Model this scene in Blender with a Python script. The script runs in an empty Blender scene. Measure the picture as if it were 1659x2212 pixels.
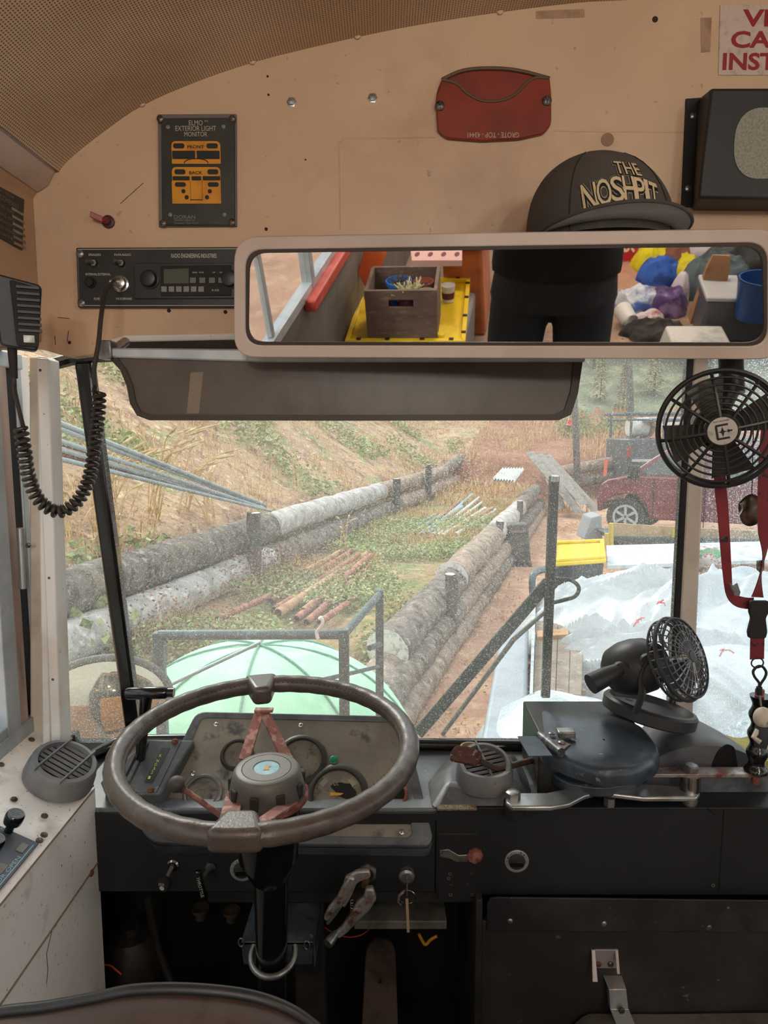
import bpy, bmesh, math, random
from mathutils import Vector as V, Matrix, noise
SC = bpy.context.scene
COL = SC.collection
random.seed(7)
R = math.radians
PI = math.pi
# ------------------------------------------------------------ camera, sky, lamps, exposure
F = 1500.0; TH = R(7); CAM = V((0, 0, 1.35))
cd = bpy.data.cameras.new('camera'); cam = bpy.data.objects.new('camera', cd); COL.objects.link(cam)
cam.location = CAM; cam.rotation_euler = (R(90) - TH, 0, 0)
cd.sensor_fit = 'HORIZONTAL'; cd.sensor_width = 36; cd.lens = 36 * F / 1659; cd.clip_start = .01; cd.clip_end = 300
SC.camera = cam
SC.view_settings.view_transform = 'Standard'; SC.view_settings.look = 'None'
SC.view_settings.gamma = 1; SC.view_settings.use_curve_mapping = False
SC.view_settings.exposure = 0.5
SC.render.film_transparent = False
wd = bpy.data.worlds.new('overcast_sky'); SC.world = wd; wd.use_nodes = True
nt = wd.node_tree; bg = nt.nodes['Background']
tc = nt.nodes.new('ShaderNodeTexCoord'); sp = nt.nodes.new('ShaderNodeSeparateXYZ'); rp = nt.nodes.new('ShaderNodeValToRGB')
nt.links.new(tc.outputs['Generated'], sp.inputs[0]); nt.links.new(sp.outputs['Z'], rp.inputs[0]); nt.links.new(rp.outputs[0], bg.inputs[0])
rp.color_ramp.elements[0].position = .0; rp.color_ramp.elements[0].color = (.62, .66, .70, 1)
rp.color_ramp.elements[1].position = .6; rp.color_ramp.elements[1].color = (.93, .97, 1, 1)
bg.inputs[1].default_value = 1.5
sl = bpy.data.lights.new('sun', 'SUN'); sl.energy = 2.0; sl.angle = R(18); sl.color = (1, .95, .86)
so = bpy.data.objects.new('sun', sl); COL.objects.link(so); so.rotation_euler = (R(-40), R(-30), 0)
try: SC.cycles.max_bounces = 7; SC.cycles.diffuse_bounces = 4; SC.cycles.glossy_bounces = 4; SC.cycles.transparent_max_bounces = 10; SC.cycles.sample_clamp_indirect = 5; SC.cycles.adaptive_threshold = .05
except Exception: pass
FILL_POWER = 9

# ------------------------------------------------------------ maths helpers
def D(px, py):
    u = (px - 829.5) / F; v = (1106 - py) / F
    return V((u, math.cos(TH) + v * math.sin(TH), -math.sin(TH) + v * math.cos(TH)))
def P(px, py, x=None, y=None, z=None):
    d = D(px, py)
    t = (x - CAM.x) / d.x if x is not None else (y - CAM.y) / d.y if y is not None else (z - CAM.z) / d.z
    return CAM + d * t
MYAW = R(6); MTILT = R(17)
MN = V((-math.sin(MYAW) * math.cos(MTILT), -math.cos(MYAW) * math.cos(MTILT), -math.sin(MTILT)))
MC = P(1110, 640, y=1.0)
def RM(px, py, x=None, y=None, z=None):      # a point seen in the rear-view mirror
    d = D(px, py); t = (MC - CAM).dot(MN) / d.dot(MN); q = CAM + d * t; r = d - MN * (2 * d.dot(MN))
    s = (x - q.x) / r.x if x is not None else (y - q.y) / r.y if y is not None else (z - q.z) / r.z
    return q + r * s
def frame(o, X, Y):
    X = V(X).normalized(); Z = X.cross(V(Y)).normalized(); Y = Z.cross(X)
    m = Matrix((X, Y, Z)).transposed().to_4x4(); m.translation = V(o); return m
def wallM(o): return frame(o, (1, 0, 0), (0, 0, 1))
def pp(M, px, py, off=0.0):                  # where a line of sight meets the plane of a frame, in the frame's own x, y
    n = M.to_3x3() @ V((0, 0, 1)); o = M.translation + n * off; d = D(px, py)
    q = CAM + d * ((o - CAM).dot(n) / d.dot(n)); l = M.inverted() @ q
    return (l.x, l.y)
def lerp(a, b, t): return a + (b - a) * t
def axM(o, z, up=(0, 0, 1)):                 # frame with its z along a direction
    z = V(z).normalized(); up = V(up)
    if abs(z.dot(up.normalized())) > .98: up = V((0, 1, 0))
    X = up.cross(z).normalized(); Y = z.cross(X)
    m = Matrix((X, Y, z)).transposed().to_4x4(); m.translation = V(o); return m
_txt = {}
def textgeo(s, bold=0.0):
    k = (s, bold)
    if k not in _txt:
        c = bpy.data.curves.new('t', 'FONT'); c.body = s; c.offset = bold; c.resolution_u = 3; c.align_x = 'CENTER'
        o = bpy.data.objects.new('t', c); me = o.to_mesh()
        vs = [v.co.copy() for v in me.vertices]; fs = [tuple(p.vertices) for p in me.polygons]
        o.to_mesh_clear(); bpy.data.objects.remove(o); bpy.data.curves.remove(c)
        x0 = min(v.x for v in vs); x1 = max(v.x for v in vs); y0 = min(v.y for v in vs); y1 = max(v.y for v in vs)
        _txt[k] = ([((v.x - x0) / (x1 - x0 or 1) - .5, (v.y - y0) / (y1 - y0 or 1) - .5) for v in vs], fs)
    return _txt[k]

class MB:
    def __init__(s): s.v = []; s.f = []; s.uv = None
    def add(s, vs, fs, M=None):
        n = len(s.v); s.v += [(M @ V(v)) if M is not None else V(v) for v in vs]; s.f += [tuple(i + n for i in f) for f in fs]; return s
    def box(s, c, d, M=None, taper=1.0):
        x, y, z = d[0] / 2, d[1] / 2, d[2] / 2; t = taper; c = V(c)
        vs = [(-x, -y, -z), (x, -y, -z), (x, y, -z), (-x, y, -z), (-x * t, -y * t, z), (x * t, -y * t, z), (x * t, y * t, z), (-x * t, y * t, z)]
        return s.add([V(v) + c for v in vs], [(3, 2, 1, 0), (4, 5, 6, 7), (0, 1, 5, 4), (1, 2, 6, 5), (2, 3, 7, 6), (3, 0, 4, 7)], M)
    def b2(s, a, b, M=None):
        a = V(a); b = V(b); return s.box((a + b) / 2, [abs(x) for x in (b - a)], M)
    def hexa(s, q, dv):                      # a quad pushed along a vector into a slab
        q = [V(p) for p in q]; dv = V(dv); n = len(q)
        return s.add(q + [p + dv for p in q], [tuple(range(n)), tuple(range(2 * n - 1, n - 1, -1))] + [(i, i + n, (i + 1) % n + n, (i + 1) % n) for i in range(n)])
    def prism(s, poly, z0, z1, M=None):
        n = len(poly); vs = [(x, y, z0) for x, y in poly] + [(x, y, z1) for x, y in poly]
        return s.add(vs, [tuple(range(n))[::-1], tuple(range(n, 2 * n))] + [(i, (i + 1) % n, (i + 1) % n + n, i + n) for i in range(n)], M)
    def lathe(s, prof, n=32, M=None, cap=True, sx=1, sy=1):
        m = len(prof); vs = []
        for r, z in prof:
            for i in range(n):
                a = 2 * PI * i / n; vs.append((r * math.cos(a) * sx, r * math.sin(a) * sy, z))
        fs = [(j * n + i, j * n + (i + 1) % n, (j + 1) * n + (i + 1) % n, (j + 1) * n + i) for j in range(m - 1) for i in range(n)]
        if cap: fs += [tuple(range(n))[::-1], tuple(range((m - 1) * n, m * n))]
        return s.add(vs, fs, M)
    def cyl(s, a, b, r0, r1=None, n=16):
        a = V(a); b = V(b); r1 = r0 if r1 is None else r1
        return s.lathe([(r0, 0), (r1, (b - a).length)], n, axM(a, b - a))
    def tube(s, pts, r, n=10, closed=False, cap=True, flat=1.0):
        pts = [V(p) for p in pts]; m = len(pts); rr = r if isinstance(r, (list, tuple)) else [r] * m; vs = []; X = None
        for k, p in enumerate(pts):
            a = pts[(k - 1) % m] if closed or k else p; b = pts[(k + 1) % m] if closed or k < m - 1 else p
            t = (b - a).normalized()
            if X is None: X = t.orthogonal().normalized()
            X = (X - t * X.dot(t)).normalized(); Y = t.cross(X)
            for i in range(n):
                q = 2 * PI * i / n; vs.append(p + X * (rr[k] * math.cos(q)) + Y * (rr[k] * flat * math.sin(q)))
        fs = [(k * n + i, k * n + (i + 1) % n, ((k + 1) % m) * n + (i + 1) % n, ((k + 1) % m) * n + i) for k in range(m if closed else m - 1) for i in range(n)]
        if cap and not closed: fs += [tuple(range(n))[::-1], tuple(range((m - 1) * n, m * n))]
        return s.add(vs, fs)
    def ball(s, c, r, n=20, m=12, M=None, f=None):
        r = (r, r, r) if not isinstance(r, (list, tuple)) else r; vs = []
        for j in range(m + 1):
            th = PI * j / m
            for i in range(n):
                ph = 2 * PI * i / n; d = V((math.sin(th) * math.cos(ph), math.sin(th) * math.sin(ph), math.cos(th)))
                k = f(d) if f else 1; vs.append(V((d.x * r[0] * k, d.y * r[1] * k, d.z * r[2] * k)) + V(c))
        fs = [(j * n + i, (j + 1) * n + i, (j + 1) * n + (i + 1) % n, j * n + (i + 1) % n) for j in range(m) for i in range(n)]
        return s.add(vs, fs, M)
    def grid(s, fn, nu, nv, M=None, uv=False):
        n0 = len(s.v); vs = [fn(i / nu, j / nv) for j in range(nv + 1) for i in range(nu + 1)]
        return s.add(vs, [(j * (nu + 1) + i, j * (nu + 1) + i + 1, (j + 1) * (nu + 1) + i + 1, (j + 1) * (nu + 1) + i) for j in range(nv) for i in range(nu)], M)
    def text(s, t, cx, cy, w, h, z, M=None, bold=0.0, rot=0.0, fn=None, mirror=False):
        vs, fs = textgeo(t, bold); out = []; c, q = math.cos(rot), math.sin(rot)
        for x, y in vs:
            x *= w * (-1 if mirror else 1); y *= h; x, y = x * c - y * q, x * q + y * c
            out.append(fn(cx + x, cy + y) if fn else (cx + x, cy + y, z))
        return s.add(out, [f[::-1] for f in fs] if mirror else fs, M)
    def ring(s, ro, ri, z0, z1, n=32, M=None, sx=1, sy=1):
        return s.lathe([(ri, z0), (ro, z0), (ro, z1), (ri, z1), (ri, z0)], n, M, False, sx, sy)
def rrect(w, h, r, n=5, c=(0, 0)):
    out = []
    for cx, cy, a in ((w / 2 - r, h / 2 - r, 0), (-w / 2 + r, h / 2 - r, 90), (-w / 2 + r, -h / 2 + r, 180), (w / 2 - r, -h / 2 + r, 270)):
        for i in range(n + 1):
            q = R(a + 90 * i / n); out.append((c[0] + cx + r * math.cos(q), c[1] + cy + r * math.sin(q)))
    return out
def rpoly(pts, r, n=4):                      # polygon with rounded corners
    out = []; m = len(pts)
    for i in range(m):
        a, b, c = V(pts[i - 1]), V(pts[i]), V(pts[(i + 1) % m])
        rr = min(r, (a - b).length * .45, (c - b).length * .45); p0 = b + (a - b).normalized() * rr; p1 = b + (c - b).normalized() * rr
        for k in range(n + 1):
            t = k / n; out.append(tuple((p0 * (1 - t) ** 2 + b * 2 * t * (1 - t) + p1 * t * t)))
    return out
def ringpoly(mb, outer, inner, z0, z1, M=None):   # frame between two loops of equal count
    n = len(outer); vs = [(x, y, z) for z in (z0, z1) for L in (outer, inner) for x, y in L]
    fs = []
    for i in range(n):
        j = (i + 1) % n
        fs += [(i, n + i, n + j, j), (2 * n + i, 2 * n + j, 3 * n + j, 3 * n + i), (i, j, 2 * n + j, 2 * n + i), (n + i, 3 * n + i, 3 * n + j, n + j)]
    return mb.add(vs, fs, M)
def smooth_path(pts, n=6):
    pts = [V(p) for p in pts]; out = []
    for i in range(len(pts) - 1):
        p0 = pts[max(i - 1, 0)]; p1 = pts[i]; p2 = pts[i + 1]; p3 = pts[min(i + 2, len(pts) - 1)]
        for k in range(n):
            t = k / n; out.append(.5 * ((2 * p1) + (p2 - p0) * t + (2 * p0 - 5 * p1 + 4 * p2 - p3) * t * t + (3 * p1 - p0 - 3 * p2 + p3) * t ** 3))
    return out + [pts[-1]]

def mkobj(name, mb, mat, parent=None, M=None, label=None, bev=0, ang=38, world=None, seg=2):
    vs = mb.v
    if world is not None: W = world.inverted(); vs = [W @ v for v in vs]
    me = bpy.data.meshes.new(name); me.from_pydata([tuple(v) for v in vs], [], mb.f)
    bm = bmesh.new(); bm.from_mesh(me); bmesh.ops.recalc_face_normals(bm, faces=bm.faces[:]) if mb.uv is None and len(mb.f) < 30000 else None; bm.to_mesh(me); bm.free()
    me.shade_smooth(); me.set_sharp_from_angle(angle=R(ang))
    me.materials.append(mat); o = bpy.data.objects.new(name, me); COL.objects.link(o)
    if parent: o.parent = parent
    if M is not None: o.matrix_basis = M
    if label: o['label'] = label
    if bev:
        b = o.modifiers.new('bevel', 'BEVEL'); b.width = bev; b.segments = seg; b.limit_method = 'ANGLE'; b.angle_limit = R(35)
    return o
def tag(o, label=None, cat=None, group=None, kind=None):
    if label: o['label'] = label
    if cat: o['category'] = cat
    if group: o['group'] = group
    if kind: o['kind'] = kind
    return o
def struct(name, mb, mat, bev=0, label=None, ang=38):
    return tag(mkobj(name, mb, mat, bev=bev, ang=ang), label, None, None, 'structure')
class T:
    def __init__(s, name, label, cat, M=None, group=None):
        s.M = Matrix.Translation(V(M)) if isinstance(M, (tuple, list, V)) else (M if M is not None else Matrix())
        s.o = bpy.data.objects.new(name, None); COL.objects.link(s.o); s.o.matrix_basis = s.M; s.o.empty_display_size = .02
        tag(s.o, label, cat, group)
    def part(s, name, mb, mat, par=None, label=None, bev=0, w=False, ang=38):   # w: the mesh was built in world space
        return mkobj(name, mb, mat, par or s.o, None, label, bev, ang, s.M if w else None)
def single(name, mb, mat, label, cat, group=None, bev=0, kind=None, ang=38, at=None):
    M = Matrix.Translation(V(at)) if at is not None else None
    return tag(mkobj(name, mb, mat, None, M, None, bev, ang, M), label, cat, group, kind)

# ------------------------------------------------------------ materials
def srgb(c):
    if isinstance(c, str): c = [int(c[i:i + 2], 16) / 255 for i in (0, 2, 4)]
    return tuple(((x / 12.92) if x <= .04045 else ((x + .055) / 1.055) ** 2.4) for x in c[:3]) + (1,)
def mk(name, col, rough=.5, metal=0, layers=(), bump=None, spec=.5, coat=0, trans=0, alpha=1, emit=None, stretch=None):
    m = bpy.data.materials.new(name); m.use_nodes = True; nt = m.node_tree; N = nt.nodes; L = nt.links; b = N['Principled BSDF']
    b.inputs['Roughness'].default_value = rough; b.inputs['Metallic'].default_value = metal; b.inputs['Specular IOR Level'].default_value = spec
    b.inputs['Coat Weight'].default_value = coat; b.inputs['Transmission Weight'].default_value = trans; b.inputs['Alpha'].default_value = alpha
    if emit: b.inputs['Emission Color'].default_value = srgb(emit[0]); b.inputs['Emission Strength'].default_value = emit[1]
    b.inputs['Base Color'].default_value = srgb(col)
    tc = N.new('ShaderNodeTexCoord'); src = tc.outputs['Object']
    if stretch:
        mp = N.new('ShaderNodeMapping'); mp.inputs['Scale'].default_value = stretch; L.new(src, mp.inputs[0]); src = mp.outputs[0]
    cur = None
    for (c2, sc, lo, hi, *rest) in layers:
        nz = N.new('ShaderNodeTexNoise'); nz.inputs['Scale'].default_value = sc; nz.inputs['Detail'].default_value = rest[0] if rest else 4
        nz.inputs['Roughness'].default_value = .6; L.new(src, nz.inputs['Vector'])
        mr = N.new('ShaderNodeMapRange'); mr.inputs['From Min'].default_value = lo; mr.inputs['From Max'].default_value = hi
        mr.inputs['To Max'].default_value = rest[1] if len(rest) > 1 else 1; L.new(nz.outputs['Fac'], mr.inputs['Value'])
        mx = N.new('ShaderNodeMix'); mx.data_type = 'RGBA'; L.new(mr.outputs[0], mx.inputs[0])
        if cur: L.new(cur, mx.inputs[6])
        else: mx.inputs[6].default_value = srgb(col)
        mx.inputs[7].default_value = srgb(c2); cur = mx.outputs[2]
    if cur: L.new(cur, b.inputs['Base Color'])
    if bump:
        nz = N.new('ShaderNodeTexNoise'); nz.inputs['Scale'].default_value = bump[1]; nz.inputs['Detail'].default_value = 5; L.new(src, nz.inputs['Vector'])
        bp = N.new('ShaderNodeBump'); bp.inputs['Strength'].default_value = bump[0]; bp.inputs['Distance'].default_value = bump[2] if len(bump) > 2 else .002
        L.new(nz.outputs['Fac'], bp.inputs['Height']); L.new(bp.outputs[0], b.inputs['Normal'])
    return m
CREAM = mk('cream_paint', 'c9ab8c', .45, 0, [('b8977a', 1.6, .45, .7, 3), ('8a6f58', 45, .68, .74, 3, .7), ('a98b70', 6, .55, .75, 5, .6)], (.15, 30))
CREAMW = mk('pale_paint', 'eeeae4', .4, 0, [('dcd2c6', 3, .45, .7, 4), ('6a5344', 130, .66, .72, 3, .8), ('a59482', 14, .6, .75, 5, .6)], (.15, 60))
PILLAR = mk('pillar_paint', 'dcdad4', .38, 0, [('c4b6a8', 5, .5, .7, 4), ('70584c', 60, .69, .74, 3, .8)], (.1, 40))
MFRAME = mk('mirror_paint', 'cabbb2', .42, 0, [('b8a69b', 5, .45, .7, 4), ('5d4a42', 90, .72, .77, 3, .8)], (.1, 50))
BLK = mk('black_plastic', '202123', .42, 0, [('35332f', 8, .45, .7, 5)], (.2, 300, .0005))
BLKG = mk('glossy_black', '0e1011', .18, 0, [('20211f', 9, .5, .8, 4)], coat=.3)
BLKM = mk('matte_black', '161616', .75, 0, [('2c2825', 5, .45, .75, 5)], (.3, 60))
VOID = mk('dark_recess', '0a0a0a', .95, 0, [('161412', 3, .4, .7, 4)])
DASH = mk('dusty_dash', '44484b', .38, 0, [('7d8386', 5, .42, .72, 6, .85), ('2b2e31', 14, .56, .7, 5, .8), ('a5a8a6', 160, .68, .74, 2, .5)], (.2, 250, .0006))
DUSTP = mk('dusty_gauge_plate', '6f685e', .65, 0, [('928a7c', 4, .4, .7, 5), ('3c3e40', 17, .56, .66, 4, .85), ('b9b2a2', 210, .73, .77, 2, .8)], (.3, 90))
FASC = mk('fascia_black', '17191b', .5, 0, [('23262a', 2, .4, .7, 4), ('4b4a48', 120, .74, .79, 2, .5)], (.1, 200, .0005))
SCUFF = mk('scuffed_black', '1d1b1a', .6, 0, [('3a342f', 5, .5, .75, 6), ('77706a', 38, .68, .76, 5, .6)], (.3, 60))
VENTG = mk('vent_grey', '66676a', .5, 0, [('7d7c78', 12, .45, .7, 4)])
CHROME = mk('chrome', 'b9b9b7', .22, 1, [('8c8a86', 20, .5, .7, 4)])
STEEL = mk('worn_steel', '9c9b98', .35, .85, [('6d6a66', 25, .5, .68, 5), ('5a3a2c', 60, .64, .72, 4, .8)], (.2, 120))
ALU = mk('aluminium', 'b5b7b8', .33, .8, [('908f8d', 14, .5, .7, 4)], (.1, 100))
ALUD = mk('dusty_aluminium', 'b9c1c6', .5, .4, [('98a0a6', 9, .45, .7, 4)])
RUST = mk('rust', '6d3c30', .85, 0, [('9c6a60', 60, .48, .62, 5), ('3c211b', 35, .58, .7, 5)], (.6, 120))
RUSTP = mk('rusty_paint', '8a5a50', .6, 0, [('b58c82', 55, .5, .6, 5), ('5a2f26', 40, .56, .66, 5)], (.3, 120))
RUSTB = mk('rust_pitted', '4e2620', .6, .1, [('9a8b90', 140, .58, .66, 4), ('2b1512', 80, .55, .66, 5)], (1.0, 150, .003))
SCREW = mk('screw_steel', '6a6560', .4, .8, [('4a3c34', 80, .5, .65, 3)])
SCREWR = mk('rusty_screw', '7a4434', .7, .2, [('4c2a20', 90, .5, .6, 3)])
LEATH = mk('brown_leather', '4b413b', .34, 0, [('5c5049', 9, .4, .7, 5), ('3a322e', 40, .5, .7, 5)], (.5, 260, .0008), spec=.55)
WHITEINK = mk('white_ink', 'c8c4b8', .6); TANINK = mk('tan_ink', 'b5a88e', .6); GREYINK = mk('grey_ink', '7d7c78', .6)
AMBER = mk('amber_ink', 'd08a10', .5, 0, [('b87608', 30, .5, .7, 3)]); DARKINK = mk('dark_ink', '141414', .6); REDINK = mk('red_ink', '8e1c2a', .5)
YELINK = mk('yellow_ink', 'c9c552', .6); BLUEINK = mk('pale_blue_ink', '8fb8c8', .6)
# more materials: stuff with node graphs of its own
def nodes(m): m.use_nodes = True; return m.node_tree, m.node_tree.nodes, m.node_tree.links
def glass_mat(name, tint, haze, speck, dens, col='dfe4e2'):
    m = bpy.data.materials.new(name); nt, N, L = nodes(m); N.remove(N['Principled BSDF']); out = N['Material Output']
    tr = N.new('ShaderNodeBsdfTransparent'); tr.inputs[0].default_value = srgb(tint)
    gl = N.new('ShaderNodeBsdfGlossy'); gl.inputs['Roughness'].default_value = .03
    fr = N.new('ShaderNodeFresnel'); fr.inputs[0].default_value = 1.35
    m1 = N.new('ShaderNodeMixShader'); L.new(fr.outputs[0], m1.inputs[0]); L.new(tr.outputs[0], m1.inputs[1]); L.new(gl.outputs[0], m1.inputs[2])
    df = N.new('ShaderNodeBsdfTranslucent'); df.inputs[0].default_value = srgb(col); d2 = N.new('ShaderNodeBsdfDiffuse'); d2.inputs[0].default_value = srgb(col)
    m2 = N.new('ShaderNodeMixShader'); m2.inputs[0].default_value = .35; L.new(df.outputs[0], m2.inputs[1]); L.new(d2.outputs[0], m2.inputs[2])
    tc = N.new('ShaderNodeTexCoord')
    def nz(sc, det, lo, hi, mx, st=None):
        src = tc.outputs['Object']
        if st: mp = N.new('ShaderNodeMapping'); mp.inputs['Scale'].default_value = st; L.new(src, mp.inputs[0]); src = mp.outputs[0]
        n = N.new('ShaderNodeTexNoise'); n.inputs['Scale'].default_value = sc; n.inputs['Detail'].default_value = det; L.new(src, n.inputs[0])
        r = N.new('ShaderNodeMapRange'); r.inputs['From Min'].default_value = lo; r.inputs['From Max'].default_value = hi; r.inputs['To Max'].default_value = mx
        L.new(n.outputs['Fac'], r.inputs[0]); return r.outputs[0]
    a = nz(300, 2, .54, .66, speck); b = nz(2.2, 5, .35, .75, 1.0, (1, 1, .45)); h = nz(1.4, 4, .3, .75, haze)
    mu = N.new('ShaderNodeMath'); mu.operation = 'MULTIPLY'; L.new(a, mu.inputs[0]); L.new(b, mu.inputs[1])
    c = nz(520, 1, .60, .68, dens)
    ad = N.new('ShaderNodeMath'); ad.operation = 'ADD'; L.new(mu.outputs[0], ad.inputs[0]); L.new(h, ad.inputs[1])
    a2 = N.new('ShaderNodeMath'); a2.operation = 'ADD'; a2.use_clamp = True; L.new(ad.outputs[0], a2.inputs[0]); L.new(c, a2.inputs[1])
    mf = N.new('ShaderNodeMixShader'); L.new(a2.outputs[0], mf.inputs[0]); L.new(m1.outputs[0], mf.inputs[1]); L.new(m2.outputs[0], mf.inputs[2]); L.new(mf.outputs[0], out.inputs[0])
    return m
GLASSL = glass_mat('dusty_windshield_glass', 'f2f6f4', .22, .42, .3)
GLASSR = glass_mat('dirty_windshield_glass', 'e6eef0', .40, .95, .6, 'd3e0e6')
GLASSC = glass_mat('side_window_glass', 'f4f6f6', .05, .15, .1)
for l_ in list(GLASSC.node_tree.links):
    if l_.from_node.type == 'FRESNEL': f_m = l_.to_socket; GLASSC.node_tree.links.remove(l_); f_m.default_value = .05
MIRR = mk('mirror_silver', 'e4e2e0', .015, 1)
SMOKE = glass_mat('smoked_acrylic', '0c0b09', .06, .0, .0, '7a6a55')
_nt, _N, _L = nodes(SMOKE)
for n in _N:
    if n.type == 'FRESNEL': n.inputs[0].default_value = 1.25
VISOR = mk('smoked_visor', '4e443a', .35, 0, [('5c5146', 3, .4, .7, 5), ('453b32', 9, .5, .7, 5)], spec=.4)
CLEARP = glass_mat('clear_plastic_sheet', 'f2f6f6', .3, .8, .3, 'e8eef0')
def perf_mat():
    m = mk('perforated_ceiling', 'b89a76', .8, 0); nt, N, L = nodes(m); b = N['Principled BSDF']
    uv = N.new('ShaderNodeUVMap'); vo = N.new('ShaderNodeTexVoronoi'); vo.voronoi_dimensions = '2D'; vo.inputs['Scale'].default_value = 215; vo.inputs['Randomness'].default_value = .0
    L.new(uv.outputs[0], vo.inputs['Vector'])
    mr = N.new('ShaderNodeMapRange'); mr.inputs['From Min'].default_value = .20; mr.inputs['From Max'].default_value = .36; L.new(vo.outputs['Distance'], mr.inputs[0])
    nz = N.new('ShaderNodeTexNoise'); nz.inputs['Scale'].default_value = 2.2; nz.inputs['Detail'].default_value = 5; L.new(uv.outputs[0], nz.inputs[0])
    r2 = N.new('ShaderNodeMapRange'); r2.inputs['From Min'].default_value = .42; r2.inputs['From Max'].default_value = .72; L.new(nz.outputs['Fac'], r2.inputs[0])
    mx = N.new('ShaderNodeMix'); mx.data_type = 'RGBA'; mx.inputs[6].default_value = srgb('e2ccb0'); mx.inputs[7].default_value = srgb('a98a66'); L.new(r2.outputs[0], mx.inputs[0])
    m2 = N.new('ShaderNodeMix'); m2.data_type = 'RGBA'; m2.inputs[6].default_value = srgb('6e5a49'); L.new(mr.outputs[0], m2.inputs[0]); L.new(mx.outputs[2], m2.inputs[7]); L.new(m2.outputs[2], b.inputs['Base Color'])
    return m
PERF = perf_mat()

# ------------------------------------------------------------ the bus shell
HY = 1.25                                            # header wall plane
WX = -.70                                            # left wall
MH = wallM((0, HY, 0))
XC = .40; RX = 1.52
arch_px = [(128, 372), (152, 343), (230, 281), (307, 229), (420, 179), (545, 136), (660, 106), (770, 81), (900, 55), (1080, 27), (1250, 6), (1345, 1)]
arch = [pp(MH, *p) for p in arch_px]
XC = .62; arch.append((XC - .1, arch[-1][1] + .010))
archR = [(2 * XC - x, z) for x, z in arch[::-1]]
RX = 2 * XC - WX
full = arch + [(XC, arch[-1][1] + .002)] + archR
lipx = pp(MH, 82, 600)[0]; ztrim = pp(MH, 105, 402)
zh = pp(MH, 900, 737)[1]
hb = [pp(MH, *p) for p in [(80, 752), (150, 772), (200, 765), (232, 738), (262, 730), (520, 726)]]
def rev(L): return [(2 * XC - x, z) for x, z in L[::-1]]
poly = [(WX, hb[0][1]), hb[0]] + hb[1:] + [(XC, hb[-1][1])] + rev(hb)[0:] + [(RX, hb[0][1])] + [(RX, archR[-1][1] - .05)] + [(x, z + .014) for x, z in full[::-1]] + [(WX, full[0][1] - .05)]
struct('wall_front', MB().prism(poly, 0, -.035, MH), CREAM, .002)
# light lip under the header
lip = MB(); q = [(pp(MH, *p)) for p in [(215, 762), (245, 735), (270, 728), (560, 722)]] + [(RX - .2, zh)]
lip.tube([MH @ V((x, z - .002, -.004)) for x, z in q], .006, 8)
struct('trim_1', lip, PILLAR)
# ceiling
cl = MB(); n = len(full); L = [0]
for i in range(1, n): L.append(L[-1] + (V(full[i]) - V(full[i - 1])).length)
dense = smooth_path([(x, 0, z) for x, z in full], 4); LL = [0]
for i in range(1, len(dense)): LL.append(LL[-1] + (dense[i] - dense[i - 1]).length)
ys = [HY + .0, HY - .03, HY - .25, HY - .6, HY - 1.2, -1.2, -2.4, -3.6, -5, -6]
for y in ys:
    for p in dense:
        sag = .0 if y > HY - .02 else .004 * noise.noise(V((p.x * 4, y * 4, 0)))
        cl.v.append(V((p.x, y, p.z + sag)))
m_ = len(dense); cl.f = [(j * m_ + i, j * m_ + i + 1, (j + 1) * m_ + i + 1, (j + 1) * m_ + i) for j in range(len(ys) - 1) for i in range(m_ - 1)]
ceil = struct('ceiling', cl, PERF, ang=80)
uvl = ceil.data.uv_layers.new(name='UVMap')
for p in ceil.data.polygons:
    for li in p.loop_indices:
        vi = ceil.data.loops[li].vertex_index; uvl.data[li].uv = (LL[vi % m_], ys[vi // m_])
# roof skin above so no daylight leaks
rf = MB()
for y in (1.34, -6.05):
    for p in dense: rf.v.append(V((p.x * 1.02, y, p.z + .05)))
rf.f = [(i, i + 1, m_ + i + 1, m_ + i) for i in range(m_ - 1)]
YEL = mk('bus_yellow', 'd98e12', .35, 0, [('b87a14', 4, .5, .7, 4)])
struct('roof', rf, YEL)
# left overhead trim rail and side panel
ax, az = arch[0]; tr = MB()
for (x0, z0, x1, z1) in ((ax - .004, az + .004, ztrim[0], ztrim[1]),):
    tr.hexa([(x0, HY, z0), (x1, HY - .0, z1), (x1, -6, z1), (x0, -6, z0)], (-.02, 0, -.012))
struct('trim_2', tr, MFRAME, .003)
zl = hb[0][1] + .0
for side in (0, 1):
    f = (lambda x: x) if not side else (lambda x: 2 * XC - x)
    w = MB(); nm = 'left' if not side else 'right'
    prof = [(ax - .004, az + .006), (ztrim[0] - .012, ztrim[1]), (lipx, ztrim[1] - .02), (lipx, zl + .01), (WX, zl), (WX - .05, zl), (WX - .05, az + .09), (ax - .004, az + .05)]
    w.hexa([(f(x), HY, z) for x, z in prof], (0, -7.25, 0))
    struct('wall_%s' % nm, w, CREAM, .003)
SILL = .775
wl = MB()                                            # wall below the windows, both sides, with window posts
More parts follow.
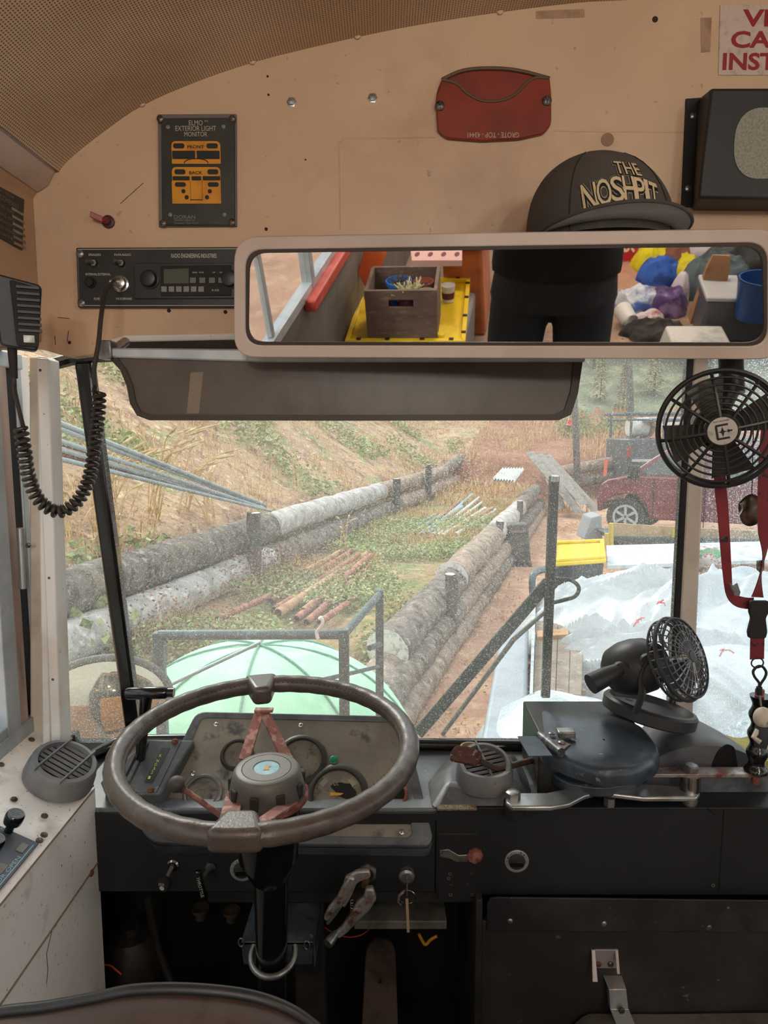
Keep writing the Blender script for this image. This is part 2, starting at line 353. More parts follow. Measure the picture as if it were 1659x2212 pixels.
for sx, nm in ((WX, 'left'), (RX, 'right')):
    s = -1 if sx == WX else 1
    w = MB(); w.b2((sx, 1.30, -.02), (sx + s * .05, -6, SILL - .01))
    struct('wall_lower_' + nm, w, mk('lower_wall_' + nm, '5d5a57', .6, 0, [('76706a', 4, .4, .7, 5), ('a8a39a', 90, .7, .76, 2, .6)]))
    nw = 1
    for k in range(7):
        y0 = 1.26 - k * 1.0
        if y0 < -5.0: break
        f_ = MB(); f_.b2((sx - s * .012, y0 + .0, SILL), (sx + s * .035, y0 - .045, zl))
        f_.b2((sx - s * .01, y0, SILL - .012), (sx + s * .035, y0 - 1.0, SILL + .028)); f_.b2((sx - s * .01, y0, zl - .04), (sx + s * .035, y0 - 1.0, zl))
        f_.b2((sx, y0 - .045, (SILL + zl) / 2 - .012), (sx + s * .02, y0 - 1, (SILL + zl) / 2 + .012)); f_.b2((sx, y0 - .5, SILL + .03), (sx + s * .02, y0 - .53, zl - .04))
        o = struct('window_%d' % (3 + k + (7 if s > 0 else 0)), f_, ALUD, .002)
        g = MB(); g.b2((sx + s * .008, y0 - .045, SILL + .03), (sx + s * .012, y0 - 1.0, zl - .04))
        mkobj('pane', g, GLASSC, o)
# floor, rear wall
fl = MB(); fl.b2((WX, 1.52, -.03), (RX, -6, 0)); FLOORM = mk('rubber_floor', '9a8270', .8, 0, [('6d5a4c', 2, .4, .7, 5), ('c2a892', 7, .55, .75, 5), ('3c332c', 30, .62, .7, 4)])
struct('floor', fl, FLOORM)
fm = MB(); fm.b2((WX, 1.50, .0), (RX, .15, .012)); struct('floor_shade', fm, VOID)  # near-black sheet added to paint the footwell's shade over the front floor
rw = MB(); rw.b2((WX - .05, -6, -.03), (RX + .05, -6.05, .8)); rw.b2((WX - .05, -6, 1.6), (RX + .05, -6.05, 2.25)); rw.b2((WX - .05, -6, .8), (-.2, -6.05, 1.6)); rw.b2((RX - .3, -6, .8), (RX + .05, -6.05, 1.6))
struct('wall_back', rw, CREAM)
# nose under the windshield, outside skin and bumper
ns = MB(); ns.b2((WX - .06, 1.53, -.55), (RX + .06, 1.60, .60)); struct('wall_nose', ns, YEL, .02)
bp = MB(); bp.b2((WX - .1, 1.6, -.6), (RX + .1, 1.72, -.28)); struct('trim_bumper', bp, BLKM, .01)
us = MB(); us.b2((WX - .05, 1.6, -.35), (RX + .05, -6, -.05)); struct('slab_chassis', us, BLKM)
# windshield frame
def WS(px, py):                                      # on the windshield plane
    o = V((0, 1.5, .62)); nrm = V((0, .88, .14)).normalized(); nrm = V((0, -.88, -.14)).normalized()
    d = D(px, py); return CAM + d * ((o - CAM).dot(nrm) / d.dot(nrm))
g1 = MB(); g1.add([WS(95, 740), WS(1500, 740), WS(1470, 1625), WS(95, 1700)], [(0, 1, 2, 3)])
struct('window_1', g1, GLASSL)
g2 = MB(); rr = WS(1500, 740); g2.add([WS(1500, 740), (RX, rr.y, rr.z), (RX, WS(1470, 1625).y, WS(1470, 1625).z), WS(1470, 1625)], [(0, 1, 2, 3)])
struct('window_2', g2, GLASSR)
def bar(name, pts_top, pts_bot, mat, depth=.03, y=None, bev=.002, extra=None):
    f = WS if y is None else (lambda a, b: P(a, b, y=y))
    q = [f(*pts_top[0]), f(*pts_top[1]), f(*pts_bot[1]), f(*pts_bot[0])]
    mb = MB(); mb.hexa([p + V((0, -.004, 0)) for p in q], (0, depth, 0))
    return mb
struct('trim_3', bar('', [(1497, 745), (1532, 745)], [(1452, 1605), (1494, 1605)], 0, .03), PILLAR and mk('mullion_paint', 'cfc6ba', .4, 0, [('b5a898', 6, .4, .7, 4), ('5a463c', 60, .72, .77, 3, .7)]), .006)
g = bar('', [(1485, 745), (1499, 745)], [(1440, 1605), (1454, 1605)], 0, .02)
struct('trim_4', g, BLKM, .002)
struct('trim_5', bar('', [(160, 780), (197, 780)], [(272, 1590), (304, 1590)], 0, .03), BLKG, .006)
tp = MB(); tp.hexa([P(225, 722, y=1.335), P(1700, 722, y=1.335), P(1700, 765, y=1.335), P(225, 765, y=1.335)], (0, .03, 0)); struct('trim_23', tp, BLKM)
# left corner post: three channels with screws
tp = MB(); tp.hexa([P(62, 770, y=1.30), P(92, 770, y=1.30), P(106, 1620, y=1.30), P(64, 1620, y=1.30)], (0, .03, 0)); struct('trim_6', tp, mk('post_beige', 'cfc4b4', .5, 0, [('b0a090', 8, .5, .7, 4)]), .004)
tp = MB(); tp.hexa([P(78, 768, y=1.275), P(101, 772, y=1.275), P(109, 1625, y=1.275), P(90, 1610, y=1.275)], (0, .04, 0)); struct('trim_7', tp, PILLAR, .004)
cp = MB(); cp.hexa([P(77, 772, y=1.27), P(104, 775, y=1.27), P(134, 1660, y=1.27), P(111, 1645, y=1.27)], (0, .045, 0)); struct('trim_8', cp, PILLAR, .003)
def screw(mb, M, x, y, r, z=0.0, slot=True):
    mb.lathe([(r, z), (r * .95, z + r * .25), (r * .6, z + r * .5), (0.0001, z + r * .55)], 14, M @ Matrix.Translation((x, y, 0)), False)
    if slot:
        mb.box((x, y, z + r * .56), (r * 1.1, r * .22, r * .12), M); mb.box((x, y, z + r * .56), (r * .22, r * 1.1, r * .12), M)
MP = wallM((0, 1.272, 0))
for i, (px, py) in enumerate([(88, 800), (107, 1248), (115, 1467)]):
    mb = MB(); screw(mb, MP, *pp(MP, px, py), .0042); 
    single('screw', mb, SCREW, ['top screw on the white windshield post', 'middle screw on the white windshield post', 'lower screw on the white windshield post'][i], 'screw', 'screws in the white windshield post')
mb = MB(); screw(mb, MP, *pp(MP, 61, 1178), .005); single('screw', mb, SCREW, 'dark screw beside the side window latch on the post', 'screw')
# side window sash at far left
s_ = MB(); s_.b2((WX - .006, 1.296, SILL + .005), (WX + .008, 1.215, zl - .02)); struct('trim_9', s_, mk('sash_metal', 'b9a09a', .35, .5, [('8c7a74', 30, .5, .7, 5), ('d8c8c2', 8, .5, .7, 4)], stretch=(1, 1, .15)), .004)
s_ = MB(); s_.b2((WX - .006, 1.330, SILL), (WX + .002, 1.296, zl - .005)); struct('trim_10', s_, BLKM, .002)
s_ = MB(); s_.b2((WX - .02, 1.345, SILL - .02), (WX + .014, -.2, SILL + .012)); struct('trim_11', s_, ALUD, .003)
s_ = MB(); s_.b2((WX - .006, 1.352, SILL), (WX + .006, 1.330, zl)); s_.b2((WX - .008, 1.352, zl - .03), (WX + .010, 1.0, zl)); struct('trim_24', s_, ALUD, .003)
s_ = MB(); s_.b2((WX - .012, 1.40, SILL - .05), (WX - .004, 1.34, zl)); struct('trim_25', s_, PILLAR, .002)
lt = MB(); a = P(43, 1140, x=WX + .02); b = P(50, 1272, x=WX + .02); lt.cyl(a, b, .006); struct('trim_latch', lt, ALU, .001)
# windshield bottom gasket
gk = MB(); gp = [P(150, 1668, y=1.40), P(190, 1640, y=1.42), P(240, 1612, y=1.44), P(300, 1600, y=1.455), P(600, 1598, y=1.46), P(905, 1608, y=1.46), P(1170, 1612, y=1.46), P(1500, 1618, y=1.46)]
gp += [V((RX, 1.46, gp[-1].z))]
gk.tube(smooth_path(gp, 4), .013, 10); struct('trim_12', gk, BLKG)
tg = MB(); tg.tube([P(100, 790, y=1.36), P(170, 772, y=1.36), P(240, 768, y=1.36), P(1200, 745, y=1.36)], .012, 8); struct('trim_13', tg, BLKG)
# unseen fill lamps added under the ceiling to brighten the cab and rear
for i, (lx, ly) in enumerate(((-.05, -.75), (.95, -.35), (-.05, -2.4), (.85, -2.4), (.4, -4.4))):
    k = min(range(len(dense)), key=lambda j: abs(dense[j].x - lx)); lz = dense[k].z - .01
    t = T('fill_lamp', 'round fill lamp added to the ceiling behind the driver', 'lamp', (lx, ly, lz), 'fill lamps added along the ceiling')
    t.part('rim', MB().ring(.085, .072, -.03, .0, 28), CHROME)
    t.part('lens', MB().lathe([(.072, -.022), (.06, -.034), (.03, -.041), (.001, -.043)], 28, None, False), mk('lamp_lens', 'f4ead8', .4, 0, emit=('ffe9cc', 3.0)))
    ld = bpy.data.lights.new('fill_light', 'POINT'); ld.energy = FILL_POWER * (.8 if i < 2 else 3.0); ld.color = (1, .95, .88); ld.shadow_soft_size = .08
    lo = bpy.data.objects.new('fill_light', ld); COL.objects.link(lo); lo.parent = t.o; lo.location = (0, 0, -.14)
# ------------------------------------------------------------ things on the header wall
def at(M, px, py, off=0): x, y = pp(M, px, py, off); return M @ V((x, y, off))
def box_of(M, pts, off=0): L = [pp(M, *p, off) for p in pts]; xs = [a for a, b in L]; ys = [b for a, b in L]; return min(xs), max(xs), min(ys), max(ys)
# exterior light monitor
c = at(MH, 428, 370); M = frame(c, (1, 0, 0), (0, 0, 1)); k = lambda px, py, off=.012: pp(M, px, py, off)
t = T('light_monitor_panel', 'black panel with yellow bus diagram beside the ceiling edge', 'panel', M)
q = [k(343, 251), k(510, 250), k(511, 490), k(345, 490)]
t.part('back_plate', MB().prism([k(343, 250, 0), k(512, 249, 0), k(513, 491, 0), k(345, 492, 0)][::-1], 0, .006), mk('panel_edge', '6a625a', .5), bev=.001)
t.part('face_plate', MB().prism([k(348, 255), k(506, 254), k(507, 486), k(350, 486)][::-1], .006, .012), mk('panel_black', '23261f', .45, 0, [('33352c', 14, .45, .7, 4)]), bev=.001)
def pbox(mb, k, x0, y0, x1, y1, z, r=None):
    a = k(x0, y0); b = k(x1, y1); w, h = abs(a[0] - b[0]), abs(a[1] - b[1]); c = ((a[0] + b[0]) / 2, (a[1] + b[1]) / 2)
    pts = rrect(w, h, (r or .001) , 4, c); mb.add([(x, y, z) for x, y in pts], [tuple(range(len(pts)))])
def ptext(mb, k, s, x0, y0, x1, y1, z, **kw):
    a = k(x0, y0); b = k(x1, y1); mb.text(s, (a[0] + b[0]) / 2, (a[1] + b[1]) / 2, abs(b[0] - a[0]), abs(a[1] - b[1]), z, **kw)
tx = MB()
ptext(tx, k, 'ELMO', 408, 260, 438, 271, .0124); ptext(tx, k, 'TM', 441, 260, 449, 264, .0124)
ptext(tx, k, 'EXTERIOR LIGHT', 379, 272, 467, 283, .0124); ptext(tx, k, 'MONITOR', 398, 285, 448, 295, .0124)
t.part('lettering', tx, TANINK)
dg = MB(); pbox(dg, k, 370, 305, 477, 354, .0124, .007); pbox(dg, k, 371, 361, 478, 440, .0124, .007); pbox(dg, k, 371, 392, 478, 440, .0126); pbox(dg, k, 371, 330, 477, 354, .0126)
pic = t.part('bus_diagram', dg, AMBER)
dk = MB()
for a in ((374, 310, 399, 321), (446, 310, 471, 321), (377, 366, 401, 377), (448, 366, 472, 377), (378, 394, 402, 404), (449, 394, 473, 404)): pbox(dk, k, *a, .0129, .0035)
for a in ((372, 326, 422, 344), (425, 326, 475, 344), (373, 381, 410, 390), (414, 381, 435, 390), (438, 381, 476, 390)): pbox(dk, k, *a, .0129)
for a in ((411, 391, 413, 434), (436, 391, 438, 434), (411, 431, 438, 433)): pbox(dk, k, *a, .0129, .0003)
for a in ((392, 409, 401, 418), (449, 409, 458, 418), (399, 422, 408, 431), (443, 422, 452, 431)): pbox(dk, k, *a, .0129, .0028)
arcp = [k(398 + 26 - 26 * math.cos(PI * i / 12), 353 - 10 * math.sin(PI * i / 12)) for i in range(13)]
dk.tube([(x, y, .0129) for x, y in arcp], .0008, 6)
ptext(dk, k, 'FRONT', 405, 314, 441, 321, .013, bold=.02); ptext(dk, k, 'BACK', 409, 370, 438, 377, .013, bold=.02)
t.part('window_symbol', dk, DARKINK, pic)
tx = MB(); ptext(tx, k, 'DORAN', 376, 465, 422, 473, .0124); ptext(tx, k, 'MANUFACTURING CO', 376, 474, 421, 478, .0124); ptext(tx, k, 'Cincinnati, Ohio 45229', 376, 480, 428, 484, .0124)
t.part('maker_lettering', tx, GREYINK)
for (x, y) in ((363, 275), (483, 274), (368, 464), (485, 464)): t.part('lamp_dot', MB().lathe([(.0035, .0121), (.003, .0135), (.0005, .014)], 14, Matrix.Translation((*k(x, y), 0)), False), GREYINK)
for (x, y) in ((346, 257), (502, 256), (352, 482), (501, 480)): mb = MB(); screw(mb, Matrix(), *k(x, y), .006, .012); t.part('screw', mb, SCREW)
# radio panel
c = at(MH, 400, 600); M = frame(c, (1, 0, 0), (0, 0, 1)); k = lambda px, py, off=.012: pp(M, px, py, off)
t = T('radio_panel', 'black radio panel with switches, knobs and small buttons above the windshield', 'radio', M)
pl = [k(164, 535), k(600, 533), k(600, 664), k(168, 664)][::-1]
t.part('face_plate', MB().prism(pl, 0, .012), mk('radio_black', '1c1e1d', .4, 0, [('2a2b28', 10, .5, .7, 4)]), bev=.0015)
tx = MB(); t2 = [k(168, 539), k(590, 537), k(590, 660), k(171, 660)]
tx.tube([(x, y, .0123) for x, y in t2], .0006, 4, closed=True)
for s, a in (('SPEAKERS', (191, 548, 218, 553)), ('PA/PA-RADIO', (247, 548, 283, 553)), ('INTERNAL/EXTERNAL', (185, 590, 239, 595)), ('FUSE', (203, 643, 216, 648)), ('MICROPHONE', (251, 643, 285, 648)), ('RADIO ENGINEERING INDUSTRIES', (370, 548, 468, 557)), ('VOLUME', (304, 577, 322, 580)), ('TONE', (328, 577, 338, 580)), ('ON/OFF', (304, 582, 316, 585))): ptext(tx, k, s, *a, .0124)
t.part('lettering', tx, WHITEINK)
un = t.part('radio_unit', MB().prism([k(292, 570), k(600, 568), k(600, 645), k(292, 646)][::-1], .012, .016), BLK, bev=.001)
k2 = lambda px, py, off=.016: pp(M, px, py, off)
ins = MB(); ins.prism([k2(347, 575), k2(500, 573), k2(500, 639), k2(348, 640)][::-1], .016, .0185); t.part('bezel', ins, BLKM, un, bev=.001)
k3 = lambda px, py, off=.0185: pp(M, px, py, off)
t.part('display', MB().prism([k3(354, 582), k3(408, 580), k3(408, 612), k3(354, 613)][::-1], .0185, .0192), mk('lcd', '4a4f45', .25), un)
for i in range(6): t.part('preset_button', MB().prism([k3(349 + 16 * i, 619), k3(361 + 16 * i, 619), k3(361 + 16 * i, 631), k3(349 + 16 * i, 631)][::-1], .0185, .021), GREYINK, un, bev=.0004)
for (x, y) in ((411, 600), (431, 600), (452, 600), (472, 600)): t.part('button', MB().prism([k3(x, y), k3(x + 13, y), k3(x + 13, y + 12), k3(x, y + 12)][::-1], .0185, .021), mk('dim_button', '5f635c', .5), un, bev=.0004)
tx = MB(); 
for s, a in (('BAND', (416, 587, 426, 590)), ('SCAN', (430, 587, 440, 590)), ('UP', (459, 587, 465, 590)), ('DN', (474, 587, 480, 590)), ('R-320', (458, 625, 473, 629))): ptext(tx, k3, s, *a, .0189)
t.part('unit_lettering', tx, WHITEINK, un)
def knob(par, name, x, y, r, h, mat, z0=.016, seg=24, tt=t):
    mb = MB(); mb.lathe([(r * 1.15, z0), (r * 1.15, z0 + .003), (r, z0 + .004), (r * .9, z0 + h), (r * .7, z0 + h + .001), (.0002, z0 + h + .001)], seg, Matrix.Translation((x, y, 0)), False); return tt.part(name, mb, mat, par)
knob(un, 'volume_knob', *k2(324, 604), .014, .014, BLK); knob(un, 'tuning_knob', *k2(497, 604), .014, .014, BLK)
for (x, y) in ((204, 569), (263, 569)):
    a = k(x, y); mb = MB(); mb.lathe([(.0075, .012), (.0075, .015), (.0055, .018), (.0001, .018)], 6, Matrix.Translation((*a, 0)), False); s0 = t.part('switch_nut', mb, CHROME)
    mb = MB(); mb.cyl((a[0], a[1], .017), (a[0] - .007, a[1] + .001, .028), .0028, .0035, 10); t.part('toggle', mb, STEEL, s0)
knob(None, 'fuse_cap', *k(196, 611), .008, .010, BLKM, .012)
mic_at = k(262, 614); mb = MB(); mb.lathe([(.014, .012), (.014, .016), (.011, .017), (.011, .027), (.0085, .028), (.0001, .028)], 20, Matrix.Translation((*mic_at, 0)), False); t.part('microphone_socket', mb, CHROME)
for (x, y) in ((173, 548), (176, 654)): mb = MB(); screw(mb, Matrix(), *k(x, y), .007, .012); t.part('screw', mb, STEEL)
sock = M @ V((mic_at[0], mic_at[1], .028))
# red lever switch
M = frame(at(MH, 235, 480), (1, 0, 0), (0, 0, 1)); t = T('lever_switch', 'small red lever switch poking from the wall above the radio', 'switch', M)
t.part('nut', MB().lathe([(.011, 0), (.011, .004), (.007, .006), (.006, .012), (.0001, .012)], 12, None, False), mk('dark_red_nut', '4a1c1c', .5))
t.part('lever', MB().hexa([(-.004, -.005, .012), (-.004, .005, .014), (-.022, .012, .022), (-.024, .003, .022)], (0, 0, -.004)).cyl((0, 0, .008), (-.006, 0, .014), .004), mk('red_lever', '8a1d1c', .4), bev=.001)
# hex bolts, patches and scars of the header
for i, (x, y) in enumerate(((630, 221), (805, 212))):
    mb = MB(); mb.lathe([(.0085, 0), (.0085, .001), (.006, .0015), (.006, .005), (.0001, .0055)], 6, MH @ Matrix.Translation((*pp(MH, x, y), 0)), False)
    single('hex_bolt', mb, STEEL, ['left of the two grey hex bolts high on the cream wall', 'right of the two grey hex bolts high on the cream wall'][i], 'bolt', 'hex bolts on the header wall')
mb = MB(); mb.lathe([(.011, 0), (.011, .001), (.0001, .0012)], 20, MH @ Matrix.Translation((*pp(MH, 1312, 302), 0)), False); single('hole_plug', mb, mk('plug_tan', '8a6a4e', .6), 'round tan plug in the cream wall above the cap', 'plug')
tape_m = mk('old_tape', 'a5866a', .6, 0, [('8c6c52', 40, .45, .65, 4)])
for i, (nm, pts, lb) in enumerate((('tape_scrap', [(1157, 24), (1262, 20), (1263, 38), (1158, 41)], 'brown tape scrap at the top of the wall by the ceiling'), ('tape_scrap', [(1513, 39), (1537, 38), (1534, 112), (1514, 114)], 'brown upright tape scrap left of the red lettered sign'))):
    mb = MB(); mb.prism([pp(MH, *p) for p in pts][::-1], 0, .0006, MH); single(nm, mb, tape_m, lb, 'tape')
seam = MB()
seam.tube([MH @ V((*pp(MH, *p), 0)) for p in ((735, 495), (732, 310), (740, 300), (940, 297))], .0012, 6); seam.tube([MH @ V((*pp(MH, *p), 0)) for p in ((1195, 283), (1475, 286))], .0012, 6)
tag(mkobj('trim_14', seam, CREAM), None, None, None, 'structure')
dots = MB()
for (x, y, r) in ((578, 165, .002), (580, 205, .002), (1415, 42, .005), (365, 671, .0035), (487, 674, .0035), (150, 740, .003), (660, 345, .0015), (575, 495, .003)):
    dots.lathe([(r, 0), (r, .0006), (.0001, .0006)], 10, MH @ Matrix.Translation((*pp(MH, x, y), 0)), False)
for a, b in (((125, 686), (150, 688)), ((148, 715), (145, 738)), ((310, 395), (260, 440)), ((120, 745), (118, 725))): dots.tube([MH @ V((*pp(MH, *p), 0)) for p in (a, b)], .0006, 5)
tag(mkobj('trim_15', dots, mk('drill_hole', '2e211a', .9)), None, None, None, 'structure')
for i, (x, y, lb) in enumerate(((152, 335, 'lowest'), (307, 226, 'second'), (545, 135, 'third'), (772, 80, 'fourth'), (1080, 27, 'highest'))):
    p = at(MH, x, y - 2); mb = MB(); screw(mb, frame(p + V((0, -.002, 0)), (1, 0, 0), (0, 0, 1)), 0, 0, .006)
    single('dome_screw', mb, CREAM, '%s cream painted screw along the curved ceiling edge' % lb, 'screw', 'painted screws along the ceiling edge')
# red emblem pouch
M = frame(at(MH, 1066, 226), (1, 0, 0), (0, 0, 1)); k = lambda px, py, off=.0: pp(M, px, py, off)
t = T('reflector_pouch', 'red vinyl pouch with upside down white lettering on the cream wall', 'pouch', M)
REDV = mk('red_vinyl', '7e2a1c', .35, 0, [('6a2418', 12, .45, .7, 4), ('96422f', 6, .6, .75, 4)], (.15, 60), coat=.25)
back = [k(*p) for p in ((943, 200), (955, 170), (1000, 152), (1060, 147), (1120, 152), (1165, 164), (1185, 170), (1190, 200), (1190, 270), (1175, 290), (1120, 302), (1040, 306), (965, 300), (945, 285), (941, 230))][::-1]
t.part('back_sheet', MB().prism(rpoly(back, .008), 0, .003), REDV, bev=.0008)
fr = [k(*p, .006) for p in ((955, 170), (985, 178), (1010, 200), (1040, 216), (1075, 217), (1110, 205), (1150, 168), (1187, 168), (1190, 200), (1190, 270), (1175, 290), (1120, 302), (1040, 306), (965, 300), (945, 285), (941, 215))][::-1]
t.part('front_flap', MB().prism(rpoly(fr, .006), .004, .009), mk('red_vinyl_front', '84301f', .3, 0, [('6c281b', 10, .45, .7, 4)], (.1, 40), coat=.3), bev=.002)
ed = MB(); ed.tube(smooth_path([(*k(*p, .009), .009) for p in ((955, 172), (985, 180), (1010, 202), (1040, 217), (1075, 218), (1110, 206), (1150, 170), (1187, 169))], 4), .0026, 8)
ed.tube(smooth_path([(*k(*p, .004), .005) for p in ((955, 172), (1000, 153), (1060, 148), (1120, 153), (1187, 170))], 4), .003, 8); t.part('binding', ed, mk('dirty_binding', '5c4632', .6))
mb = MB(); ptext(mb, lambda x, y: k(x, y, .0094), 'GROTE - TOP - 43441', 1010, 286, 1121, 297, .0094, rot=PI); t.part('lettering', mb, TANINK)
for (x, y) in ((950, 229), (1181, 218)): mb = MB(); screw(mb, Matrix(), *k(x, y, .009), .0085, .009); t.part('snap', mb, SCREW)
# sign, cut by the frame edge of the photo but whole in the place
M = frame(at(MH, 1700, 85), (1, 0, 0), (0, 0, 1)); k = lambda px, py, off=.002: pp(M, px, py, off)
t = T('warning_sign', 'white sign with dark red capital lettering at the top of the wall', 'sign', M)
x0, y0 = k(1556, 10); x1, y1 = k(1552, 162); x2 = -x0
t.part('sheet', MB().prism([(x1, y1), (x2 + .004, y1 - .0), (x2, y0), (x0, y0)], 0, .002), mk('sign_white', 'c2b0a4', .5, 0, [('a8968a', 60, .5, .7, 4)]), bev=.0005)
mb = MB(); 
for s, ya, yb_, xl in (('VIDEO', 20, 58, 1605), ('CAMERA', 67, 104, 1580), ('INSTALLED', 114, 152, 1562)):
    a = k(xl, ya); b = k(xl, yb_); mb.text(s, 0, (a[1] + b[1]) / 2, -2 * a[0], a[1] - b[1], .0023, bold=.03)
t.part('lettering', mb, REDINK)
# speaker box
M = frame(at(MH, 1580, 330), (1, 0, 0), (0, 0, 1)); k = lambda px, py, off=.0: pp(M, px, py, off)
t = T('speaker_box', 'black boxy wall speaker with pale oval grille beside the cap', 'speaker', M)
t.part('flange', MB().prism([k(1470, 448), k(1520, 450), k(1520, 212), k(1480, 215)], 0, .004), BLKM, bev=.001)
f2 = [k(1508, 428, .075), k(1760, 432, .075), k(1760, 190, .075), k(1535, 190, .075)]; f1 = [k(1500, 452, .01), k(1790, 455, .01), k(1790, 200, .01), k(1512, 208, .01)]
mb = MB(); mb.add([(*p, .0) for p in f1] + [(*p, .075) for p in f2], [(3, 2, 1, 0), (4, 5, 6, 7), (0, 1, 5, 4), (1, 2, 6, 5), (2, 3, 7, 6), (3, 0, 4, 7)]); t.part('housing', mb, mk('speaker_black', '232423', .55, 0, [('2f2e2b', 6, .5, .7, 4)]), bev=.005)
cx, cy = k(1648, 310, .076); ov = [(cx + .046 * math.copysign(abs(math.cos(a)) ** .8, math.cos(a)), cy + .054 * math.copysign(abs(math.sin(a)) ** .8, math.sin(a))) for a in [2 * PI * i / 40 for i in range(40)]]
gr = mk('grille_cloth', '8d8d80', .7, 0, [('7b7b70', 260, .45, .6, 1)]); t.part('grille', MB().prism(ov, .0752, .0765), gr)
for (x, y) in ((1495, 253), (1484, 409)): mb = MB(); screw(mb, Matrix(), *k(x, y), .006, .004); t.part('bolt', mb, STEEL)
# data plate on the left side panel
MX = frame((lipx + .001, 0, 0), (0, 1, 0), (0, 0, 1)); k = lambda px, py, off=.001: pp(MX, px, py, off)
pc = MX @ V((*k(10, 475), 0)); M = frame(pc, (0, 1, 0), (0, 0, 1)); k = lambda px, py, off=.001: pp(M, px, py, off)
t = T('data_plate', 'black metal data plate with pale lettering on the left side panel', 'plate', M)
a, b, c_, d_ = k(52, 431), k(48, 541), k(-60, 480), k(-60, 372)
t.part('plate', MB().prism([a, d_, c_, b][::-1], 0, .0015), mk('plate_black', '22211f', .45), bev=.0004)
mb = MB(); w_ = abs(d_[0] - a[0]); ht = abs(a[1] - b[1])
ptext_l = [('MANUFACTURED BY', .9, .45, .06), ('BODY COMPANY', .78, .62, .1), ('MODEL YEAR', .62, .4, .05), ('SERIAL NO', .48, .4, .05), ('CAPACITY', .36, .4, .05), ('GROSS WEIGHT', .24, .5, .05), ('DATE', .12, .3, .05)]
for s, fy, fw, fh in ptext_l: mb.text(s, a[0] - w_ * .45, b[1] + ht * fy, w_ * fw, ht * fh, .0019)
t.part('lettering', mb, GREYINK)
mb = MB()
for fy in (.69, .55, .42, .3, .18, .07): mb.box((a[0] - w_ * .16, b[1] + ht * fy, .0017), (w_ * .26, ht * .05, .0004))
t.part('stamped_field', mb, STEEL)
for i, (x, y, lb) in enumerate(((79, 361, 'dark screw on the sloped rail under the ceiling'), (82, 413, 'dark screw on the side panel below the sloped rail'))):
    p = P(x, y, x=lipx + .006 + (0.01 if i == 0 else 0)); mb = MB(); screw(mb, frame(p, (0, 1, 0), (0, 0, 1)), 0, 0, .006, 0); single('screw', mb, SCREW, lb, 'screw')
# rear view mirror
M = frame(MC, (math.cos(MYAW), -math.sin(MYAW), 0), MN.cross(V((math.cos(MYAW), -math.sin(MYAW), 0)))); k = lambda px, py, off=.0: pp(M, px, py, off)
t = T('rear_view_mirror', 'wide rounded rear view mirror in a cream painted frame', 'mirror', M)
oc = [k(505, 512, .004), k(505, 772, .004), k(1690, 777, .004), k(1690, 494, .004)]
ic = [k(530, 540, .004), k(530, 746, .004), k(1658, 748, .004), k(1658, 524, .004)]
n = 7; OL = rpoly(oc[::1], .034, n); IL = rpoly(ic[::1], .026, n)
mb = MB(); ringpoly(mb, OL, IL, -.012, .004); t.part('frame', mb, MFRAME, bev=.002)
t.part('backing', MB().prism(OL[::-1], -.016, -.0122), MFRAME)
G1 = rpoly(ic, .026, n); G2 = [V(p) * 1 for p in G1]; cx = sum(p[0] for p in ic) / 4; cy = sum(p[1] for p in ic) / 4
G2 = [(p[0] - math.copysign(.0045, p[0] - cx), p[1] - math.copysign(.0045, p[1] - cy)) for p in G1]
mb = MB(); ringpoly(mb, G1, G2, -.012, .0025); t.part('gasket', mb, mk('gasket_brown', '3a302c', .5), bev=.0006)
t.part('glass', MB().add([(x, y, 0) for x, y in G1], [tuple(range(len(G1)))]), MIRR, ang=5)
for xx in (-.30, .30):
    a_ = V((xx, .02, -.016)); wpt = M @ a_; mb = MB(); mb.tube([wpt, wpt + V((0, .06, .0)), V((wpt.x, HY, wpt.z + .02))], .007, 8); t.part('bracket', mb, MFRAME, w=True)
MIRTOP = M
# sun visor and its rail
VY = 1.17; MV = wallM((0, VY, 0)); k = lambda px, py, off=0: pp(MV, px, py, off)
t = T('sun_visor', 'smoked brown sun visor with dark piping hanging under the mirror', 'visor', MV @ V((*k(750, 780), 0)))
OV = [k(*p) for p in ((236, 772), (262, 800), (276, 835), (283, 872), (298, 898), (325, 908), (760, 909), (1205, 908), (1232, 896), (1247, 850), (1258, 774))]
IV = [k(*p) for p in ((255, 772), (275, 800), (289, 835), (295, 868), (306, 890), (330, 896), (760, 896), (1198, 895), (1218, 885), (1231, 845), (1240, 774))]
t.part('panel', MB().prism(IV, -.003, .0005, MV), VISOR, w=True)
mb = MB(); ringpoly(mb, OV, IV, -.006, .005, MV); t.part('piping', mb, mk('visor_piping', '33271f', .5), w=True, bev=.002)
mb = MB(); mb.prism([k(*p) for p in ((412, 805), (440, 803), (430, 893), (404, 893))], .0006, .001, MV); t.part('tape_strip', mb, mk('visor_tape', '7a6c5c', .5), w=True)
rl = MB(); rl.prism([k(*p) for p in ((233, 752), (560, 755), (1262, 757), (1262, 783), (560, 783), (238, 773))][::-1], -.012, .008, MV); t.part('hinge_rail', rl, ALUD, w=True, bev=.003)
mb = MB(); a_ = P(228, 765, y=VY + .0); mb.box(a_ + V((.004, 0, .006)), (.022, .03, .03)); mb.cyl(a_ + V((.005, 0, .0)), a_ + V((.005, .08, .03)), .008); t.part('bracket', mb, STEEL, w=True, bev=.002)
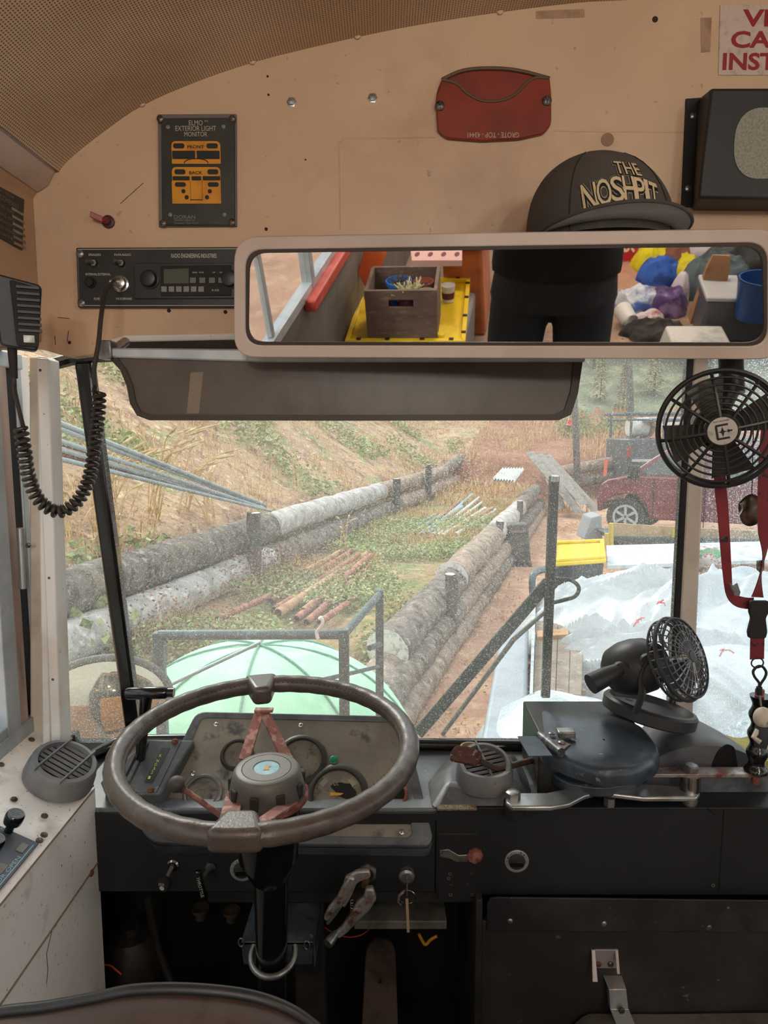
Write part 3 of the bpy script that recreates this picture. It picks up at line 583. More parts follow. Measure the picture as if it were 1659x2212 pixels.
# hand microphone, its coiled cord
MY_ = 1.02; M = frame(P(42, 678, y=MY_), (math.cos(R(-28)), math.sin(R(28)), 0), (0.04, 0, 1)); k = lambda px, py, off=.0: pp(M, px, py, off)
t = T('hand_microphone', 'black hand microphone hanging on the left wall with a coiled cord', 'microphone', M)
w_, h_ = .062, .105
t.part('body', MB().prism(rpoly([(-w_ / 2, h_ / 2), (-w_ / 2 + .004, -h_ / 2 + .006), (w_ / 2 - .01, -h_ / 2), (w_ / 2, h_ / 2 - .012)][::-1], .008), -.02, .012), mk('microphone_black', '26282a', .45), bev=.003)
mb = MB(); mb.prism(rpoly([(-.010, .044), (-.006, -.046), (.022, -.047), (.028, .036)][::-1], .004), .012, .017); t.part('front_panel', mb, BLKM, bev=.001)
mb = MB()
for i in range(8): mb.box((.010 + .002, .035 - i * .0085, .0182), (.030, .0045, .003))
t.part('grille_rib', mb, BLK, bev=.0006)
t.part('label_patch', MB().box((.01, -.036, .0175), (.014, .010, .001)), STEEL)
base = M @ V((-.012, -.056, -.005))
lead = [base + V((0, 0, .01)), base + V((0, 0, -.04)), P(33, 850, y=1.03), P(46, 905, y=1.04), P(52, 928, y=1.05)]
mb = MB(); mb.cyl(base + V((0, 0, .008)), base + V((0, 0, -.035)), .0065, .005, 12); t.part('strain_relief', mb, BLKM, w=True)
spine = smooth_path([P(*p[:2], y=p[2]) for p in ((45, 925, 1.05), (52, 970, 1.05), (62, 1030, 1.06), (84, 1080, 1.07), (125, 1105, 1.08), (165, 1085, 1.09), (192, 1035, 1.10), (205, 960, 1.11), (213, 890, 1.12), (214, 845, 1.12))], 12)
LEN = [0]
for i in range(1, len(spine)): LEN.append(LEN[-1] + (spine[i] - spine[i - 1]).length)
turns = 39; coil = []; ns_ = turns * 12; X = V((1, 0, 0)); j = 0
for i in range(ns_ + 1):
    s = LEN[-1] * i / ns_
    while j < len(LEN) - 2 and LEN[j + 1] < s: j += 1
    p = spine[j].lerp(spine[j + 1], (s - LEN[j]) / (LEN[j + 1] - LEN[j])); tn = (spine[min(j + 2, len(spine) - 1)] - spine[max(j - 1, 0)]).normalized()
    X = (X - tn * X.dot(tn)).normalized(); Y = tn.cross(X); a = 2 * PI * i / 12
    coil.append(p + X * (.0082 * math.cos(a)) + Y * (.0082 * math.sin(a)))
CORD = mk('cord_brown', '2e2722', .45, 0, [('3d342d', 30, .5, .7, 3)])
straight2 = smooth_path([P(205, 835, y=1.12), P(203, 800, y=1.12), P(213, 740, y=1.12), P(219, 680, y=1.13), P(228, 630, y=1.15), P(243, 612, y=1.19), sock + V((-.003, -.006, 0)), sock], 5)
lead = smooth_path(lead, 5)
mb = MB(); mb.tube(lead + coil + straight2, [.0033] * len(lead) + [.0031] * len(coil) + [.0036] * len(straight2), 8); t.part('coiled_cord', mb, CORD, w=True)
mb = MB(); mb.cyl(sock + V((-.012, -.004, 0)), sock + V((.004, .0, 0)), .006, .0075, 12); t.part('plug', mb, STEEL, w=True)
# cap on top of the mirror
ctop = P(1300, 497, y=1.0); ctop = V((P(1300, 430, y=1.10).x, 1.10, ctop.z + .002))
Mc = frame(ctop + V((0.0, .0, 0)), (math.cos(R(3)), math.sin(R(3)), 0), (0, 0, 1))
# cap frame: x right, y up, z toward the viewer
CR = .107; CH = .134
def crown(u, h):                             # u angle around, h 0..1 up
    a = 2 * PI * u; e = math.sqrt(max(0, 1 - h ** 2.6)); fr_ = max(0, -math.cos(a) * -1)
    front = max(0, math.sin(a))
    r = CR * (e * (1 - .10 * front * h)) * (1 + .0 * front); y = CH * h * (1.0 + .0 * front)
    return (r * math.cos(a) * 1.03 - .010 * h, y, r * math.sin(a) * 1.0)
CAPM = mk('charcoal_twill', '45413d', .85, 0, [('514c47', 8, .45, .7, 5)], (.3, 900, .0004))
t = T('snapback_cap', 'charcoal flat brim cap with cream lettering resting on top of the mirror', 'cap', Mc)
mb = MB(); mb.grid(lambda u, v: crown(u, min(.9999, v)), 48, 22); t.part('crown', mb, CAPM, ang=70)
mb = MB()
for sgn in (-1, 1): mb.tube([V(crown(.25 + sgn * .115 + .0 * h, h)) * 1.004 for h in [i / 14 for i in range(14)]], .0008, 5)
t.part('panel_seam', mb, mk('seam_dark', '262422', .9))
mb = MB(); mb.ball((-.010, CH - .001, 0), (.006, .003, .006), 12, 6); t.part('top_button', mb, CAPM)
def brim(u, v, dy=0):                        # u across, v out
    t_ = u * 2 - 1; a = R(64) * t_; ix, iz = CR * 1.02 * math.sin(a), CR * math.cos(a); ox, oz = .104 * math.sin(t_ * PI / 2), CR * math.cos(R(64)) + (CR * .56 + .058) * math.cos(t_ * PI / 2)
    x = lerp(ix, ox, v); z = lerp(iz, oz, v); y = .0115 + .06 * max(0, z - CR) - .35 * x * x + dy
    return (x, max(.0015, y), z)
mb = MB(); mb.grid(lambda u, v: brim(u, v, .0035), 28, 6); t.part('brim_top', mb, CAPM, ang=70)
mb = MB(); mb.grid(lambda u, v: brim(u, v, 0), 28, 6); t.part('brim_underside', mb, mk('brim_grey', '9ea0a2', .8, 0, [('8c8e90', 14, .5, .7, 4)], (.2, 700, .0004)), ang=70)
mb = MB(); mb.tube([V(brim(i / 28, 1, .0018)) for i in range(29)], .0026, 8); t.part('brim_edge', mb, CAPM)
def capmap(off):
    def f(x, y):                             # x right, y up on the crown front
        h = max(.0, min(.97, y / CH)); a = PI / 2 - x / (CR * .98); u = a / (2 * PI); p = V(crown(u, h)); q = V(crown(u, 0)); nrm = V((q.x, .35 * CR * h, q.z)).normalized(); return p + nrm * off
    return f
def captext(mb, off, bold):
    f = capmap(off)
    mb.text('THE', .012, .084, .042 + bold * .05, .020 + bold * .04, 0, bold=bold, fn=lambda x, y: f(x, y - (x - .012) * .05))
    s = 'NOSHPIT'; xs = [-.048, -.029, -.011, .0065, .0225, .034, .0455]; ws = [.020, .019, .017, .017, .015, .007, .015]; hs = [.042, .038, .036, .036, .036, .038, .040]
    for ch, x, w, h in zip(s, xs, ws, hs):
        cy = .053 - ((x - .004) ** 2) * 4.2
        mb.text(ch, x, cy, w + bold * .05, h + bold * .05, 0, bold=bold, fn=f, rot=-x * 3.2)
mb = MB(); captext(mb, .0012, .105); t.part('letter_outline', mb, mk('cream_thread', 'b5a98c', .8))
mb = MB(); captext(mb, .0020, .078); t.part('letter_black_band', mb, DARKINK)  # black outline around the letters, part of the cap's design
mb = MB(); captext(mb, .0029, .008); t.part('lettering', mb, mk('cream_thread_2', 'cbb894', .8))
# pull cord loop beside the cap
mb = MB(); mb.tube([Mc @ V((-.085 + .006 * math.cos(a), .006 + .006 * math.sin(a), .035)) for a in [2 * PI * i / 14 for i in range(14)]], .0012, 6, True); single('cord_loop', mb, mk('pale_cord', 'b8ac90', .8), 'small pale cord loop at the left end of the cap brim', 'cord')
# ------------------------------------------------------------ dashboard, left console, steering
DZ = .645; FY = 1.22
def Z(px, py, z=DZ): return P(px, py, z=z)
# dash top (right) and the black fascia below it
dt = MB(); a, b = Z(925, 1745), V((RX, FY, DZ)); 
dt.add([V((Z(925, 1745).x, FY, DZ)), (RX, FY, DZ), (RX, 1.47, DZ), (WX, 1.47, DZ), (WX, FY, DZ - .001), ], [(0, 1, 2, 3, 4)]); dt.hexa(dt.v[:5], (0, 0, -.02)); dt.f = dt.f[1:]; dt.v = dt.v
FBZ = P(600, 1925, y=FY).z
mb = MB(); mb.b2((-.60, FY, DZ - .003), (RX, 1.475, DZ - .03)); struct('slab_dash_top', mb, DASH, .004)
mb = MB(); mb.b2((P(942, 1760, y=FY).x, FY - .004, DZ + .0005), (RX, FY + .02, FBZ - .006)); mb.b2((P(942, 1760, y=FY).x, FY - .006, DZ + .0022), (RX, 1.30, DZ - .002)); struct('panel_fascia_right', mb, FASC, .006)
mb = MB(); mb.b2((-.60, FY - .002, DZ - .01), (P(941, 1760, y=FY).x, FY + .02, FBZ)); struct('panel_fascia_left', mb, FASC, .002)
mb = MB(); mb.b2((P(1552, 1900, y=FY).x - .0008, FY - .0052, DZ), (P(1552, 1900, y=FY).x + .0008, FY - .003, FBZ)); struct('trim_16', mb, VOID)
# dark well under the dash
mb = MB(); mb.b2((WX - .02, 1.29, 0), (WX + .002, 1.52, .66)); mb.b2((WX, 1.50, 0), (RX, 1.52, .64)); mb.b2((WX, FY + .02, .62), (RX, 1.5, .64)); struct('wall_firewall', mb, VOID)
# cream console under the side window
cz0, cz1 = .765, .69; CX = -.54
mb = MB()
mb.add([(WX, 1.335, cz0), (CX, FY + .004, cz1 - .008), (CX, .0, cz1), (WX, .0, cz0)], [(0, 1, 2, 3)]); 
mb.add([(CX, FY + .004, cz1 - .008), (CX, FY + .004, 0), (CX, 0, 0), (CX, 0, cz1)], [(0, 1, 2, 3)])
mb.add([(CX, 0, cz1), (CX, 0, 0), (WX, 0, 0), (WX, 0, cz0)], [(0, 1, 2, 3)])
mb.add([(WX, 1.335, cz0), (CX, FY + .004, cz1 - .008), (CX, FY + .004, 0), (WX, 1.335, 0)], [(0, 1, 2, 3)])
struct('panel_console', mb, CREAMW, ang=20)
mb = MB(); mb.tube([(CX + .001, FY, .535), (CX + .001, .3, .560)], .0016, 6); mb.tube([(CX + .0005, FY, cz1 - .010), (CX + .0005, .3, cz1 - .002)], .0016, 6); struct('trim_17', mb, mk('seam_brown', '7a6450', .6))
MCON = frame((CX, 1.0, cz1), (CX - WX, 0, cz1 - cz0), (0, 1, 0)); k = lambda px, py, off=0.0: pp(MCON, px, py, off)
for i, (x, y) in enumerate(((22, 1603), (74, 1566), (205 - 9, 1697), (95, 1804), (96, 1763), (30, 1727), (68, 1598), (2, 1652), (85, 1816))):
    mb = MB(); screw(mb, MCON, *k(x, y), .006, 0); single('console_screw', mb, SCREW, 'rusty brown screw holding the cream console top around the round vent', 'screw', 'screws around the console top')
MSD = frame((CX, 1.0, .5), (0, 1, 0), (0, 0, 1)); ks = lambda px, py, off=0.0: pp(MSD, px, py, off)
mb = MB()
for (x, y) in ((161, 1772), (140, 1806), (152, 1849), (133, 1870), (66, 1873), (190, 1868), (183, 1820), (84, 2165), (150, 1750)): mb.lathe([(.0022, 0.0004), (.0001, .0006)], 10, MSD @ Matrix.Translation((*ks(x, y), 0)) @ Matrix.Diagonal((.5, 1, 1, 1)), False)
mb.tube([MSD @ V((*ks(*p), .0003)) for p in ((112, 2010), (100, 2060), (103, 2095), (100, 2125))], .0005, 5)
struct('trim_18', mb, mk('hole_dark', '3a2c24', .9))
def sideholes(): pass
mb = MB(); screw(mb, MSD, *ks(196, 1886), .0065, 0.001); single('console_side_screw', mb, SCREWR, 'brown screw at the front edge of the console side seam', 'screw')
def vent(name, label, M, r, mat, tilt=0, nslat=8, bars=2, turn=0, h=.035, group='round air vents'):
    t = T(name, label, 'air vent', M, group)
    t.part('base', MB().lathe([(r * 1.0, 0), (r * 1.03, h * .25), (r * 1.0, h * .8), (r * .95, h), (r * .8, h)], 40, None, False), mat)
    Mt = Matrix.Translation((0, 0, h * .85)) @ Matrix.Rotation(tilt, 4, 'X') @ Matrix.Rotation(turn, 4, 'Z')
    t.part('bezel', MB().lathe([(r * .93, -.012), (r * .96, 0), (r * .96, .010), (r * .90, .015), (r * .78, .0165), (r * .76, .012), (r * .76, -.008)], 40, Mt, False), mat, bev=0)
    t.part('duct', MB().lathe([(r * .77, -.006), (.0001, -.008)], 32, Mt, False), VOID)
    for i in range(nslat):
        y = r * .76 * (-1 + 2 * (i + .5) / nslat); w = math.sqrt(max(0, (r * .77) ** 2 - y * y)) * 2
        mb = MB(); mb.box((0, 0, 0), (w, r * .105, .004), Mt @ Matrix.Translation((0, y, .006)) @ Matrix.Rotation(R(28), 4, 'X')); t.part('slat', mb, mat, bev=.0006)
    for i in range(bars):
        x = (r * .42 * (2 * i - 1)) if bars == 2 else 0; w = math.sqrt((r * .95) ** 2 - x * x) * 2
        mb = MB(); mb.box((x, 0, .016), (.0035, w * 1.03, .007), Mt); t.part('cross_bar', mb, mat, bev=.0008)
    return t
vc = k(112, 1692); Mv = MCON @ Matrix.Translation((vc[0] + .004, vc[1] + .012, 0))
vent('air_vent', 'grey round louvre vent on the cream console under the side window', Mv, .060, VENTG, tilt=R(8), nslat=8, bars=2, turn=R(-8), h=.034)
# switch panel on the console
t = T('switch_panel', 'dark switch panel with round knobs let into the cream console', 'panel', MCON @ Matrix.Translation((*k(20, 1850), 0)), None)
Msp = t.M; k2 = lambda px, py, off=0.003: pp(Msp, px, py, off)
A = k2(0, 1726); B = k2(88, 1817); yb = A[1]; 
p0 = k2(90, 1820); p1 = k2(-8, 1722); dxx = p0[0]
pl = [(p0[0] - .003, p0[1] - .003), (p1[0] - .02, p0[1] - .0), (p1[0] - .02, p0[1] - .45), (p0[0] - .003, p0[1] - .45)]
t.part('plate', MB().prism(pl, 0, .003), mk('switch_panel_grey', '3f434b', .45, 0, [('50555c', 9, .45, .7, 4)]), bev=.001)
mb = MB(); mb.prism([(pl[0][0] - .004, p0[1] - .012), (pl[0][0] - .0055, p0[1] - .012), (pl[0][0] - .0055, p0[1] - .44), (pl[0][0] - .004, p0[1] - .44)], .0031, .0034); 
mb.text('EMERGENCY DOOR OPEN', pl[0][0] - .010, p0[1] - .13, .17, .006, .0033, rot=R(90)); mb.text('DEFROST', pl[1][0] + .06, p0[1] - .006, .05, .005, .0033, rot=0); t.part('lettering', mb, BLUEINK)
for (x, y) in ((30, 1775), (-14, 1830), (-40, 1890)):
    q = k2(x - 8, y + 12, .01); mb = MB(); mb.lathe([(.007, .003), (.006, .016), (.006, .018), (.0135, .019), (.0145, .024), (.0145, .033), (.0125, .036), (.0001, .036)], 24, Matrix.Translation((*q, 0)), False); kn = t.part('push_knob', mb, BLKG)
    mb = MB(); mb.ring(.0105, .0098, .0361, .0364, 24, Matrix.Translation((*q, 0))); 
    for aa in (0, 60, 120): mb.box((0, 0, .0363), (.013, .0008, .0003), Matrix.Translation((*q, 0)) @ Matrix.Rotation(R(aa), 4, 'Z'))
    t.part('knob_symbol', mb, GREYINK, kn)
for (x, y) in ((48, 1832), (2, 1877)): 
    q = k2(x, y); t.part('indicator_window', MB().box((*q, .0035), (.012, .020, .002)), mk('indicator_dim', '6b675c', .4), bev=.0006)
# instrument cluster hood
c1 = [P(430, 1546, y=1.385), P(850, 1556, y=1.385)]; MCL = frame(P(640, 1680, y=1.29), (1, 0, 0), (0, (1.385 - 1.19), (.755 - .604)))
k = lambda px, py, off=0.0: pp(MCL, px, py, off)
t = T('instrument_cluster', 'dusty black instrument cluster of round gauges behind the steering wheel', 'instrument cluster', MCL)
outl = [k(437, 1552), k(848, 1562), k(862, 1600), k(890, 1802), k(880, 1810), k(350, 1800), k(338, 1782)]
hood = [k(425, 1538), k(855, 1548), k(885, 1600), k(935, 1810), k(925, 1828), k(330, 1822), k(300, 1790)]
n = len(outl); O1 = rpoly(outl, .012); H1 = rpoly(hood, .02)
mb = MB(); ringpoly(mb, H1, O1, -.012, .004)
low = [(x * 1.02, y, 0) for x, y in H1]; m = len(H1)
vs = [(x, y, -.012) for x, y in H1] + [V((x * 1.03, y * 1.02, -.20)) for x, y in H1]; mb.add(vs, [(i, (i + 1) % m, (i + 1) % m + m, i + m) for i in range(m)])
t.part('hood', mb, DASH, bev=.003)
t.part('gauge_plate', MB().prism(O1[::-1], -.006, .0015), DUSTP)
def gauge(px, py, r, lab, ring, face):
    q = k(px, py, .004); Mg = Matrix.Translation((*q, 0)); tt = t.part('gauge', MB().lathe([(r * 1.12, .001), (r * 1.12, .005), (r, .009), (r * .9, .009), (r * .86, .004)], 36, Mg, False), ring, label=lab)
    t.part('gauge_face', MB().lathe([(r * .87, .0035), (.0001, .0035)], 32, Mg, False), face, tt)
    return q, tt
GF = mk('dusty_gauge_face', '6a645a', .3, 0, [('8c8475', 30, .4, .7, 5), ('3a3937', 60, .5, .7, 4)], coat=.4)
GRN = mk('gauge_ring', '3a3935', .4, .3); GCH = mk('gauge_ring_chrome', '8b8a88', .3, .8)
s = .19 / 250
q, g = gauge(512, 1630, .030, 'small dusty gauge left of the hub', GRN, GF)
mb = MB(); mb.box((q[0] - .004, q[1] - .0, .0042), (.0012, .016, .0004), Matrix()); mb.ring(.0045, .0035, .004, .0044, 16, Matrix.Translation((q[0] - .012, q[1] - .014, 0))); t.part('gauge_marks', mb, GREYINK, g)
q, g = gauge(650, 1640, .047, 'large blank dusty dial right of the hub', GRN, GF)
mb = MB(); mb.text('NEXT', q[0] + .004, q[1] + .014, .03, .008, .0043); mb.text('VALUE', q[0] + .006, q[1] + .002, .032, .008, .0043); t.part('gauge_marks', mb, GREYINK, g)
q, g = gauge(437, 1713, .034, 'small chrome ringed gauge at the lower left', GCH, GF)
mb = MB(); mb.box((q[0] + .002, q[1] - .003, .0042), (.001, .026, .0004)); mb.tube([(q[0] + .02 * math.cos(R(a)), q[1] - .008 + .016 * math.sin(R(a)), .0042) for a in range(20, 161, 10)], .0005, 4); t.part('gauge_marks', mb, GREYINK, g)
q, g = gauge(729, 1715, .054, 'large gauge with a yellow needle and worn patch', GRN, GF)
mb = MB(); mb.prism([(q[0] - .014, q[1] + .003), (q[0] - .014, q[1] - .004), (q[0] + .006, q[1] - .003), (q[0] + .012, q[1] + .001)], .0045, .005); t.part('needle', mb, mk('needle_yellow', 'b98a2a', .5), g)
mb = MB(); 
for aa in (40, 140, 220, 320): mb.box((0, 0, .0042), (.010, .016, .0004), Matrix.Translation((q[0] + .036 * math.cos(R(aa)), q[1] + .036 * math.sin(R(aa)), 0)) @ Matrix.Rotation(R(aa), 4, 'Z'))
mb.text('P', q[0] - .026, q[1] + .002, .005, .007, .0044); mb.text('Ot', q[0] - .004, q[1] + .022, .010, .012, .0044); t.part('gauge_marks', mb, mk('gauge_mark', '8d8674', .5), g)
mb = MB(); mb.prism([(q[0] + .012 + .022 * math.cos(2 * PI * i / 20) * (1 + .3 * math.sin(5 * i)), q[1] + .008 + .017 * math.sin(2 * PI * i / 20) * (1 + .25 * math.cos(7 * i))) for i in range(20)], .0036, .0039); t.part('worn_patch', mb, mk('worn_black', '1b1c1d', .3), g)
q, g = gauge(845, 1715, .030, 'small rusty ringed gauge at the right', RUST, mk('dark_face', '1a1918', .3))
for (x, y, c_, lb) in ((721, 1643, '23805a', 'green indicator lamp'), (655, 1716, 'c07030', 'orange indicator lamp')):
    mb = MB(); mb.lathe([(.0085, .001), (.0085, .004), (.0065, .005), (.006, .008), (.0001, .009)], 18, Matrix.Translation((*k(x, y), 0)), False); t.part('indicator_lamp', mb, mk('lamp_' + c_, c_, .3), label=lb)
for (x, y) in ((467, 1566), (417, 1672), (650, 1568), (868, 1799)): mb = MB(); screw(mb, Matrix(), *k(x, y), .0052, .002); t.part('screw', mb, CHROME)
# gear selector console
MS = frame(P(330, 1700, y=1.24), (1, 0, -.0), (0, .24, .13)); k = lambda px, py, off=0.0: pp(MS, px, py, off)
t = T('gear_selector', 'dusty gear selector with yellow letters and a black T handle', 'gear selector', MS)
top = [k(*p) for p in ((318, 1596), (420, 1598), (346, 1716), (250, 1716), (215, 1690))]
tz = [(x, y, 0) for x, y in top]; m = len(top)
mb = MB(); mb.add(tz + [V((x * 1.0, y, -.12)) for x, y in top], [tuple(range(m))] + [(i, i + m, (i + 1) % m + m, (i + 1) % m) for i in range(m)]); t.part('housing', mb, DASH, bev=.004)
sl_ = [k(*p) for p in ((326, 1604), (392, 1600), (338, 1712), (272, 1712))]; t.part('plate', MB().prism(sl_[::-1], 0, .0015), DASH, bev=.0005)
mb = MB(); mb.prism([k(*p) for p in ((350, 1617), (368, 1617), (330, 1692), (312, 1692))][::-1], .0016, .0022); win = t.part('indicator_strip', mb, mk('strip_dark', '2a2f33', .4))
mb = MB()
for ch, px, py in (('R', 347, 1634), ('N', 341, 1645), ('D', 337, 1653), ('3', 333, 1662), ('2', 329, 1670), ('1', 323, 1681)): a = k(px, py); mb.text(ch, a[0], a[1], .0045, .0065, .0025)
t.part('gear_lettering', mb, YELINK, win)
for (x, y) in ((378, 1603), (326, 1708)): mb = MB(); screw(mb, Matrix(), *k(x, y), .0065, .0018); t.part('screw', mb, SCREWR)
mb = MB(); mb.prism([k(*p) for p in ((300, 1612), (322, 1604), (282, 1690), (262, 1700), (268, 1680))][::-1], -.004, .006); t.part('slot_rim', mb, DASH, bev=.002)
mb = MB(); mb.prism([k(*p) for p in ((300, 1622), (309, 1618), (276, 1682), (266, 1692))][::-1], .0062, .0064); t.part('slot', mb, VOID)
mb = MB(); hb0 = MS @ V((*k(300, 1640), -.01)); ht0 = P(315, 1510, y=1.235); mb.tube([hb0, hb0.lerp(ht0, .5), ht0, P(318, 1500, y=1.235)], [.0095, .010, .012, .012], 16); t.part('lever', mb, BLKG, w=True)
mb = MB(); a = P(272, 1498, y=1.235); b = P(362, 1496, y=1.235); mb.tube([a, a + V((.006, 0, 0)), b - V((.004, 0, 0)), b], [.009, .0115, .0115, .010], 20); mb.cyl(b, b + V((.012, 0, 0)), .0085); t.part('handle', mb, BLKG, w=True)
# debris shelf between console and gear selector
mb = MB(); mb.hexa([P(185, 1665, y=1.40), P(300, 1605, y=1.45), P(240, 1760, y=1.23), P(205, 1745, y=1.225)], (0, 0, -.02)); struct('slab_corner', mb, mk('corner_dirt', '6b6055', .8, 0, [('3d3530', 18, .5, .65, 5), ('8a5a48', 30, .64, .7, 4)], (.5, 50)))
# column
t = T('steering_column', 'glossy black steering column with a metal clamp above the floor', 'steering column', P(585, 1880, y=1.06))
ca = P(585, 1840, y=1.045); cb = P(588, 2180, y=1.13); dn = (cb - ca).normalized()
mb = MB(); mb.tube([ca, ca + dn * .01, ca.lerp(cb, .5), cb, cb + dn * .35], [.028, .028, .0275, .027, .027], 32); t.part('tube', mb, BLKG, w=True)
mb = MB(); u_ = P(578, 1740, y=1.03); v_ = P(580, 1890, y=1.055); mb.tube([u_ - dn * .01, u_, P(580, 1845, y=1.045), P(582, 1868, y=1.05), v_], [.05, .052, .048, .040, .031], 36); t.part('shroud', mb, BLKG, w=True)
mb = MB(); lc = P(590, 2060, y=1.10); mb.tube([lc + V((.038 * math.cos(R(a)), -.036 * math.sin(R(a)) if False else -.038 * math.sin(R(a)), -.012 * math.sin(R(a)) )) for a in range(-20, 201, 10)][::1], .0055, 10); t.part('clamp', mb, STEEL, w=True)
# wheel
WC = P(576, 1608, y=1.035); MW = frame(WC, (1, 0, 0), (0, math.cos(R(3.5)), math.sin(R(3.5))))
t = T('steering_wheel', 'large brown leather wrapped steering wheel with rusty spokes', 'steering wheel', MW)
RR = .2235; pts = []; rad = []
for i in range(240):
    a = 2 * PI * i / 240; pts.append((RR * math.cos(a), RR * math.sin(a), 0)); rad.append(.0155 + .00035 * math.sin(a * 40))
t.part('rim', MB().tube(pts, rad, 18, True), LEATH, ang=80)
mb = MB()
for i in range(150):
    a = 2 * PI * i / 150; rr_ = RR - .0135; mb.box((rr_ * math.cos(a), rr_ * math.sin(a), .0085), (.0012, .0034, .0012), Matrix() ) if False else mb.add([(rr_ * math.cos(a + e), rr_ * math.sin(a + e), z_) for e, z_ in ((-.006, .0092), (.006, .0092), (.006, .0078), (-.006, .0078))], [(0, 1, 2, 3)])
t.part('stitching', mb, DARKINK)
kw = lambda px, py, off=0.0: pp(MW, px, py, off)
for px_, py_ in ((566, 1500), (512, 1800)):
    q = kw(px_, py_); aa = math.atan2(q[1], q[0]); e = .13 if aa > 0 else .16
    pl = [((RR + (.016 if aa > 0 else .010)) * math.cos(aa + i * e / 3), (RR + .016) * math.sin(aa + i * e / 3)) for i in range(-3, 4)] + [((RR - (.052 if aa > 0 else .034)) * math.cos(aa + i * e * .7), (RR - (.052 if aa > 0 else .034)) * math.sin(aa + i * e * .7)) for i in (1, -1)]
    mkobj('spoke_pad', MB().prism(pl, -.0172, .0172 if aa > 0 else .0162), LEATH, t.o, bev=.009, seg=4)
HD = -.052
def sp3(px, py, off): a = kw(px, py, off); return V((*a, off))
def strip(q0, q1, w0, w1, th=.005):
    m_ = MB(); s_ = (q1 - q0).normalized().cross(V((0, 0, 1))).normalized(); n_ = s_.cross(q1 - q0).normalized()
    m_.hexa([q0 - s_ * w0 / 2, q0 + s_ * w0 / 2, q1 + s_ * w1 / 2, q1 - s_ * w1 / 2], n_ * -th); return m_
def addm(a, b): a.add(b.v, b.f); return a
sp = strip(sp3(562, 1530, -.002), sp3(527, 1640, HD), .016, .020); addm(sp, strip(sp3(568, 1530, -.002), sp3(622, 1640, HD), .016, .020)); addm(sp, strip(sp3(550, 1531, .0), sp3(590, 1531, .0) , .012, .012))
t.part('spoke', sp, RUSTP, bev=.001)
sp = strip(sp3(488, 1792, -.006), sp3(508, 1712, HD), .026, .026); addm(sp, strip(sp3(540, 1790, -.006), sp3(650, 1715, HD), .018, .020)); addm(sp, strip(sp3(478, 1788, -.006), sp3(556, 1792, -.006), .014, .014)); t.part('spoke', sp, RUSTP, bev=.001)
hx, hy = kw(577, 1690, -.03); Mh = Matrix.Translation((hx, hy, HD))
t.part('hub_ring', MB().lathe([(.056, -.004), (.061, -.002), (.061, .004), (.056, .006)], 40, Mh, False), RUST)
mb = MB(); mb.lathe([(.0575, .002), (.0565, .012), (.050, .040), (.047, .0445), (.0445, .046), (.037, .0465), (.0365, .0455), (.0355, .0465), (.020, .0468), (.0192, .0455), (.0001, .0455)], 48, Mh, False); hubp = t.part('horn_pad', mb, mk('horn_pad_grey', '57534f', .45, 0, [('6b6761', 9, .45, .7, 4)]))
for i in range(9):
    a = R(20 + 40 * i); mb = MB(); mb.box((.0545, 0, .020), (.006, .013, .022), Mh @ Matrix.Rotation(a, 4, 'Z') @ Matrix.Rotation(0, 4, 'Y')); t.part('pad_notch', mb, mk('notch', '2b2926', .7) if i == 0 else bpy.data.materials['notch'], hubp, bev=.002)
t.part('emblem', MB().lathe([(.0188, .0458), (.0001, .0462)], 28, Mh, False), mk('emblem_blue', '6fa3b0', .4, 0, [('8fb7bf', 60, .5, .65, 4)]), hubp)
t.part('emblem_mark', MB().prism([(hx - .004, hy - .007), (hx + .005, hy - .006), (hx + .003, hy - .001), (hx + .006, hy + .004), (hx - .001, hy + .008), (hx - .003, hy + .003)], HD + .0464, HD + .0467), mk('emblem_tan', 'b08a58', .5), hubp)
# turn signal lever
t = T('turn_signal_lever', 'rusty turn signal lever with a round grey knob left of the hub', 'lever', P(480, 1765, y=1.0))
a = P(381, 1694, y=.985); b = P(500, 1778, y=1.0); mb = MB(); mb.tube([a, a.lerp(b, .5), b], .0042, 10); t.part('stalk', mb, RUSTP, w=True)
mb = MB(); mb.ball(a, .0125, 24, 14); mb.cyl(a, a.lerp(b, .13), .008, .007); t.part('knob', mb, mk('knob_grey', '4b4642', .55), w=True)
# fascia controls
MF = wallM((0, FY - .003, 0)); kf = lambda px, py, off=0: pp(MF, px, py, off)
def FM(px, py): return MF @ Matrix.Translation((*kf(px, py), 0))
t = T('headlight_switch', 'black headlight pull knob with a white lamp symbol on the fascia', 'knob', FM(374, 1868))
t.part('collar', MB().lathe([(.0115, 0), (.0115, .003), (.009, .006), (.0001, .006)], 24, None, False), CHROME); q = V((-.008, -.016, .034)); t.part('shaft', MB().cyl((0, 0, 0), q * .95, .004), STEEL)
Mk = axM(q, (-.15, -.1, 1)); kn = t.part('knob', MB().lathe([(.008, -.012), (.0125, -.008), (.013, .004), (.011, .007), (.0001, .007)], 24, Mk, False), BLKM)
mb = MB(); mb.lathe([(.0045, .0074), (.0001, .0074)], 16, Mk @ Matrix.Translation((0, -.002, 0)), False)
for i in range(4): mb.box((-.0045 + .003 * i, .006, .0074), (.001, .006, .0004), Mk)
t.part('lamp_symbol', mb, WHITEINK, kn)
t = T('throttle_knob', 'black T shaped throttle handle lettered THROTTLE on the fascia', 'knob', FM(455, 1872))
t.part('nut', MB().lathe([(.0105, 0), (.0105, .004), (.007, .006), (.0001, .006)], 6, None, False), SCREW); t.part('shaft', MB().cyl((0, 0, 0), (-.006, 0, .03), .004), STEEL)
Mt = Matrix.Translation((-.010, -.012, .034)) @ Matrix.Rotation(R(11), 4, 'Z'); hd = t.part('handle', MB().box((0, 0, 0), (.011, .056, .010), Mt), BLKG, bev=.003)
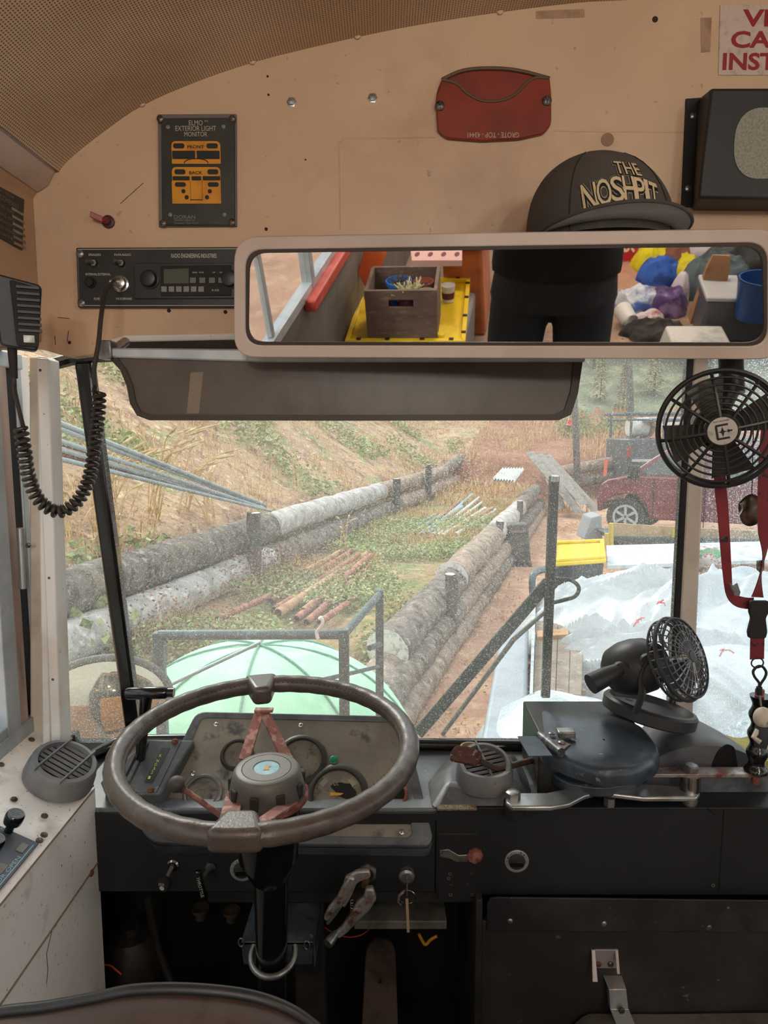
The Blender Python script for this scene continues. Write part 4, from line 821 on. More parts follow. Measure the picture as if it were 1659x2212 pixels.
t.part('lettering', MB().text('THROTTLE', 0, -.002, .040, .0055, .0053, Mt, rot=R(-90)), WHITEINK, hd)
def dial(px, py, label, s, arc0):
    t = T('vent_dial', label, 'dial', FM(px, py), 'silver dials on the fascia')
    t.part('bezel', MB().lathe([(.0225, 0), (.0225, .0025), (.0205, .0035), (.016, .0035)], 36, None, False), mk('dial_silver' + s[:2], 'a09f9c', .4, .4))
    mb = MB(); n = len(s)
    for i, ch in enumerate(s):
        if ch == ' ': continue
        a = R(arc0 - i * (220 / n)); mb.text(ch, .0188 * math.cos(a), .0188 * math.sin(a), .0024, .0034, .0037, rot=a - PI / 2)
    t.part('lettering', mb, DARKINK)
    t.part('knob', MB().lathe([(.0158, .002), (.0155, .005), (.014, .0055), (.0001, .0055)], 32, None, False), mk('dial_knob' + s[:2], '47484a', .3, .6)); t.part('grip', MB().box((0, -.004, .006), (.024, .010, .002)), BLKG, bev=.0008); return t
dial(1116, 1859, 'silver fresh air dial on the fascia below the round vent', 'OPEN-FRESH AIR-CLOSE', 200)
dial(523, 1878, 'silver dial on the fascia half behind the steering column', 'SPEED-AIR', 190)
# hex nut and locking pliers
t = T('choke_nut', 'large steel hex nut on the fascia gripped by pliers', 'nut', FM(793, 1885))
t.part('nut', MB().lathe([(.0195, 0), (.0195, .005), (.013, .007), (.010, .007)], 6, Matrix.Rotation(R(30), 4, 'Z'), False), STEEL); t.part('collar', MB().lathe([(.0125, .004), (.0125, .008), (.0085, .008)], 24, None, False), BLKM); t.part('shaft', MB().cyl((0, 0, .002), (-.004, -.004, .032), .0065), mk('brass_shaft', '8a7440', .4, .7))
PLM = mk('plier_steel', 'a8a19a', .38, .6, [('7a4a38', 55, .5, .62, 5), ('d8d5d0', 30, .55, .7, 4)], (.5, 90))
t = T('locking_pliers', 'rust speckled locking pliers clamped onto the dash nut and hanging down', 'pliers', P(790, 1895, y=1.17))
def flatbar(pts, w, th, y0=1.165):
    L_ = [P(x, y, y=y0) for x, y in pts]; mb = MB(); m = len(L_); vs = []
    for i, p in enumerate(L_):
        a = L_[max(i - 1, 0)]; b = L_[min(i + 1, m - 1)]; d = (b - a).normalized(); s_ = d.cross(V((0, 1, 0))).normalized(); ww = w[i] / 2
        for sx, sy in ((-1, -1), (1, -1), (1, 1), (-1, 1)): vs.append(p + s_ * ww * sx + V((0, th / 2 * sy, 0)))
    fs = [(i * 4 + j, i * 4 + (j + 1) % 4, i * 4 + 4 + (j + 1) % 4, i * 4 + 4 + j) for i in range(m - 1) for j in range(4)] + [(0, 1, 2, 3), tuple(range(4 * m - 4, 4 * m))]
    return mb.add(vs, fs)
t.part('upper_jaw', flatbar(((800, 1885), (775, 1890), (758, 1900), (748, 1930), (738, 1955)), (.014, .020, .024, .020, .014), .011), PLM, w=True, bev=.003)
t.part('handle', flatbar(((762, 1892), (750, 1915), (738, 1940), (715, 1965), (703, 1985)), (.012, .017, .018, .014, .008), .013, 1.160), PLM, w=True, bev=.004)
t.part('handle', flatbar(((798, 1915), (800, 1935), (785, 1955), (765, 1980), (745, 2005), (727, 2020)), (.014, .024, .028, .020, .015, .012), .014, 1.163), PLM, w=True, bev=.004)
t.part('release_lever', flatbar(((737, 1955), (720, 1975), (707, 1995)), (.006, .010, .006), .008, 1.168), STEEL, w=True, bev=.002)
mb = MB(); a = P(727, 2015, y=1.163); b = P(715, 2030, y=1.15); mb.cyl(a, b, .0065, .009, 20); mb.cyl(b, b + (b - a) * .6, .0092, .0092, 20); t.part('adjusting_screw', mb, STEEL, w=True)
mb = MB(); mb.tube([P(760, 1945, y=1.16) + V((.003 * math.cos(i), .003 * math.sin(i), -.0008 * i)) for i in range(40)], .0007, 5); t.part('spring', mb, STEEL, w=True)
# ignition lock and key
t = T('ignition_lock', 'round steel ignition lock in the fascia right of the pliers', 'lock', FM(878, 1888)); t.part('barrel', MB().lathe([(.0155, 0), (.0155, .005), (.0145, .010), (.010, .012), (.0098, .0105), (.0001, .0105)], 32, None, False), STEEL)
t = T('ignition_key', 'key standing in the ignition with a wire ring and a pale tag', 'key', FM(878, 1888) @ Matrix.Translation((0, 0, .011)))
mb = MB(); mb.box((0, -.008, .014), (.0022, .024, .024)); t.part('key_blade', mb, STEEL, bev=.001)
mb = MB(); ck = P(880, 1935, y=1.19); mb.tube([ck + V((.0145 * math.cos(2 * PI * i / 24), -.004, .0135 * math.sin(2 * PI * i / 24))) for i in range(24)], .0011, 6, True); t.part('key_ring', mb, CHROME, w=True)
mb = MB(); mb.hexa([P(876, 1942, y=1.185), P(882, 1942, y=1.185), P(885, 2014, y=1.185), P(879, 2015, y=1.185)], (0, .002, 0)); t.part('key_tag', mb, mk('tag_tan', 'a08a6c', .5), w=True)
mb = MB(); mb.tube([P(x, y, y=1.185) for x, y in ((872, 1926), (862, 1935), (860, 1950), (867, 1955))], .0028, 8, flat=.5); t.part('ring_clip', mb, mk('clip_pink', '8f6f6a', .4, .5), w=True)
# latch strap and scarred plate on the fascia
t = T('latch_strap', 'bent steel latch strap with one rusty end on the fascia', 'latch', FM(992, 1846))
kk = lambda px, py: tuple(a - b for a, b in zip(kf(px, py), kf(992, 1846)))
mb = MB(); L_ = [kk(*p) for p in ((950, 1834), (950, 1848), (972, 1853), (985, 1860), (1010, 1860), (1014, 1844), (990, 1845), (975, 1836), (968, 1832))]; mb.prism(L_[::-1] if False else L_, 0, .004); t.part('strap', mb, STEEL, bev=.001)
mb = MB(); mb.lathe([(.0155, .001), (.0155, .006), (.012, .008), (.0001, .008)], 8, Matrix.Translation((*kk(1026, 1846), 0)), False); t.part('rusted_washer', mb, RUST)
mb = MB(); mb.lathe([(.007, .004), (.006, .007), (.0001, .007)], 6, Matrix.Translation((*kk(960, 1841), 0)), False); t.part('bolt', mb, STEEL)
mb = MB(); mb.prism([kf(*p) for p in ((946, 1800), (1030, 1800), (1030, 1945), (946, 1945))][::-1], 0, .002, MF)
single('cover_plate', mb, mk('cover_black', '1c1d1f', .5, 0, [('5e5b58', 60, .66, .72, 4)]), 'scratched black cover plate with screw holes under the latch strap', 'plate', bev=.001)
mb = MB()
for (x, y) in ((972, 1886), (969, 1896), (1019, 1886), (973, 1931), (1020, 1931), (1304, 1948), (1539, 1911)): mb.ring(.0035, .0018, .0022, .0028, 12, MF @ Matrix.Translation((*kf(x, y), 0)))
struct('trim_19', mb, STEEL)
# under the dash: ledge, bracket box, post, pedal, wires, lower right panel
mb = MB(); mb.b2((P(450, 1945, y=1.24).x, 1.235, FBZ - .004), (P(1035, 1955, y=1.24).x, 1.255, FBZ - .035)); struct('trim_20', mb, BLKM, .002)
mb = MB(); mb.b2((P(765, 1990, y=1.25).x, 1.25, P(765, 1990, y=1.25).z), (P(965, 2008, y=1.25).x, 1.32, P(765, 2008, y=1.25).z)); single('duct_plate', mb, mk('grey_plate', '5f5e56', .6, 0, [('3c3a34', 20, .5, .7, 4)]), 'grey metal plate hanging under the dash behind the key tag', 'plate', bev=.002)
t = T('bracket_box', 'scuffed black bracket box behind the steering column', 'bracket', P(610, 2010, y=1.17))
a0, a1, a2, a3 = P(548, 1944, y=1.25), P(692, 1944, y=1.25), P(676, 2035, y=1.15), P(520, 2035, y=1.15)
mb = MB(); mb.hexa([a0, a1, a2, a3], (0, 0, -.006)); mb.hexa([a3, a2, a2 + V((-.002, 0, -.045)), a3 + V((.004, 0, -.045))], (0, .004, 0)); mb.hexa([a1, a2, a2 + V((0, 0, -.05)), a1 + V((0, 0, -.05))], (.003, 0, 0)); t.part('plate', mb, mk('bracket_scuff', '34393c', .4, 0, [('5d6a70', 9, .45, .7, 5, .8), ('14100e', 22, .56, .66, 5), ('9a8c7c', 120, .7, .76, 3)], (.3, 60)), w=True, bev=.002)
for (x, y) in ((521, 2036), (663, 2042)): mb = MB(); c_ = P(x, y, y=1.147); mb.tube([c_ + V((.005 * math.cos(2 * PI * i / 16), 0, .008 * math.sin(2 * PI * i / 16))) for i in range(16)], .0014, 6, True); t.part('slotted_ear', mb, STEEL, w=True)
mb = MB(); mb.b2((P(635, 2000, y=1.28).x, 1.28, 0), (P(700, 2000, y=1.28).x, 1.34, FBZ)); struct('column_left_post', mb, SCUFF, .004)
t = T('accelerator_pedal', 'long rounded brown accelerator pedal in the dark footwell', 'pedal', P(822, 2180, y=1.33))
k0 = P(822, 2062, y=1.42); k1 = P(820, 2260, y=1.28); X = V((.034, 0, 0)); L_ = [k0 + V((.034 * math.cos(R(a)), 0, 0)) + (k0 - k1).normalized() * .034 * math.sin(R(a)) for a in range(0, 181, 20)] + [k1 - X * 1.15, k1 + X * 1.15]
mb = MB(); mb.hexa(L_, (0, .014, -.006)); t.part('pad', mb, mk('pedal_brown', '5c4c40', .7, 0, [('3c3029', 14, .5, .66, 5)]), w=True, bev=.003); mb = MB(); mb.cyl(k0.lerp(k1, .4) + V((0, .012, 0)), (k0.x, 1.5, .2), .008); t.part('arm', mb, BLKM, w=True)
def wire(name, pts, r, mat, label, cat='wire', grp=None):
    mb = MB(); mb.tube(smooth_path([P(x, y, y=d) for x, y, d in pts], 5), r, 7); return single(name, mb, mat, label, cat, grp)
RW = mk('red_wire', 'a03020', .5); wire('red_wire', ((690, 1995, 1.3), (720, 2015, 1.28), (750, 2024, 1.28), (780, 2020, 1.28), (800, 2005, 1.3)), .0013, RW, 'thin red wire drooping behind the pliers')
wire('orange_wire', ((212, 2083, 1.30), (238, 2086, 1.30), (250, 2095, 1.30), (262, 2105, 1.30)), .0018, mk('orange_wire', 'c04a24', .5), 'orange red wire end in the dark footwell at left')
wire('yellow_wire', ((905, 2018, 1.30), (918, 2040, 1.30), (930, 2030, 1.30), (944, 2022, 1.30)), .0032, mk('yellow_wire', 'b8801c', .5), 'bent yellow wire hanging under the dash right of the key tag')
wire('drain_hose', ((318, 1935, 1.30), (330, 2000, 1.32), (345, 2060, 1.34), (380, 2150, 1.34)), .008, mk('hose_dark', '2a2624', .6), 'dark hose dropping from the dash into the footwell', 'hose')
t = T('washer_bottle', 'dim brown fluid bottle deep in the left footwell', 'bottle', P(285, 2060, y=1.42)); mb = MB(); c_ = P(285, 2060, y=1.42); mb.lathe([(.0001, -.075), (.055, -.07), (.062, -.03), (.06, .03), (.045, .05), (.02, .055), (.02, .07), (.0001, .07)], 24, Matrix.Translation(c_), False); t.part('body', mb, mk('bottle_brown', '2c251f', .6), w=True)
for (x, y) in ((433, 1960), (500, 1965)):
    mb = MB(); c_ = P(x, y, y=1.28); mb.lathe([(.017, 0), (.017, -.006), (.011, -.008), (.010, -.024), (.0001, -.024)], 20, Matrix.Translation(c_), False); single('wire_connector', mb, mk('connector_tan', '3c3022', .6), 'left of two dim tan connectors under the dash' if x < 450 else 'right of two dim tan connectors under the dash', 'connector', 'connectors under the dash')
PLY = 1.195; ML = wallM((0, PLY, 0)); kl = lambda px, py, off=0: pp(ML, px, py, off)
mb = MB(); a = kl(1042, 1985); mb.prism([kl(1042, 1990), (RX, kl(1042, 1990)[1] - .01), (RX, .0), (a[0] - .002, 0)][::-1], -.012, 0, ML); mb.b2((a[0] - .012, PLY, FBZ), (a[0], 1.5, 0)); struct('panel_lower_right', mb, SCUFF, .002)
st = [kl(1052, 2010, .003), kl(1052, 1952, .003), kl(1060, 1940, .003), kl(1075, 1938, .003), (RX, kl(1659, 1958, .003)[1] - .004), (RX, kl(1659, 2018, .003)[1] - .004)]
mb = MB(); mb.prism(st[::-1], 0, .004, ML); struct('trim_21', mb, mk('scuffed_strip', '1d1d1f', .5, 0, [('34312f', 8, .5, .7, 4), ('6f6a66', 90, .68, .74, 4)]), .001)
for i, (x, y) in enumerate(((1101, 1986), (1303, 1992), (1529, 2000))):
    mb = MB(); screw(mb, ML, *kl(x, y), .0055, .004); single('strip_screw', mb, STEEL, '%s of the three steel screws along the lower black strip' % ('leftmost', 'middle', 'rightmost')[i], 'screw', 'screws along the lower strip')
t = T('grab_handle', 'bent aluminium handle bolted to the lower black panel', 'handle', P(1330, 2100, y=PLY))
def hq(pts, y0, dy): mb = MB(); mb.hexa([P(x, y, y=y0 + (yy if (yy := dd) else 0)) for x, y, dd in pts], (0, dy, 0)); return mb
mb = hq(((1279, 2052, -.004), (1336, 2052, -.004), (1337, 2092, -.004), (1281, 2092, -.004)), PLY, .004); mb.hexa([P(1278, 2052, y=PLY - .004), P(1286, 2052, y=PLY - .004), P(1292, 2122, y=PLY - .03), P(1280, 2122, y=PLY - .03)], (0, .004, 0)); mb.hexa([P(1329, 2052, y=PLY - .004), P(1336, 2054, y=PLY - .004), P(1340, 2105, y=PLY - .03), P(1333, 2105, y=PLY - .03)], (0, .004, 0)); br = t.part('bracket', mb, mk('bracket_pinkish', 'a39a98', .45, .5), w=True, bev=.001)
for x, m_ in ((1293, SCREWR), (1319, SCREW)): mb = MB(); screw(mb, wallM((0, PLY - .005, 0)), *pp(wallM((0, PLY - .005, 0)), x, 2083), .0055); t.part('screw', mb, m_, br, w=True)
mb = MB(); L_ = [(1297, 2093, .01, 1338, 2093), (1315, 2137, -.02, 1353, 2137), (1318, 2180, -.028, 1358, 2180), (1335, 2225, -.035, 1377, 2225), (1350, 2290, -.035, 1400, 2290)]
for i in range(4):
    a = L_[i]; b = L_[i + 1]; mb.hexa([P(a[0], a[1], y=PLY + a[2]), P(a[3], a[4], y=PLY + a[2]), P(b[3], b[4], y=PLY + b[2]), P(b[0], b[1], y=PLY + b[2])], (0, .014, 0))
t.part('arm', mb, ALU, w=True, bev=.001); mb = MB(); screw(mb, wallM((0, PLY - .034, 0)), *pp(wallM((0, PLY - .034, 0)), 1343, 2183), .006); t.part('arm_screw', mb, SCREW, w=True)
# engine cover by the lower panel
def cov(u, v):
    p = P(lerp(1195, 2000, u), 2140, y=1.18); e = min(1, u * 9); x = p.x; z0 = .232 * (1 - (1 - e) ** 2) ** .5 if e < 1 else .232
    return (x, lerp(1.185, .2, v), (z0 + .02) * 1.0 - .015 * v + .004 * noise.noise(V((x * 3, v * 3, 0))))
mb = MB(); mb.grid(cov, 60, 24); struct('panel_engine_cover', mb, mk('cover_vinyl', '4a4540', .6, 0, [('6a625a', 3, .42, .7, 5), ('25211f', 7, .55, .7, 5)], (.3, 80)), ang=60)
# seat back
t = T('driver_seat', 'brown leather driver seat back with black piping in the foreground', 'seat', P(340, 2212, y=.56))
SY = .55
prof = [P(x, y, y=SY) for x, y in ((-120, 2290), (-60, 2215), (0, 2190), (100, 2178), (200, 2160), (290, 2142), (400, 2139), (520, 2150), (600, 2172), (660, 2205), (720, 2260), (760, 2330))]
prof = smooth_path(prof, 5); bz = .50
def seat(u, v):
    i = u * (len(prof) - 1); a = prof[int(i)].lerp(prof[min(int(i) + 1, len(prof) - 1)], i - int(i)); cx_ = (prof[0].x + prof[-1].x) / 2
    return V((lerp(a.x, cx_ + (a.x - cx_) * 1.35, v), SY - .09 * v - .0, lerp(a.z, bz, v)))
mb = MB(); mb.grid(lambda u, v: seat(u, v) + V((0, .012 * math.sin(PI * min(1, v * 3)), 0)), 50, 10); mb.grid(lambda u, v: seat(u, v) + V((0, -.07 + .03 * (1 - v) , 0)), 50, 10)
mb.grid(lambda u, v: seat(u, 0) + V((0, -.04 * v, .003 * math.sin(PI * v))), 50, 3)
t.part('backrest', mb, mk('seat_brown', '45342b', .55, 0, [('55433a', 7, .45, .7, 5), ('33271f', 18, .55, .7, 5)], (.4, 300, .001)), w=True, ang=60)
mb = MB(); mb.tube([p + V((0, -.002, .003)) for p in prof], .0050, 10); t.part('piping', mb, BLK, w=True)
mb = MB(); mb.b2((-.38, .05, .36), (.08, .46, .48)); t.part('seat_cushion', mb, LEATH, w=True, bev=.03); mb = MB(); mb.b2((-.25, .12, 0), (-.05, .42, .37)); t.part('pedestal', mb, BLKM, w=True)
# ------------------------------------------------------------ outside: ground, banks, log walls
def sm(t): t = max(0, min(1, t)); return t * t * (3 - 2 * t)
def XL(y): return .14 + .31 * (y - 4.9)
def XU(y): return -3.85 + .29 * y
def tz(x, y, nz=True):
    z = -.75 + .37 * sm((XL(y) - .15 - x) / .25) * sm((y - 4.6) / .9)
    d = XU(y) - x - .05
    if d > 0: z += (.62 * sm(d / .4) if y > 4 else .62 * sm(d / .9)) + .60 * max(0, d - .4) * (1 if y < 30 else 1)
    f = -.75 + 1.1 * sm((y - 20.4) / .5) + .16 * max(0, min(6.5, y - 21)) + .5 * max(0, y - 27.5) if y > 20 else -9
    z = max(z, f)
    if nz: z += .05 * noise.noise(V((x * .9, y * .9, 0))) * sm((y - 2) / 3) + (.16 * noise.noise(V((x * .35, y * .35, 3))) + .05 * noise.noise(V((x * 2.1, y * 2.1, 5)))) * sm(d / 2 if d > 0 else 0) + .25 * noise.noise(V((x * .25, y * .25, 7))) * sm((y - 28) / 4)
    return z
def PT(px, py, h=0.0):
    d = D(px, py); t = 1.8
    while t < 70:
        p = CAM + d * t
        if p.z < tz(p.x, p.y) + h: break
        t += .02 + t * .003
    return CAM + d * t
GRM = mk('path_dirt', 'b99078', .95, 0, [('9c7760', 1.3, .42, .68, 5), ('cdab8c', 5, .5, .72, 6), ('6f5342', 16, .62, .74, 5)], (.6, 20, .03))
TRM = mk('terrace_soil', '9a7f5c', .95, 0, [('6f7a46', 1.8, .42, .62, 6), ('b89c70', 6, .5, .7, 6), ('5c5a3a', 17, .56, .7, 5)], (.8, 22, .04))
HLM = mk('hillside_soil', 'a5856b', .95, 0, [('b89a74', .8, .42, .66, 6), ('7f8c56', 1.1, .54, .64, 7), ('7d5844', 2.6, .50, .66, 7), ('cdb690', 7, .56, .66, 6), ('5f4a3c', 13, .58, .68, 5)], (1.0, 7, .09))
FRM = mk('red_bank_soil', '8e5f48', .95, 0, [('a57a5e', 1.2, .45, .7, 6), ('6b4838', 5, .5, .7, 6)], (.8, 9, .05))
WDM = mk('wooded_slope', '7d8168', .95, 0, [('5e6650', .5, .42, .6, 6), ('a09678', 1.2, .5, .68, 6)], (.8, 6, .06))
NU, NV = 230, 270; g = MB()
def gx(u, y): return lerp(-22, 34, u) if False else (u * 2 - 1) * 4 + ((u * 2 - 1) ** 3) * 26 + 2
def gy(v): return -12 + 16 * v / .25 if v < .25 else 4 + 14 * (v - .25) / .45 if v < .70 else 18 + 42 * ((v - .70) / .30) ** 1.3
for j in range(NV + 1):
    y = gy(j / NV)
    for i in range(NU + 1): x = gx(i / NU, y) + .25 * max(0, y - 5); g.v.append(V((x, y, tz(x, y))))
g.f = [(j * (NU + 1) + i, j * (NU + 1) + i + 1, (j + 1) * (NU + 1) + i + 1, (j + 1) * (NU + 1) + i) for j in range(NV) for i in range(NU)]
gr = struct('ground', g, GRM, ang=180)
for m_ in (TRM, HLM, FRM, WDM): gr.data.materials.append(m_)
for p in gr.data.polygons:
    c = p.center; j_ = .5 * noise.noise(V((c.x, c.y, 0)))
    if c.y > 28.5 + j_ * 4 and c.x > 2: p.material_index = 4
    elif c.x < XU(c.y) - .1 + .2 * j_: p.material_index = 2
    elif c.y > 20.2 or (c.y > 17 and c.x < XL(c.y)): p.material_index = 3
    elif c.x < XL(c.y) - .1 and c.y > 3.2: p.material_index = 1
BARK = mk('grey_bark', '756c64', .9, 0, [('4e4640', 9, .45, .62, 6), ('a39c94', 14, .55, .68, 5), ('8d7a66', 4, .55, .75, 4)], (1.0, 24, .02))
PALEW = mk('weathered_log', 'b3aeaa', .8, 0, [('8d8884', 7, .45, .65, 6), ('dad8d6', 10, .55, .7, 5), ('6a625c', 26, .6, .7, 5)], (.8, 20, .012))
TANL = mk('peeling_log', '9b8776', .85, 0, [('73665c', 8, .45, .63, 6), ('c2b09c', 12, .56, .7, 5)], (.9, 22, .015))
CUT = mk('cut_wood', 'cdb89c', .8, 0, [('b2987a', 25, .5, .66, 4), ('e0d8cc', 8, .5, .7, 4)])
CUTW = mk('painted_cut', 'ddd8d2', .7, 0, [('a79d92', 18, .5, .66, 4)])
POSTM = mk('stake_wood', '5c5752', .9, 0, [('7d7871', 9, .5, .7, 5), ('3e3a37', 14, .5, .66, 5)], (.8, 30, .01), stretch=(1, 1, .3))
LN = 0
def log(p0, p1, r0, r1, mat, label, group='retaining wall logs', cutm=None, seed=None):
    global LN; LN += 1; p0 = V(p0); p1 = V(p1); L_ = (p1 - p0).length; n = max(6, int(L_ / .22)); t = T('log', label, 'log', p0, group); m = MB(); N_ = 22
    ax = (p1 - p0).normalized(); X = ax.orthogonal().normalized(); Y = ax.cross(X)
    for i in range(n + 1):
        f = i / n; c = p0.lerp(p1, f) + X * .02 * noise.noise(V((i * .4, LN, 0))) + Y * .02 * noise.noise(V((i * .4, LN, 9))); r = lerp(r0, r1, f)
        for k_ in range(N_):
            a = 2 * PI * k_ / N_; rr = r * (1 + .10 * noise.noise(V((math.cos(a) * 1.6, math.sin(a) * 1.6, i * .35 + LN * 5))) + .05 * noise.noise(V((math.cos(a) * 6, math.sin(a) * 6, i * .9 + LN))))
            m.v.append(c + X * rr * math.cos(a) + Y * rr * math.sin(a))
    m.f = [(i * N_ + k_, i * N_ + (k_ + 1) % N_, (i + 1) * N_ + (k_ + 1) % N_, (i + 1) * N_ + k_) for i in range(n) for k_ in range(N_)] + [tuple(range(n * N_, n * N_ + N_))]
    e = MB(); ring_ = m.v[:N_]; t.part('trunk', m, mat, w=True, ang=60)
    e.v = [v - ax * .004 for v in ring_]; e.f = [tuple(range(N_))]; t.part('cut_end', e, cutm or CUT, w=True); return t
def along(fn, y0, y1, dx, z, r0, r1, mat, label, cutm=None, j=.0): return log((fn(y0) + dx, y0, z), (fn(y1) + dx, y1, z + j), r0, r1, mat, label, cutm=cutm)
# lower wall
along(XL, 3.75, 5.15, -.16, -.50, .15, .16, TANL, 'tan log nearest the bus at the front end of the lower log wall', CUT)
along(XL, 5.05, 7.45, -.16, -.32, .165, .165, BARK, 'thick rough barked top log of the lower wall, near the metal frame', CUTW)
along(XL, 7.3, 10.3, -.16, -.27, .18, .17, TANL, 'top log of the lower wall with a white painted round end', CUTW)
along(XL, 10.2, 13.4, -.15, -.22, .16, .15, PALEW, 'pale peeling top log of the lower wall beside the short stake', CUTW)
along(XL, 13.3, 17.0, -.15, -.18, .15, .14, BARK, 'farthest top log of the lower wall by the leaning boards', CUT)
for y0, y1, m_, w_ in ((4.1, 7.0, BARK, 'near'), (6.9, 10.6, TANL, 'middle'), (10.5, 16.9, BARK, 'far')): along(XL, y0, y1, -.03, -.50, .12, .115, m_, '%s second course log of the lower wall facing the dirt path' % w_)
for y0, y1, m_, w_ in ((4.3, 8.0, TANL, 'near'), (7.9, 12.5, BARK, 'middle'), (12.4, 17, TANL, 'far')): along(XL, y0, y1, .04, -.67, .11, .10, m_, '%s ground level log of the lower wall on the dirt path' % w_)
# upper wall
along(XU, 2.6, 8.6, -.06, .10, .185, .18, BARK, 'thick grey barked top log of the upper wall at the left', CUT)
along(XU, 8.5, 13.2, -.04, .13, .17, .165, PALEW, 'long pale top log in the middle of the upper wall', CUTW)
along(XU, 13.1, 19, -.02, .14, .16, .15, TANL, 'tan top log beyond the two stakes of the upper wall', CUT)
along(XU, 18.8, 26, -.0, .16, .15, .14, BARK, 'farthest thin log of the upper wall', CUT, j=.5)
along(XU, 2.8, 8.1, .10, -.22, .165, .16, PALEW, 'bleached silver lower log of the upper wall at the left', CUTW)
along(XU, 8.2, 14, .10, -.22, .16, .15, BARK, 'dark lower log of the upper wall behind the weeds', CUT)
along(XU, 13.9, 20, .10, -.20, .15, .14, TANL, 'far lower log of the upper wall beyond the weeds', CUT)
def stake(x, y, z0, z1, r, label):
    t = T('stake', label, 'post', (x, y, z0), 'stakes holding the log walls'); m = MB(); n = 8; m.tube([V((x + .01 * noise.noise(V((i, x, 0))), y, lerp(z0, z1, i / n))) for i in range(n + 1)], [r * (1 + .08 * noise.noise(V((i * 1.3, y, 3)))) for i in range(n + 1)], 12); t.part('post', m, POSTM, w=True)
    t.part('top', MB().lathe([(r * .98, z1 + .001), (.0001, z1 + .004)], 12, Matrix.Translation((x, y, 0)), False), CUTW, w=True)
for px, py0, py1, off, lb in ((548, 1108, 1255, 'U', 'stake in front of the upper wall between bark and silver logs'), (857, 1034, 1102, 'U', 'nearer of the two far stakes on the upper wall'), (926, 1003, 1072, 'U', 'farther of the two far stakes on the upper wall')):
    u = (px - 829.5) / F / .99; y = (-3.85 + .27) / (u - .29); p = P(px, py0, y=y); stake(p.x, y, -.42, p.z, .075, lb)
for px, py0, y, r_, lb in ((975, 1240, 6.35, .06, 'tall stake against the lower wall beside the white painted log end'), (1080, 1126, 10.2, .06, 'stake against the lower wall left of the excavator bucket'), (1124, 1082, 12.2, .055, 'far stake on the lower wall above the excavator bucket')):
    p = P(px, py0, y=y); stake(p.x, y, -.8, p.z, r_, lb)
# pipes
def pipe(a, b, r, mat, label, group, cat='pipe', hollow=True):
    a = V(a); b = V(b); m = MB(); ax = (b - a); M_ = axM(a, ax)
    m.lathe([(r * .8, .0), (r, 0), (r, ax.length), (r * .8, ax.length), (r * .8, .0)], 14, M_, False) if hollow else m.cyl(a, b, r)
    return single('pipe', m, mat, label, cat, group, at=a)
RP1 = mk('rusty_pipe', '8f5b4a', .75, 0, [('b5826a', 10, .48, .68, 5), ('6c4034', 22, .52, .68, 5)], (.3, 60)); RP2 = mk('tan_pipe', 'b08a64', .7, 0, [('8f5f46', 8, .48, .68, 5)])
GP = mk('galvanised_pipe', 'a9b4ba', .45, .4, [('8d979e', 6, .45, .7, 4)]); WP = mk('white_pipe', 'd4d6d2', .5, 0, [('a9aaa6', 6, .5, .7, 4)]); BP = mk('bluish_pipe', '9ab0ba', .5, 0)
for i, (x0, y0, x1, y1, r_, m_) in enumerate(((600, 1268, 742, 1188, .034, RP2), (585, 1300, 760, 1190, .034, RP1), (592, 1318, 775, 1200, .036, RP1), (600, 1325, 795, 1196, .045, RP2), (655, 1318, 790, 1205, .026, RP2), (640, 1338, 802, 1200, .036, RP1), (662, 1345, 800, 1222, .034, RP1), (690, 1345, 770, 1290, .03, RP1), (470, 1338, 580, 1288, .03, RP1), (700, 1130, 745, 1170, .03, RP1))):
    a = PT(x0, y0, r_ + .03 + .012 * i % .05); b = PT(x1, y1, r_ + .03 + .03 * (i % 3)); pipe(a, b, r_, m_, 'rusty iron pipe in the nearer pile on the weedy terrace', 'rusty pipes on the terrace')
for i, (x0, y0, x1, y1, r_, m_) in enumerate(((878, 1148, 940, 1112, .03, BP), (888, 1153, 950, 1115, .03, BP), (900, 1152, 992, 1085, .03, RP1), (908, 1155, 998, 1095, .04, BP), (925, 1153, 1020, 1068, .035, BP), (935, 1155, 1035, 1075, .03, WP), (945, 1157, 1042, 1085, .03, WP), (955, 1158, 1048, 1098, .035, WP), (972, 1150, 1064, 1098, .035, RP2), (984, 1155, 1070, 1102, .035, WP))):
    a = PT(x0, y0, r_ + .03); b = PT(x1, y1, r_ + .04 + .03 * (i % 3)); pipe(a, b, r_, m_, 'pale pipe in the farther bundle lying on the terrace', 'pale pipes on the terrace')
for i, (xl, yl, xr, yr, m_) in enumerate(((60, 886, 575, 1092, GP), (60, 900, 560, 1090, GP), (60, 930, 570, 1098, GP), (60, 938, 540, 1082, RP1), (60, 950, 565, 1100, GP), (60, 962, 520, 1086, RP1), (60, 974, 585, 1104, GP))):
    a = P(xl, yl, y=3.9); b = P(xr, yr, y=8.3 - .1 * (i % 3)); pipe(a, b, .0165 if m_ is GP else .012, m_, 'long galvanised pipe slanting down across the left hillside onto the log' if m_ is GP else 'thin rusty rod among the long pipes on the left hillside', 'galvanised pipes on the hillside' if m_ is GP else 'rusty rods on the hillside')
# trestle carrying the high end of the pipes
e_ = P(60, 990, y=3.95); t = T('pipe_trestle', 'wooden trestle under the high end of the long pipes', 'trestle', (e_.x, 3.95, tz(e_.x, 3.95)))
t.part('beam', MB().b2((e_.x - .35, 3.9, e_.z - .09), (e_.x + .12, 4.0, e_.z - .03)), POSTM, w=True)
for dx in (-.3, .08): t.part('leg', MB().b2((e_.x + dx - .03, 3.91, tz(e_.x + dx, 3.95) - .1), (e_.x + dx + .03, 3.99, e_.z - .09)), POSTM, w=True)
